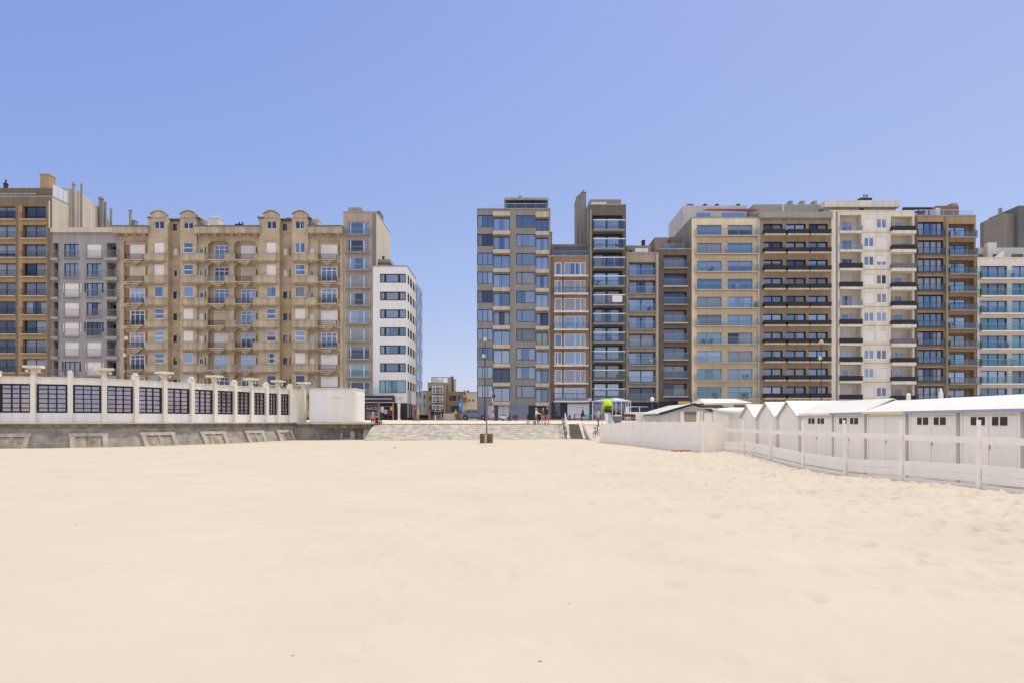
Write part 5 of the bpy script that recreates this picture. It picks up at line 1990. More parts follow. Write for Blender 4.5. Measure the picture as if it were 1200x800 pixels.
def gable_hut(label, y0, y1, zr, zeave, x0, depth=2.3):
    """hut with its gable towards the fence, ridge running away from it"""
    yc = (y0 + y1) / 2
    r = empty("gable_hut", (x0 + 1, yc, 0), label, "beach hut", "peaked white beach huts beyond the long row")
    mb = MB()
    mb.prism([(y0 + .06, -.3), (y1 - .06, -.3), (y1 - .06, zeave), (yc, zr - .05), (y0 + .06, zeave)], 'x', x0, x0 + depth)
    mb.build("wall", M_HUT, r)
    mb = MB()
    for q in range(7):
        w_ = (y1 - y0 - .5) / 7
        mb.box(x0 - .022, x0 - .003, y0 + .25 + q * w_ + .006, y0 + .25 + (q + 1) * w_ - .006, .1, 1.75)
    dr = mb.build("door", M_HUT, r)
    rf = MB()
    rf.prism([(y0 - .04, zeave - .05), (yc, zr), (yc, zr + .05), (y0 - .04, zeave)], 'x', x0 - .12, x0 + depth + .1)
    rf.prism([(yc + .002, zr), (y1 + .04, zeave - .05), (y1 + .04, zeave), (yc + .002, zr + .05)], 'x', x0 - .12, x0 + depth + .1)
    rf.build("roof", M_HUTROOF, r)
    return r


gable_hut("peaked white beach hut directly beside the long low row", 30.65, 32.95, 2.63, 1.97, 12.88)
gable_hut("peaked white beach hut in the middle of the three gables", 33.15, 35.5, 2.64, 1.97, 12.82)
gable_hut("peaked white beach hut farthest from the long row, slightly lower than its neighbours", 35.7, 38.0, 2.58, 1.93, 12.75)

# hut with a sagging white canvas roof
r = empty("canvas_hut", (12.6, 40, 0), "white hut with a sagging pale canvas roof behind the open fence end", "hut")
mb = MB()
mb.box(11.3, 12.15, 38.35, 38.42, -.2, 2.30)
mb.box(12.25, 13.3, 38.6, 38.66, -.2, 2.25)
mb.box(12.08, 12.26, 38.43, 38.58, -.2, 2.2)
mb.build("wall", M_HUT, r)
cv = MB()
nn = 10
for i in range(nn):
    for j_ in range(4):
        def P(a, c):
            x_ = 11.2 + 2.3 * a
            y_ = 38.2 + 4.2 * c
            z_ = 2.47 - .16 * math.sin(math.pi * a) * (1 - .5 * c) + .10 * c
            return (x_, y_, z_)
        cv.quad(P(i / nn, j_ / 4), P((i + 1) / nn, j_ / 4), P((i + 1) / nn, (j_ + 1) / 4), P(i / nn, (j_ + 1) / 4))
for i in range(nn):
    a, c = i / nn, (i + 1) / nn
    p, q = (11.2 + 2.3 * a, 38.19, 2.47 - .16 * math.sin(math.pi * a)), (11.2 + 2.3 * c, 38.19, 2.47 - .16 * math.sin(math.pi * c))
    cv.quad((p[0], p[1], p[2] - .12), (q[0], q[1], q[2] - .12), q, p)
cv.build("canvas_roof", mat("canvas_white", (.78, .76, .71), .9, .04), r)

# beige hut with dark roof edge, gable to the viewer
gy = 45.0
gx0, gxa, gx1 = WX(772, gy), WX(812.5, gy), WX(836, gy) + .6
r = empty("lifeguard_hut", (gxa, gy + 3.5, 0), "beige hut with a dark roof edge, gable to the sea and a closed brown shutter", "hut")
mb = MB()
ze, zr = WZ(483, gy), WZ(472, gy)
mb.prism([(gx0 + .15, -.2), (gx1 - .15, -.2), (gx1 - .15, ze - .15), (gxa, zr - .12), (gx0 + .15, ze - .15)], 'y', gy, gy + 7)
mb.build("wall", mat("hut_beige", (.64, .60, .54), .8, .05, .8, streak=.08), r)
rf = MB()
rf.prism([(gx0, ze - .1), (gxa, zr - .07), (gxa, zr), (gx0, ze - .03)], 'y', gy - .18, gy + 7.2)
rf.prism([(gxa + .002, zr - .07), (gx1, ze - .1), (gx1, ze - .03), (gxa + .002, zr)], 'y', gy - .18, gy + 7.2)
rf.build("roof", mat("hut_roof_grey", (.50, .49, .485), .85, .08, .8), r)
rf = MB()
rf.prism([(gx0 - .03, ze - .13), (gxa, zr - .09), (gxa, zr + .025), (gx0 - .03, ze - .01)], 'y', gy - .25, gy - .184)
rf.prism([(gxa + .002, zr - .09), (gx1 + .03, ze - .13), (gx1 + .03, ze - .01), (gxa + .002, zr + .025)], 'y', gy - .25, gy - .184)
rf.build("verge_board", M_DFRAME, r)
mb = MB()
for xa, xb, ya, yb in ((797, 801.3, 481.2, 494.5), (815.6, 820.5, 481.2, 494.5), (821.6, 823, 480.5, 494.5)):
    mb = MB()
    mb.box(WX(xa, gy), WX(xb, gy), gy - .07, gy - .003, WZ(yb, gy), WZ(ya, gy))
    mb.build("trim_board", M_FENCE, r)
mb = MB()
mb.box(WX(801.6, gy), WX(815.3, gy), gy - .05, gy - .003, WZ(494.5, gy), WZ(484, gy))
sh_ = mb.build("shutter", mat("shutter_brown", (.42, .33, .22), .7, .1, 2), r)
mb = MB()
mb.box(WX(801.2, gy), WX(815.7, gy), gy - .16, gy - .003, WZ(483.8, gy), WZ(482.3, gy))
mb.build("lintel", mat("lintel_grey_brown", (.16, .14, .12), .8, .1), sh_)
mb = MB()
mb.box(WX(825, gy), WX(834, gy), gy - .08, gy - .003, WZ(494.5, gy), WZ(483, gy))
mb.build("door", M_HUT, r)

# low wall of pale boards to the left of it
mb = MB()
for q in range(6):
    xa, xb = WX(745.5 + q * 4.6, 50.5), WX(745.5 + (q + 1) * 4.6 - .25, 50.5)
    mb.box(xa, xb, 50.5, 50.54 + .01 * (q % 2), -.3, WZ(483.6, 50.5))
tag(mb.build("board_screen", M_FENCE), "upright pale board screen left of the beige hut", "screen")

# roof of a pavilion behind the huts
r = empty("pavilion", (18, 62, 0), "small pavilion with a wide pale roof behind the canvas hut", "pavilion")
py_ = 58.0
mb = MB()
rx0, rx1 = WX(825, py_), WX(881, py_)
mb.add([(rx0, py_, WZ(472, py_)), (rx1, py_, WZ(471, py_)), (WX(873, py_), py_ + 2.6, WZ(465.6, py_)), (WX(826, py_) + .3, py_ + 2.6, WZ(465.6, py_)),
        (rx0, py_, WZ(472, py_) - .12), (rx1, py_, WZ(471, py_) - .12), (rx1, py_ + 5.4, WZ(471, py_)), (rx0, py_ + 5.4, WZ(472, py_))],
       [(0, 1, 2, 3), (4, 5, 1, 0), (1, 6, 2), (3, 7, 0), (2, 6, 7, 3), (4, 7, 6, 5)])
mb.build("roof", mat("roof_pale_beige", (.60, .57, .50), .85, .05), r)
mb = MB()
mb.box(WX(829, py_), WX(878, py_), py_ + .5, py_ + 5, 0, WZ(472, py_) - .13)
mb.build("wall", mat("pavilion_wall_grey", (.18, .17, .165), .8, .1), r)
mb = MB()
mb.box(WX(849, py_), WX(862, py_), py_ + .44, py_ + .498, WZ(476, py_), WZ(472.8, py_))
mb.build("window_band", M_WFRAME, r)

# two white capped pillars behind the huts
for px_, yt, lb in ((1064.6, 461, "round topped white pillar behind the hut roofs, below the off white block"), (1102.6, 459.4, "broader white pillar with a pointed cap, below the dark framed windows")):
    Y_ = 66.0
    mb = MB()
    x_ = WX(px_, Y_)
    zt = WZ(yt, Y_)
    mb.lathe([(.2, 0), (.2, zt - .1), (.17, zt - .02), (.06, zt + (.06 if px_ < 1080 else .45))], (x_, Y_, 0), 12)
    tag(mb.build("white_pillar", M_WFRAME), lb, "pillar")

# ------------------------------------------------------------------ STREET FURNITURE
def street_lamp(px, Y, ytop, zb, label, side=-1):
    x = WX(px, Y)
    zt = WZ(ytop, Y)
    r = empty("street_lamp", (x, Y, zb), label, "street lamp", "tall promenade lamps")
    mb = MB()
    mb.tube((x, Y, zb), (x, Y, zb + 1.2), .11, .10, 10)
    mb.tube((x, Y, zb + 1.2), (x, Y, zt - .35), .07, .045, 8)
    mb.build("pole", M_BLACK, r)
    mb = MB()
    xa = x + side * .62
    z2 = zt - 2.35
    mb.tube((x, Y, z2), (xa, Y, z2 + .02), .03)
    mb.tube((xa, Y, z2 + .02), (xa, Y, z2 + .7), .025)
    mb.build("arm", M_BLACK, r)
    for c_, z_ in (((x, Y), zt - .35), ((x + side * .18, Y), z2 - .05)):
        mb = MB()
        mb.lathe([(.07, -.18), (.22, -.10), (.27, -.02), (.21, .05), (.17, .26), (.04, .32)], (c_[0], c_[1], z_), 12, 0)
        hd = mb.build("lamp_head", mat("lamp_white", (.50, .50, .46), .5, .05), r)
        mb = MB()
        mb.tube((c_[0], c_[1], z_ + .37), (c_[0], c_[1], z_ + .95), .03)
        mb.build("spike", M_BLACK, hd)
    return r


street_lamp(147.5, 84, 393.5, 1.6, "tall dark street lamp rising in front of the tan stone building")
street_lamp(568.3, 86, 395, 1.7, "tall dark street lamp in front of the grey taupe corner tower")
street_lamp(962.5, 86, 397.5, 1.7, "tall dark street lamp in front of the beige brown block with black balconies")

# globe lamp by the huts
gx, gy_ = WX(764.3, 80), 80
r = empty("globe_lamp", (gx, gy_, 1.6), "short blue post with a white globe light behind the board fence", "lamp")
mb = MB()
mb.tube((gx, gy_, 1.5), (gx, gy_, WZ(469.6, 80)), .09, .07, 8)
mb.build("post", mat("paint_dark_blue", (.06, .07, .25), .5, .1), r)
mb = MB()
zc = WZ(467.3, 80)
mb.lathe([(.05, -.26), (.2, -.16), (.25, 0), (.2, .16), (.06, .25)], (gx, gy_, zc), 14)
mb.build("globe", mat("globe_white", (.80, .82, .74), .4, .03), r)

# post in a concrete-and-timber base on the sand
bxY = 56.0
bx_ = WX(569.8, bxY)
zs_ = sand_z(bx_, bxY)
r = empty("marker_post", (bx_, bxY, zs_), "wooden marker post standing in a square weathered block on the sand", "post")
M_WOOD = mat("weathered_wood", (.22, .18, .11), .9, .25, 3, streak=.3)
mb = MB()
hw = .52
for xa, xb in ((-hw, -.14), (.06, hw)):
    mb.box(bx_ + xa, bx_ + xb, bxY, bxY + 1.0, zs_ - .2, zs_ + .73)
mb.build("base_block", M_WOOD, r)
mb = MB()
mb.box(bx_ - hw, bx_ + hw, bxY + .02, bxY + .98, zs_ + .732, zs_ + .78)
mb.build("base_lid", mat("lid_olive", (.24, .21, .08), .9, .2, 3), r)
mb = MB()
mb.box(bx_ - .13, bx_ - .045, bxY - .02, bxY + .9, zs_ - .2, zs_ + .729)
mb.box(bx_ - .043, bx_ + .05, bxY - .01, bxY + .9, zs_ - .2, zs_ + .727)
mb.build("base_slot", mat("slot_pale", (.50, .45, .37), .9, .15, 3), r)
mb = MB()
mb.tube((bx_ + .03, bxY + .4, zs_ + .78), (bx_ - .02, bxY + .4, WZ(478, bxY)), .055, .05, 8)
mb.build("pole", M_WOOD, r)

# red and white striped pole, dark totem
Y_ = 92
x_ = WX(578.6, Y_)
r = empty("striped_pole", (x_, Y_, 1.7), "thin pole striped red and white in front of the grey corner tower", "pole")
for i in range(8):
    mb = MB()
    za = 1.68 + 4.1 * i / 8
    mb.tube((x_ - .035 * i, Y_, za), (x_ - .035 * (i + 1), Y_, za + 4.1 / 8 - .002), .055, .055, 8)
    mb.build("red_band" if i % 2 == 0 else "white_band", mat("paint_signal_red", (.55, .06, .05), .6, .1) if i % 2 == 0 else M_WFRAME, r)
x_ = WX(581.7, Y_)
r = empty("totem", (x_, Y_, 1.7), "dark green upright totem beside the striped pole", "totem")
mb = MB()
mb.box(x_ - .20, x_ + .20, Y_ - .12, Y_ + .12, 1.66, WZ(475.2, Y_))
mb.build("body", mat("totem_dark_green", (.035, .045, .035), .5, .2), r)
mb = MB()
mb.box(x_ - .22, x_ + .22, Y_ - .14, Y_ + .14, WZ(475.2, Y_) + .002, WZ(475.2, Y_) + .12)
mb.build("cap", M_BLACK, r)

# blue banner sign
Y_ = 101
x_ = WX(539.6, Y_)
r = empty("blue_banner", (x_, Y_, 1.8), "tall blue banner with a small white mark on a pole near the car", "banner")
mb = MB()
mb.tube((x_ + .26, Y_, 1.8), (x_ + .26, Y_, WZ(466.5, Y_)), .03)
mb.build("pole", M_RAILG, r)
mb = MB()
za, zb_ = WZ(480.6, Y_), WZ(466.8, Y_)
mb.prism([(x_ - .26, za + .1), (x_ - .1, za), (x_ + .22, za + .05), (x_ + .22, zb_ - .05), (x_ - .02, zb_), (x_ - .2, zb_ - .25), (x_ - .28, zb_ - .6)], 'y', Y_ - .02, Y_ + .02)
cl_ = mb.build("cloth", mat("banner_blue", (.03, .20, .62), .7, .06), r)
mb = MB()
zc = (za + zb_) / 2 - .1
mb.lathe([(.02, 0), (.07, .03), (.07, .09), (.02, .12)], (x_, Y_ - .025, zc + .2), 8)
mb.prism([(x_ - .1, zc + .17), (x_ + .1, zc + .17), (x_ + .05, zc - .12), (x_ - .05, zc - .12)], 'y', Y_ - .035, Y_ - .022)
mb.build("white_mark", M_WFRAME, cl_)

# ornate white column at the shop corner
Y_ = 98
x_ = WX(467.6, Y_)
r = empty("ornate_column", (x_, Y_, 1.7), "ornate white column with a flared crown beside the shop awning", "column")
mb = MB()
mb.lathe([(.26, 0), (.26, .25), (.17, .32), (.18, 1.9), (.24, 2.3), (.22, 2.42)], (x_, Y_, 1.68), 14)
mb.build("shaft", M_WFRAME, r)
mb = MB()
mb.lathe([(.2, 2.42), (.36, 2.62), (.33, 2.9), (.22, 3.05), (.55, 3.4), (.58, 3.46), (.1, 3.36)], (x_, Y_, 1.68), 14)
mb.build("crown", M_SLABW, r)

# glass garden kiosk in front of the dark shop
Y_ = 88
kx0, kx1 = WX(694, Y_), WX(739.2, Y_)
r = empty("glass_pavilion", ((kx0 + kx1) / 2, Y_ + 1.5, 1.65), "pale framed glass terrace pavilion with a low pitched roof beside the lime hood", "pavilion")
zt, ze = WZ(465.4, Y_), WZ(470.5, Y_)
xm = WX(722.5, Y_)
mb = MB()
for x_ in [kx0, WX(708, Y_), WX(717.5, Y_), WX(721.5, Y_), WX(728, Y_), WX(735.8, Y_), kx1 - .06]:
    mb.box(x_, x_ + .09, Y_, Y_ + .09, 1.62, ze)
mb.box(kx0, kx1 + .03, Y_ - .02, Y_ + .11, ze + .002, ze + .13)
for x_ in (kx0, kx1 - .06):
    mb.box(x_, x_ + .09, Y_ + 3.9, Y_ + 4, 1.62, ze)
mb.build("frame", mat("frame_pale_blue", (.58, .62, .68), .5, .05), r)
mb = MB()
mb.quad((kx0 + .09, Y_ + .05, 1.7), (kx1 - .06, Y_ + .05, 1.7), (kx1 - .06, Y_ + .05, ze), (kx0 + .09, Y_ + .05, ze))
mb.build("pane", G_CLEAR, r)
mb = MB()
mb.add([(kx0 - .1, Y_ - .15, ze + .14), (kx1 + .1, Y_ - .15, ze + .14), (kx1 + .1, Y_ + 4.1, ze + .14), (kx0 - .1, Y_ + 4.1, ze + .14), (xm, Y_ + .2, zt), (xm, Y_ + 3.8, zt)],
       [(0, 1, 4), (1, 2, 5, 4), (2, 3, 5), (3, 0, 4, 5), (0, 3, 2, 1)])
mb.build("roof", mat("roof_pale_blue", (.50, .54, .60), .5, .05), r)

# lime green hood between two posts
Y_ = 67.0
xa, xb = WX(705.4, Y_), WX(717.6, Y_)
r = empty("lime_hood", ((xa + xb) / 2, Y_, 1.2), "bright lime green arched hood on two thin poles above a black shadow block and white cloth", "hood")
zb0 = .3
for x_ in (xa, xb):
    mb = MB()
    mb.tube((x_, Y_, zb0), (x_, Y_, WZ(464.8, Y_)), .035)
    mb.build("pole", M_SLABB, r)
hd = MB()
x0_, x1_ = xa + .06, xb - .06
zt, zl = WZ(467.2, Y_), WZ(479.8, Y_)
n_ = 10
for i in range(n_):
    for j_ in range(5):
        def P(s_, t_):
            an = math.pi * s_
            xc_ = (x0_ + x1_) / 2 - math.cos(an) * (x1_ - x0_) / 2 * (1 - .12 * t_)
            hh = zl + (zt - zl) * (.15 + .85 * math.sin(an) ** .55) - .55 * t_ * math.sin(an)
            return (xc_, Y_ - .25 - .9 * t_ * (1 - .5 * t_), hh - .12 * t_)
        hd.quad(P(i / n_, j_ / 5), P((i + 1) / n_, j_ / 5), P((i + 1) / n_, (j_ + 1) / 5), P(i / n_, (j_ + 1) / 5))
mb = MB()
mb.tube((xa, Y_, WZ(466.6, Y_)), (xb, Y_, WZ(466.6, Y_)), .03)
mb.tube((xa, Y_, WZ(479.6, Y_)), (xb, Y_, WZ(479.6, Y_)), .03)
mb.build("crossbar", M_SLABB, r)
hd.build("hood_cloth", mat("cloth_lime", (.42, .66, .02), .7, .08, 2), r, smooth=True)
mb = MB()
mb.box(x0_, x1_, Y_ - .2, Y_ - .16, zl - .1, zt - .2)
mb.build("back_cloth", mat("cloth_lime_dark", (.36, .55, .03), .8, .08), r)
mb = MB()
mb.box(x0_ + .12, x1_ - .12, Y_ - .62, Y_ - .3, WZ(483, Y_), WZ(479.2, Y_))
mb.build("shadow_block", M_BLACK, r)  # black box put in for the shadow inside the hood
mb = MB()
zc0, zc1 = WZ(495.8, Y_), WZ(482.9, Y_)
mb.prism([(x0_ + .16, zc1), (x0_ + .52, zc1), (x0_ + .45, zc0), (x0_ + .28, zc0)], 'y', Y_ - .5, Y_ - .44)
mb.build("white_cloth", M_CURT, r)
mb = MB()
mb.prism([(x0_ + .54, zc1), (x1_ - .12, zc1), (x1_ + .05, zc0), (x0_ + .4, zc0)], 'y', Y_ - .42, Y_ - .36)
mb.build("blue_cloth", mat("cloth_pale_blue", (.42, .55, .62), .8, .06), r)

# wicker tub and bench
Y_ = 74
x_ = WX(723.8, Y_)
r = empty("wicker_planter", (x_, Y_, 1.4), "round grey wicker tub on the promenade next to the lime hood", "planter")
mb = MB()
mb.lathe([(.36, 0), (.42, .1), (.45, .5), (.44, .78), (.40, .80)], (x_, Y_, 1.42), 16)
mb.build("tub", mat("wicker_grey", (.19, .16, .155), .9, .2, 12, bump=.5, bscale=30), r)
mb = MB()
mb.lathe([(.44, .805), (.46, .82), (.46, .90), (.2, .94)], (x_, Y_, 1.42), 16)
mb.build("lid", M_SLABW, r)
Y_ = 86
xa, xb = WX(731.5, Y_), WX(745.5, Y_)
r = empty("promenade_bench", ((xa + xb) / 2, Y_, 1.65), "low red brown bench with a blue grey base behind the board fence", "bench")
mb = MB()
mb.box(xa, xb, Y_, Y_ + .45, WZ(488.2, Y_), WZ(487.5, Y_))
mb.build("seat", mat("bench_redbrown", (.17, .055, .045), .7, .15), r)
mb = MB()
mb.box(xa, xb, Y_ + .46, Y_ + .52, WZ(487.3, Y_), WZ(484.6, Y_))
mb.build("backrest", mat("bench_redbrown", ()), r)
for x_ in (xa + .1, xb - .18):
    mb = MB()
    mb.box(x_, x_ + .08, Y_ + .05, Y_ + .4, 1.62, WZ(488.25, Y_))
    mb.build("leg", M_RAILG, r)

# dark hedge box in the street mouth
Y_ = 103
xa, xb = WX(489.5, Y_), WX(501.5, Y_)
r = empty("hedge_planter", ((xa + xb) / 2, Y_, 1.83), "long dark planter with a clipped hedge at the street corner", "planter")
mb = MB()
mb.box(xa, xb, Y_, Y_ + .6, 1.8, 2.2)
mb.build("box", M_BLACK, r)
hb = MB()
rr = random.Random(9)
for i in range(700):
    c_ = Vector((rr.uniform(xa + .03, xb - .03), rr.uniform(Y_ + .03, Y_ + .57), rr.uniform(2.2, 2.62)))
    a_ = Vector((rr.gauss(0, 1), rr.gauss(0, 1), rr.gauss(0, 1))).normalized() * .07
    c2 = Vector((rr.gauss(0, 1), rr.gauss(0, 1), rr.gauss(0, 1))).normalized() * .05
    hb.quad(c_ - a_ - c2, c_ + a_ - c2, c_ + a_ + c2, c_ - a_ + c2)
hb.build("foliage", mat("hedge_green", (.035, .06, .03), .8, .3, 3), r)
# white bollard
Y_ = 103
x_ = WX(510.3, Y_)
mb = MB()
mb.lathe([(.08, 0), (.08, .7), (.05, .78)], (x_, Y_, 1.84), 10)
tag(mb.build("bollard", M_WFRAME), "slim white bollard between the people at the street corner", "bollard")

# ------------------------------------------------------------------ VEHICLES
M_TYRE = mat("tyre_black", (.02, .02, .021), .85, .15, 5)
M_RIM = mat("rim_silver", (.45, .46, .48), .35, .05, metal=.7)
M_CARGLASS = mat("car_glass", (.02, .025, .03), .08, .1, spec=.6)
M_CARBLUE = mat("car_paint_blue_grey", (.16, .18, .29), .35, .04, spec=.6)
M_PLASTIC = mat("plastic_black", (.02, .02, .022), .6, .1)


def wheel(parent, x, y, r_=.34, w=.22):
    mb = MB()
    mb.torus((x, y, r_), r_ - .09, .10, 'y', 20, 8)
    ty = mb.build("tyre", M_TYRE, parent, smooth=True)
    mb = MB()
    for a in range(5):
        an = 2 * math.pi * a / 5 + .3
        mb.box(-.035, .035, -.06, .06, .03, r_ - .12, T=lambda p, q, t: (x + p * math.cos(an) + t * math.sin(an), y + q, r_ - p * math.sin(an) + t * math.cos(an)))
    mb.tube((x, y - .065, r_), (x, y + .065, r_), .07, .07, 12)
    mb.torus((x, y - .04, r_), r_ - .13, .03, 'y', 18, 5)
    mb.torus((x, y + .04, r_), r_ - .13, .03, 'y', 18, 5)
    rm = mb.build("rim", M_RIM, parent)
    return ty


def car(label, paint, px, Y, zb, rotz, prof, roofprof, L_, width=1.78, van=False):
    r = empty("parked_car", (0, 0, 0), label, "car")
    half = width / 2
    # body: side profile lofted across the width with tucked-in edges
    rows = []
    for s_, k in ((-1, .90), (-.98, .985), (-.86, 1.0), (0, 1.0), (.86, 1.0), (.98, .985), (1, .90)):
        cz = .55
        rows.append([(p[0] * (1 - (1 - k) * .25), s_ * half * (1 if abs(s_) < .99 else .985), cz + (p[1] - cz) * k) for p in prof])
    mb = MB()
    n = len(prof)
    for a, c in zip(rows, rows[1:]):
        for i in range(n):
            mb.quad(a[i], a[(i + 1) % n], c[(i + 1) % n], c[i])
    mb.add(rows[0], [tuple(range(n))])
    mb.add(rows[-1], [tuple(range(n))[::-1]])
    body = mb.build("body", paint, r)
    bm = bmesh.new(); bm.from_mesh(body.data); bmesh.ops.recalc_face_normals(bm, faces=bm.faces); bm.to_mesh(body.data); bm.free()
    # greenhouse
    m_ = len(roofprof)
    mb = MB()
    lo = [(p[0], -half * .93, p[1]) for p in roofprof]
    def inset(p, s_):
        t = (p[1] - roofprof[0][1]) / (max(q[1] for q in roofprof) - roofprof[0][1])
        return (p[0], s_ * half * (.94 - .20 * t), p[1])
    A_ = [inset(p, -1) for p in roofprof]
    B_ = [inset(p, 1) for p in roofprof]
    for i in range(m_):
        mb.quad(A_[i], A_[(i + 1) % m_], B_[(i + 1) % m_], B_[i])
    mb.add(A_, [tuple(range(m_))])
    mb.add(B_, [tuple(range(m_))[::-1]])
    cab = mb.build("cabin", paint, r)
    # side glass
    zlo, zhi = roofprof[0][1] + .06, max(q[1] for q in roofprof) - .09
    xs_ = [p[0] for p in roofprof]
    x0_, x1_ = min(xs_), max(xs_)
    for s_ in (-1, 1):
        for (q0, q1) in CARWIN[van]:
            mb = MB()
            pts = []
            for (fx, fz) in q0 + q1:
                z_ = zlo + (zhi - zlo) * fz
                x_ = fx
                t = (z_ - roofprof[0][1]) / (max(q[1] for q in roofprof) - roofprof[0][1])
                pts.append((x_, s_ * (half * (.94 - .20 * t) + .006), z_))
            mb.add(pts, [tuple(range(len(pts)))])
            mb.build("side_window", M_CARGLASS, r)
    for i in range(m_):      # windscreen and rear window
        p, q = roofprof[i], roofprof[(i + 1) % m_]
        dz, dx = abs(q[1] - p[1]), abs(q[0] - p[0])
        if dz > .3:
            P0, P1, Q1, Q0 = Vector(A_[i]), Vector(B_[i]), Vector(B_[(i + 1) % m_]), Vector(A_[(i + 1) % m_])
            nn_ = (P1 - P0).cross(Q0 - P0).normalized()
            cc = (P0 + P1 + Q0 + Q1) / 4
            if (cc - Vector((0, 0, 1))).dot(nn_) < 0:
                nn_ = -nn_
            pts = [cc + (v - cc) * .88 + nn_ * .008 for v in (P0, P1, Q1, Q0)]
            mb = MB()
            mb.add(pts, [(0, 1, 2, 3)])
            mb.build("windscreen" if p[0] + q[0] > 0 else "rear_window", M_CARGLASS, r)
    for x in (-L_ * .30, L_ * .315):
        for s_ in (-1, 1):
            mb = MB()
            mb.tube((x, s_ * (half - .30), .35), (x, s_ * (half + .003), .35), .40, .40, 20)
            mb.build("wheel_arch", M_PLASTIC, r)
            w_ = empty("wheel", (x, s_ * (half - .09), 0))
            w_.parent = r
            wheel(w_, x, s_ * (half - .035))
            for ch in w_.children:
                ch.location = (0, 0, 0)
            WORLD[w_.name] = Vector((0, 0, 0))
    for s_ in (-1, 1):
        mb = MB()
        mb.box(L_ / 2 - .22, L_ / 2 - .03, s_ * half * .60, s_ * half * .93, .66, .80)
        mb.build("headlight", M_WFRAME, r)
        mb = MB()
        mb.box(-L_ / 2 + .0, -L_ / 2 + .12, s_ * half * .62, s_ * half * .94, .80, 1.0)
        mb.build("tail_light", mat("lamp_red", (.35, .02, .02), .3, .05), r)
        mb = MB()
        mb.box(L_ * .16, L_ * .2, s_ * half * .95, s_ * half * 1.12, 1.0, 1.12)
        mb.build("wing_mirror", paint, r)
        mb = MB()
        mb.box(-L_ * .27 + .43, L_ * .3 - .43, s_ * (half + .004) - .01, s_ * (half + .004) + .01, .24, .38)
        mb.build("side_sill", M_PLASTIC, r)
    r.location = (WX(px, Y), Y, zb)
    r.rotation_euler = (0, 0, rotz)
    return r


CARWIN = {False: [([(-1.45, 0.0), (-.42, 0.0)], [(-.42, 1.0), (-1.12, 1.0)]), ([(-.34, 0.0), (.98, 0.0)], [(.30, 1.0), (-.34, 1.0)])],
          True: [([(-1.9, 0.0), (-.5, 0.0)], [(-.5, 1.0), (-1.9, 1.0)]), ([(-.4, 0.0), (1.35, 0.0)], [(.95, 1.0), (-.4, 1.0)])]}
suv = [(-2.12, .30), (-1.9, .22), (1.9, .22), (2.15, .35), (2.16, .70), (1.95, .90), (1.05, 1.02), (-1.95, 1.02), (-2.14, .85)]
suv_roof = [(-1.85, .99), (-1.45, 1.50), (-.9, 1.58), (.25, 1.56), (1.12, 1.0)]
car("dark blue grey parked compact car seen from the side at the street mouth", M_CARBLUE, 556, 102.5, 1.86, 0, suv, suv_roof, 4.3)
van = [(-2.4, .35), (-2.3, .25), (2.1, .25), (2.4, .4), (2.42, .8), (2.2, 1.05), (1.5, 1.15), (-2.4, 1.15)]
van_roof = [(-2.38, 1.13), (-2.3, 1.92), (-2.0, 1.98), (.75, 1.94), (1.55, 1.14)]
car("white van half hidden behind the board screen and the grey hut roof", mat("car_paint_white", (.78, .78, .80), .35, .03, spec=.5), 752, 97, 1.78, 0, van, van_roof, 4.8, van=True)


def scooter(label, paint, px, Y, zb, rotz):
    r = empty("motor_scooter", (0, 0, 0), label, "scooter", "scooters parked by the grey tower")
    for x in (-.62, .62):
        w_ = empty("wheel", (0, 0, 0))
        w_.parent = r
        mb = MB(); mb.torus((x, 0, .24), .17, .065, 'y', 16, 6); mb.build("tyre", M_TYRE, w_, smooth=True)
        mb = MB(); mb.tube((x, -.04, .24), (x, .04, .24), .12, .12, 12); mb.build("rim", M_RIM, w_)
    mb = MB()
    mb.prism([(-.9, .42), (-.75, .36), (-.2, .30), (.25, .24), (.42, .26), (.38, .32), (-.1, .36), (-.15, .62), (-.9, .70), (-.98, .58)], 'y', -.17, .17)
    mb.prism([(.36, .26), (.46, .26), (.40, .9), (.32, .98), (.28, .9)], 'y', -.2, .2)
    mb.prism([(.45, .42), (.78, .46), (.80, .52), (.5, .54)], 'y', -.09, .09)
    mb.build("body", paint, r)
    mb = MB(); mb.box(-.88, -.14, -.15, .15, .705, .80); mb.build("seat", M_BLACK, r)
    mb = MB()
    mb.tube((.60, 0, .26), (.36, 0, 1.0), .03)
    mb.tube((.33, -.32, 1.04), (.33, .32, 1.04), .022)
    mb.build("handlebar", M_BLACK, r)
    mb = MB(); mb.box(.36, .46, -.08, .08, .92, 1.04); mb.build("headlight", M_WFRAME, r)
    r.location = (WX(px, Y), Y, zb)
    r.rotation_euler = (0, 0, rotz)
    return r


scooter("white motor scooter with a black seat parked beside the dark totem", mat("scooter_white", (.72, .72, .72), .4, .04), 593.5, 92, 1.69, R(35))
scooter("black motor scooter with a pale pink front, parked behind the people's pram side", mat("scooter_dark", (.06, .055, .07), .4, .1), 600, 91, 1.68, R(150))
SC_PINK = None


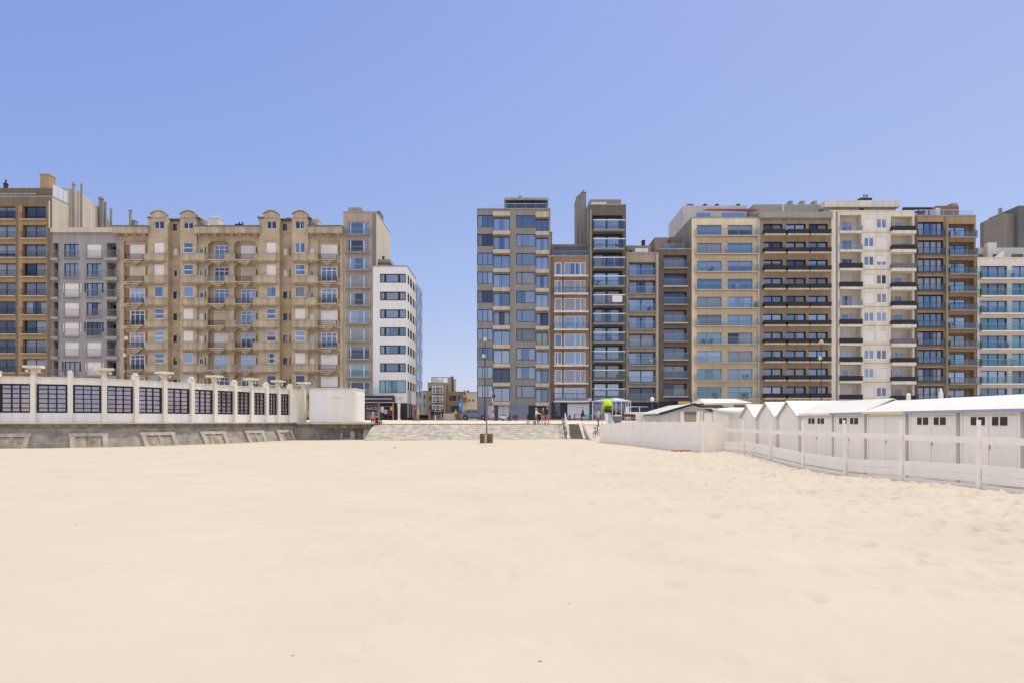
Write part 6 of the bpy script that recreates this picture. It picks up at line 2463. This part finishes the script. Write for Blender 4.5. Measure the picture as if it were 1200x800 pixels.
def bicycle(label, px, Y, zb, rotz, col, tilt=0.0):
    r = empty("bicycle", (0, 0, 0), label, "bicycle")
    for x in (-.52, .52):
        w_ = empty("wheel", (0, 0, 0)); w_.parent = r
        mb = MB(); mb.torus((x, 0, .34), .32, .022, 'y', 24, 6); mb.build("tyre", M_TYRE, w_)
        mb = MB()
        for a in range(6):
            an = math.pi * a / 6
            mb.tube((x - .3 * math.cos(an), 0, .34 - .3 * math.sin(an)), (x + .3 * math.cos(an), 0, .34 + .3 * math.sin(an)), .004, .004, 4)
        mb.tube((x, -.04, .34), (x, .04, .34), .03)
        mb.build("spokes", M_RIM, w_)
    mb = MB()
    for a, c in (((-.52, 0, .34), (-.05, 0, .32)), ((-.05, 0, .32), (-.2, 0, .85)), ((-.05, 0, .32), (.36, 0, .80)), ((-.18, 0, .78), (.35, 0, .84)), ((-.52, 0, .34), (-.18, 0, .78)), ((.52, 0, .34), (.34, 0, .98))):
        mb.tube(a, c, .022)
    mb.build("bicycle_frame", col, r)
    mb = MB(); mb.tube((.34, -.28, 1.02), (.34, .28, 1.02), .018); mb.tube((.34, 0, .97), (.34, 0, 1.02), .02); mb.build("handlebar", M_BLACK, r)
    mb = MB(); mb.prism([(-.34, .86), (-.08, .87), (-.08, .90), (-.34, .93)], 'y', -.07, .07); mb.build("saddle", M_BLACK, r)
    r.location = (WX(px, Y), Y, zb)
    r.rotation_euler = (0, tilt, rotz)
    return r


bicycle("brown bicycle leaning on the ramp at the end of the board fence", 699, 63.2, .24, R(62), mat("bike_brown", (.10, .07, .055), .5, .2), R(-10))

# ------------------------------------------------------------------ PEOPLE
SKIN = mat("skin", (.50, .32, .23), .6, .05)
HAIRS = {'dark': mat("hair_dark", (.03, .022, .018), .7, .1), 'fair': mat("hair_fair", (.42, .32, .17), .7, .1), 'grey': mat("hair_grey", (.5, .49, .47), .7, .1)}


def cloth(name, rgb):
    return mat("cloth_" + name, rgb, .9, .12, 6)


def person(label, px, Y, zb, face, top, legs, hair='dark', pose='stand', h=1.72, shoes=None, group=None, hat=None, stride=.0, arms=(0, 0), bare=False):
    """one skinned figure; face: rotation about z (0 looks towards the viewer)"""
    shoes = shoes or cloth("shoe_dark", (.04, .035, .03))
    V, E, RAD, SEG = [], [], [], []

    def v(p, r_, parent=None, seg='top'):
        V.append(Vector(p)); RAD.append(r_)
        if parent is not None:
            E.append((parent, len(V) - 1)); SEG.append((parent, len(V) - 1, seg))
        return len(V) - 1
    sit = pose == 'sit'
    hipz = .46 if sit else .92
    pel = v((0, 0, hipz), .135)
    wa = v((0, .0, hipz + .20), .115, pel, 'top')
    ch = v((0, .01, hipz + .40), .135, wa, 'top')
    nk = v((0, .0, hipz + .54), .055, ch, 'top')
    hd0 = v((0, -.01, hipz + .62), .062, nk, 'skin')
    hd1 = v((0, -.02, hipz + .71), .098, hd0, 'skin')
    hd2 = v((0, -.005, hipz + .80), .075, hd1, 'skin')
    v((0, -.125, hipz + .695), .016, hd1, 'skin')                   # nose
    for s_ in (-1, 1):
        v((s_ * .105, .0, hipz + .70), .018, hd1, 'skin')           # ears
    for s_ in (-1, 1):
        fw = arms[0 if s_ < 0 else 1]
        sh = v((s_ * .185, 0, hipz + .46), .058, ch, 'top')
        el = v((s_ * .225, -.06 - .16 * fw, hipz + .20 + .04 * fw), .043, sh, 'top')
        wr = v((s_ * .215, -.12 - .36 * fw, hipz - .04 + .24 * fw), .03, el, 'skin' if bare else 'top')
        pa = v((s_ * .212, -.145 - .40 * fw, hipz - .11 + .25 * fw), .033, wr, 'skin')
        for q in range(4):
            b0 = v((s_ * (.212 - .02) + .013 * q, -.16 - .42 * fw, hipz - .16 + .245 * fw), .0085, pa, 'skin')
            v((s_ * (.212 - .022) + .013 * q, -.145 - .44 * fw, hipz - (.195 if q in (1, 2) else .185) + .24 * fw), .0075, b0, 'skin')
        t_ = v((s_ * .175, -.18 - .40 * fw, hipz - .125 + .25 * fw), .010, pa, 'skin')
        v((s_ * .165, -.195 - .41 * fw, hipz - .155 + .25 * fw), .008, t_, 'skin')
    for s_ in (-1, 1):
        dy = -s_ * stride
        if sit:
            hp = v((s_ * .09, -.04, hipz), .088, pel, 'legs')
            kn = v((s_ * .11, -.42, hipz + .02), .062, hp, 'legs')
            an = v((s_ * .11, -.44, hipz - .38), .042, kn, 'legs')
            v((s_ * .115, -.58, hipz - .43), .036, an, 'shoes')
        else:
            hp = v((s_ * .09, dy * .12, hipz - .09), .09, pel, 'legs')
            kn = v((s_ * .095, dy * .62 - .02, .49), .062, hp, 'legs')
            an = v((s_ * .10, dy * 1.0 + (.05 if dy > 0 else 0), .085), .043, kn, 'skin' if legs is None else 'legs')
            v((s_ * .11, dy * 1.0 - .14, .045), .037, an, 'shoes')
    me = bpy.data.meshes.new("person")
    me.from_pydata(V, E, [])
    o = bpy.data.objects.new("person", me)
    COL.objects.link(o)
    md = o.modifiers.new("skin", 'SKIN')
    for i, sv_ in enumerate(me.skin_vertices[0].data):
        sv_.radius = (RAD[i], RAD[i])
        sv_.use_root = i == 0
    sb = o.modifiers.new("sub", 'SUBSURF')
    sb.levels = 2
    sb.render_levels = 2
    dg = bpy.context.evaluated_depsgraph_get()
    me2 = bpy.data.meshes.new_from_object(o.evaluated_get(dg))
    o.modifiers.clear()
    o.data = me2
    bpy.data.meshes.remove(me)
    me2.materials.clear()
    mats = {'top': top, 'legs': legs or SKIN, 'skin': SKIN, 'shoes': shoes}
    keys = list(mats)
    for k in keys:
        me2.materials.append(mats[k])
    for f in me2.polygons:
        c_ = f.center
        best, bk = 9, 'top'
        for a, b_, sg in SEG:
            A_, B_ = V[a], V[b_]
            d_ = B_ - A_
            t = max(0, min(1, (c_ - A_).dot(d_) / d_.length_squared))
            q = (c_ - (A_ + d_ * t)).length - .6 * (RAD[a] + (RAD[b_] - RAD[a]) * t)
            if q < best:
                best, bk = q, sg
        if bk == 'top' and c_.z < hipz + .02 and abs(c_.x) < .17:
            bk = 'legs'
        f.material_index = keys.index(bk)
        f.use_smooth = True
    sc_ = h / 1.74
    o.scale = (sc_, sc_, sc_)
    o.location = (WX(px, Y), Y, zb)
    o.rotation_euler = (0, 0, face)
    WORLD[o.name] = Vector((0, 0, 0))
    tag(o, label, "person", group)
    # hair cap
    hb_ = MB()
    cz = hipz + .735
    n_ = 12
    rings = []
    for j in range(6):
        ph = math.pi * .5 * j / 5
        rings.append([(.108 * math.cos(ph) * math.cos(2 * math.pi * i / n_), .015 + .115 * math.cos(ph) * math.sin(2 * math.pi * i / n_), cz + .12 * math.sin(ph) + (.0 if math.sin(2 * math.pi * i / n_) < -.3 else -.07 * (1 - j / 5) * (1 if math.sin(2 * math.pi * i / n_) > -.3 else 0))) for i in range(n_)])
    for a, c in zip(rings, rings[1:]):
        for i in range(n_):
            hb_.quad(a[i], a[(i + 1) % n_], c[(i + 1) % n_], c[i])
    hm = hat or HAIRS[hair]
    hobj = bpy.data.objects.new("hat" if hat else "hair", hb_.mesh("hair", hm, smooth=True))
    COL.objects.link(hobj)
    hobj.parent = o
    return o


PG = "people walking on the promenade"
W0 = cloth("white", (.75, .74, .72))
BK = cloth("black", (.02, .02, .022))
person("person in a white top with white hair, behind a dark pram on the dike edge", 628.4, 71.2, 1.405, R(70), W0, cloth("grey_pink", (.30, .22, .22)), hair='grey', h=1.66, stride=.12, arms=(.9, .9))
person("person dressed all in black in the middle of the group by the pram", 631.6, 71.6, 1.41, R(160), BK, BK, h=1.66)
person("person with fair hair and tan trousers between two people in dark clothes", 636.4, 70.9, 1.40, R(190), cloth("rust", (.22, .10, .04)), cloth("tan", (.50, .32, .18)), hair='fair', h=1.62, stride=.08, bare=True)
person("person in a navy jacket and pink red trousers, tallest of the group by the pram", 641.3, 70.8, 1.40, R(-80), cloth("navy", (.02, .025, .045)), cloth("pink_red", (.48, .13, .14)), h=1.84, stride=.17)
person("person in a dark green jacket standing at the edge of the kiosk terrace", 446.4, 70.9, 1.40, R(120), cloth("dark_green", (.045, .055, .03)), BK, hair='fair', h=1.5)
person("person in an orange top with a white cap sitting on the terrace ledge", 437.0, 69.6, 1.36, R(10), cloth("orange", (.72, .20, .08)), cloth("dark_blue", (.03, .035, .07)), pose='sit', hat=W0, h=1.66)
person("person in dark blue clothes sitting on the dike edge next to the orange top", 442.0, 69.7, 1.12, R(30), cloth("navy", ()), cloth("charcoal", (.03, .03, .035)), pose='sit', h=1.66)
person("person in a dark red jacket walking past the bronze shop panes", 486.6, 84, 1.66, R(100), cloth("dark_red", (.30, .02, .05)), cloth("brown", (.16, .09, .05)), h=1.80, stride=.16)
person("person in a pale pink top beside the one in the dark red jacket", 489.9, 84, 1.66, R(100), cloth("pale_pink", (.68, .48, .42)), cloth("tan2", (.42, .28, .18)), hair='fair', h=1.66, stride=.12)
person("person in dark clothes left of the slim white bollard", 506.6, 106, 1.86, R(180), BK, cloth("charcoal", ()), h=1.7)
person("person in black right of the slim white bollard", 518.3, 106, 1.86, R(90), BK, BK, h=1.72, stride=.1)
person("person with a yellow top and brown trousers in front of the blue banner", 534.0, 104, 1.86, R(20), cloth("yellow", (.62, .48, .12)), cloth("brown_dark", (.10, .06, .05)), hair='fair', h=1.62)
person("person in a pale top and brown trousers standing by the bicycle and the lime hood", 701.2, 68.6, 1.09, R(-60), cloth("stone_pink", (.55, .46, .42)), cloth("brown_warm", (.22, .12, .07)), h=1.86, stride=.1, bare=True)

# pram
Y_ = 70.9
x_ = WX(622.5, Y_)
r = empty("pram", (x_, Y_, 1.41), "dark pram with a pale hood edge pushed along the dike", "pram")
mb = MB()
for (a, s_) in ((-.34, -1), (-.34, 1), (.34, -1), (.34, 1)):
    mb = MB(); mb.torus((x_ + a, Y_ + s_ * .24, 1.57), .13, .03, 'y', 14, 6); mb.build("wheel", M_TYRE, r)
mb = MB()
mb.prism([(x_ - .42, 1.95), (x_ - .36, 1.82), (x_ + .30, 1.80), (x_ + .42, 2.02), (x_ + .36, 2.1), (x_ - .42, 2.04)], 'y', Y_ - .22, Y_ + .22)
mb.build("basket", BK, r)
mb = MB()
pts = [(x_ - .1 + .36 * math.cos(a), 2.06 + .40 * math.sin(a)) for a in [math.pi * (.5 + .5 * i / 8) for i in range(9)]]
mb.prism(pts + [(x_ - .1, 2.08)], 'y', Y_ - .23, Y_ + .23)
mb.build("hood", cloth("charcoal", ()), r)
mb = MB()
for s_ in (-1, 1):
    mb.tube((x_ - .34, Y_ + s_ * .2, 1.58), (x_ + .62, Y_ + s_ * .2, 2.40), .018)
    mb.tube((x_ + .34, Y_ + s_ * .2, 1.58), (x_ - .3, Y_ + s_ * .2, 1.9), .018)
mb.tube((x_ + .62, Y_ - .2, 2.40), (x_ + .62, Y_ + .2, 2.40), .02)
mb.build("handle", M_RAILG, r)

# ------------------------------------------------------------------ CAFE FURNITURE AND SHOP GOODS
M_TEAL = mat("plastic_teal", (.07, .36, .40), .5, .06)


def chair(label, x, Y, zb, rotz, m, group):
    r = empty("cafe_chair", (0, 0, 0), label, "chair", group)
    mb = MB(); mb.box(-.21, .21, -.21, .21, .43, .46); mb.build("seat", m, r)
    mb = MB(); mb.box(-.20, .20, .185, .215, .56, .86); mb.build("backrest", m, r)
    for sx in (-1, 1):
        for sy in (-1, 1):
            mb = MB()
            mb.tube((sx * .2, sy * .21, 0), (sx * .18, sy * .18, .43 if sy < 0 else .84), .016)
            mb.build("leg", m, r)
    r.location = (x, Y, zb)
    r.rotation_euler = (0, 0, rotz)
    return r


def round_table(label, x, Y, zb, m, group, rad=.36):
    r = empty("cafe_table", (x, Y, zb), label, "table", group)
    mb = MB(); mb.lathe([(rad, .70), (rad, .735), (rad - .02, .74)], (x, Y, zb), 16); mb.build("table_top", m, r)
    mb = MB(); mb.lathe([(.22, 0), (.2, .03), (.03, .05), (.03, .70)], (x, Y, zb), 10); mb.build("pedestal", M_RAILG, r)
    return r


CG = "teal cafe chairs in front of the lilac shutter"
for i, (px, Y_, rz, lb) in enumerate(((687.4, 89, 40, "teal cafe chair between the dark parasol and its fellow chairs"), (690.0, 90, 200, "teal cafe chair turned away, in the middle of three"), (692.8, 89, -50, "teal cafe chair nearest to the glass pavilion"))):
    chair(lb, WX(px, Y_), Y_, 1.69, R(rz), M_TEAL, CG)
Y_ = 94
xa, xb = WX(672.8, Y_), WX(682.2, Y_)
r = empty("terrace_table", ((xa + xb) / 2, Y_, 1.72), "long dark terrace table in front of the lilac shutter", "table")
mb = MB(); mb.box(xa, xb, Y_, Y_ + .7, WZ(484.6, Y_) - .05, WZ(484.6, Y_)); mb.build("table_top", M_BLACK, r)
for x_ in (xa + .05, xb - .15):
    mb = MB(); mb.box(x_, x_ + .1, Y_ + .05, Y_ + .65, 1.71, WZ(484.6, Y_) - .052); mb.build("leg", mat("plastic_navy", (.05, .08, .16), .5, .1), r)
mb = MB(); mb.box(WX(666.5, Y_), WX(668.8, Y_), Y_, Y_ + .5, 1.72, WZ(485.6, Y_))
tag(mb.build("bar_stool", mat("plastic_navy", ()), None), "narrow navy stool standing left of the long dark table", "stool")
x_ = WX(683, 91)
r = empty("closed_parasol", (x_, 91, 1.7), "closed dark green parasol on its pole between the table and the teal chairs", "parasol")
mb = MB(); mb.tube((x_, 91, 1.75), (x_, 91, WZ(476.5, 91)), .03); mb.build("pole", M_BLACK, r)
mb = MB(); mb.lathe([(.04, .55), (.2, .62), (.15, 1.2), (.05, 1.55)], (x_, 91, 1.7), 8); mb.build("canopy", mat("cloth_forest", (.015, .045, .02), .9, .15), r)
mb = MB(); mb.box(x_ - .3, x_ + .3, 90.7, 91.3, 1.68, 1.76); mb.build("base", M_SLABG, r)

# clothes hanging outside the shop at the white corner block
Y_ = 104.2
r = empty("clothes_rail", (WX(453, Y_), Y_, 1.85), "low metal clothes rail under the navy shop awning", "rail")
mb = MB()
mb.tube((WX(446.5, Y_), Y_, WZ(475.4, Y_)), (WX(460, Y_), Y_, WZ(475.4, Y_)), .025)
mb.build("bar", M_RAILG, r)
for x_ in (WX(446.5, Y_), WX(460, Y_)):
    mb = MB(); mb.tube((x_, Y_, 1.85), (x_, Y_, WZ(475.4, Y_)), .025); mb.build("upright", M_RAILG, r)
for i, (px, w_, za, zb_, col, lb) in enumerate(((448.2, 2.0, 476, 482.8, (.66, .47, .52), "pale pink garment hanging at the left end of the shop clothes rail"), (452.4, 2.0, 479.4, 484.2, (.40, .36, .62), "lilac garment hanging in the middle of the shop clothes rail"),
                                             (457.4, 1.7, 476, 486, (.20, .03, .025), "long dark red garment hanging on the shop clothes rail"), (458.8, 1.2, 476, 480, (.62, .42, .24), "short tan garment hanging at the right end of the shop clothes rail"),
                                             (455.2, 1.0, 484, 490, (.04, .045, .08), "dark navy garment hanging low on the shop clothes rail"))):
    mb = MB()
    x0_, x1_ = WX(px - w_, Y_), WX(px + w_, Y_)
    n_ = 6
    yo = Y_ - .10 - .035 * i
    for q in range(n_):
        a, c = x0_ + (x1_ - x0_) * q / n_, x0_ + (x1_ - x0_) * (q + 1) / n_
        mb.box(a, c - .004, yo - .02 - .015 * (q % 2), yo + .02, WZ(zb_, Y_) - .03 * (q % 3), WZ(za, Y_))
    mb.tube(((x0_ + x1_) / 2, yo, WZ(za, Y_)), ((x0_ + x1_) / 2, Y_, WZ(475.2, Y_)), .01)
    tag(mb.build("hanging_garment", mat("garment_%d" % i, col, .9, .12, 8)), lb, "garment", "clothes on the shop rail")

# tables behind the wind screen, seen through its panes
TG = "white terrace tables behind the wind screen"
for i, (px, Y_) in enumerate(((8, 54), (24, 55), (49, 55), (67, 54.5), (93, 56), (111, 55.5), (146, 58), (170, 59.5), (182, 60), (212, 62), (240, 64), (262, 66.5))):
    x_ = WX(px, Y_)
    t_ = round_table("white round terrace table seen through the wind screen panes", x_, Y_, 1.605, M_WFRAME, TG, .42)
    for q in (0, 1):
        chair("white terrace chair at a round table behind the wind screen", x_ + (.62 if q else -.62), Y_ + .1, 1.605, R(-90 if q else 90), M_WFRAME, "white terrace chairs behind the wind screen")
person("person in a bright red top standing behind the wind screen panes", 134.5, 57.5, 1.6, R(0), cloth("bright_red", (.65, .04, .04)), BK, h=1.55)

# plants and seats on balconies
def pot_plant(label, x, y, z, group, s=.45):
    r = empty("potted_plant", (x, y, z), label, "plant", group)
    mb = MB(); mb.lathe([(.13, 0), (.18, .26), (.16, .26)], (x, y, z), 10); mb.build("pot", M_DFRAME, r)
    rr_ = random.Random(int(x * 100))
    mb = MB()
    for i in range(90):
        d = Vector((rr_.gauss(0, 1), rr_.gauss(0, 1), rr_.gauss(0, 1) * .9))
        d = d.normalized() * rr_.random() ** .4 * s * .6
        c_ = Vector((x, y, z + .3 + s * .5)) + d
        a_ = Vector((rr_.gauss(0, 1), rr_.gauss(0, 1), rr_.gauss(0, 1))).normalized() * .09
        c2 = Vector((rr_.gauss(0, 1), rr_.gauss(0, 1), rr_.gauss(0, 1))).normalized() * .04
        mb.add([c_ - a_, c_ + c2, c_ + a_, c_ - c2], [(0, 1, 2, 3)])
    mb.build("foliage", mat("leaf_green", (.035, .075, .03), .7, .3, 6), r)
    return r


BY = 106 - .55
k6 = 264 + 21.0 * 6
for px, lb in ((824, "bushy plant in a dark pot, left of two on the cream block balcony"), (832.5, "bushy plant in a dark pot, right of two on the cream block balcony")):
    pot_plant(lb, WX(px, 106), BY, WZ(k6 + 13.6, 106) + .01, "plants on the cream block balcony", .5)
k9 = 264 + 21.0 * 9
for px, lb in ((838, "dark plant on the lowest visible cream block balcony, left one"), (870, "dark plant on the lowest visible cream block balcony, middle one"), (874, "dark plant on the lowest visible cream block balcony, right one")):
    pot_plant(lb, WX(px, 106), BY, WZ(k9 + 13.6, 106) + .01, "plants on the lowest cream block balcony", .6)
pot_plant("big leafy plant on the teal glass block balcony", WX(1183, 106), 105.6, WZ(312 + 20.35 * 5 + 14.9, 106) + .01, None, .9)
k4 = 264 + 21.0 * 4 + 21
for px, rz, lb in ((818.5, 60, "white balcony chair at the left rail of the cream block"), (848.5, -40, "white balcony chair between the two window pairs of the cream block")):
    chair(lb, WX(px, 106), BY + .1, WZ(k4 + 13.6, 106) + .005, R(rz), M_WFRAME, "white chairs on the cream block balcony")
pot_plant("dark shrub on the roof terrace of the tan house", WX(754.5, 107), 107.2, WZ(297, 106) + .2, None, .6)

ORD = ["top", "second", "third", "fourth", "fifth", "sixth", "seventh", "eighth", "ninth", "tenth"]


def balcony_things(bname, y0, pit, off, items, Yb):
    for k, px, what in items:
        z = WZ(y0 + pit * k + off, 106) + .012
        lb = "on the %s balcony from the top of the %s" % (ORD[k], bname) if k else "on the top balcony of the %s" % bname
        if what == 'plant':
            pot_plant("green potted plant " + lb, WX(px, 106), Yb, z, "plants and chairs on the balconies", .5)
        elif what == 'table':
            round_table("small white table " + lb, WX(px, 106), Yb, z, M_WFRAME, "plants and chairs on the balconies", .3)
        else:
            m = {'white': M_WFRAME, 'dark': M_BLACK, 'wood': mat("teak", (.26, .15, .08), .7, .15, 6), 'teal': M_TEAL}[what]
            chair({'white': "white", 'dark': "black", 'wood': "brown wooden", 'teal': "teal"}[what] + " chair " + lb, WX(px, 106), Yb, z, R((k * 67) % 360), m, "plants and chairs on the balconies")


balcony_things("cream block", 264, 21.0, 13.6, [(1, 850, 'wood'), (2, 833, 'plant'), (3, 862, 'white'), (4, 884, 'plant'), (7, 822, 'table'), (7, 829, 'white'), (8, 874, 'dark')], 105.5)
balcony_things("narrow dark tower", 253, 21.72, 17.6, [(1, 722, 'dark'), (3, 700, 'plant'), (6, 716, 'wood'), (8, 724, 'plant')], 105.6)
balcony_things("tan house", 308, 20.85, 15.0, [(2, 762, 'plant'), (5, 763, 'white')], 106.25)
balcony_things("bay window block", 260.2, 21.3, 18.6, [(0, 1120, 'wood'), (2, 1134, 'plant'), (5, 1116, 'dark'), (7, 1128, 'white')], 105.7)
balcony_things("teal glass block", 312, 20.35, 14.9, [(0, 1184, 'plant'), (1, 1172, 'wood'), (2, 1160, 'white'), (4, 1178, 'plant'), (6, 1156, 'dark')], 105.5)

# little stones lying on the sand
PB = mat("pebble_dark", (.28, .235, .185), .9, .2, 20)
for px, py, s_, lb in ((531, 615, .012, "small dark pebble alone in the middle of the sand"), (343, 762, .008, "small dark pebble low on the left of the sand"), (633, 768, .009, "small dark pebble near the bottom centre of the sand"),
                       (667, 700, .007, "tiny pebble right of centre on the sand"), (462.5, 523, .07, "dark lump lying on the sand in front of the stone dike"), (90, 614, .010, "brownish pebble far left on the sand")):
    Yp = EYE * 800 / (py - 492.3)
    x_ = WX(px, Yp)
    z_ = sand_z(x_, Yp)
    mb = MB()
    mb.lathe([(s_ * .5, -s_ * .4), (s_, 0), (s_ * .85, s_ * .5), (s_ * .3, s_ * .75)], (x_, Yp, z_), 9)
    for i in range(len(mb.v)):
        p = mb.v[i]
        mb.v[i] = (p[0] + (p[0] - x_) * .5, p[1] + .15 * s_ * math.sin(p[0] * 90 / s_ * .02), p[2])
    tag(mb.build("pebble", PB, smooth=True), lb, "pebble", "pebbles on the sand")
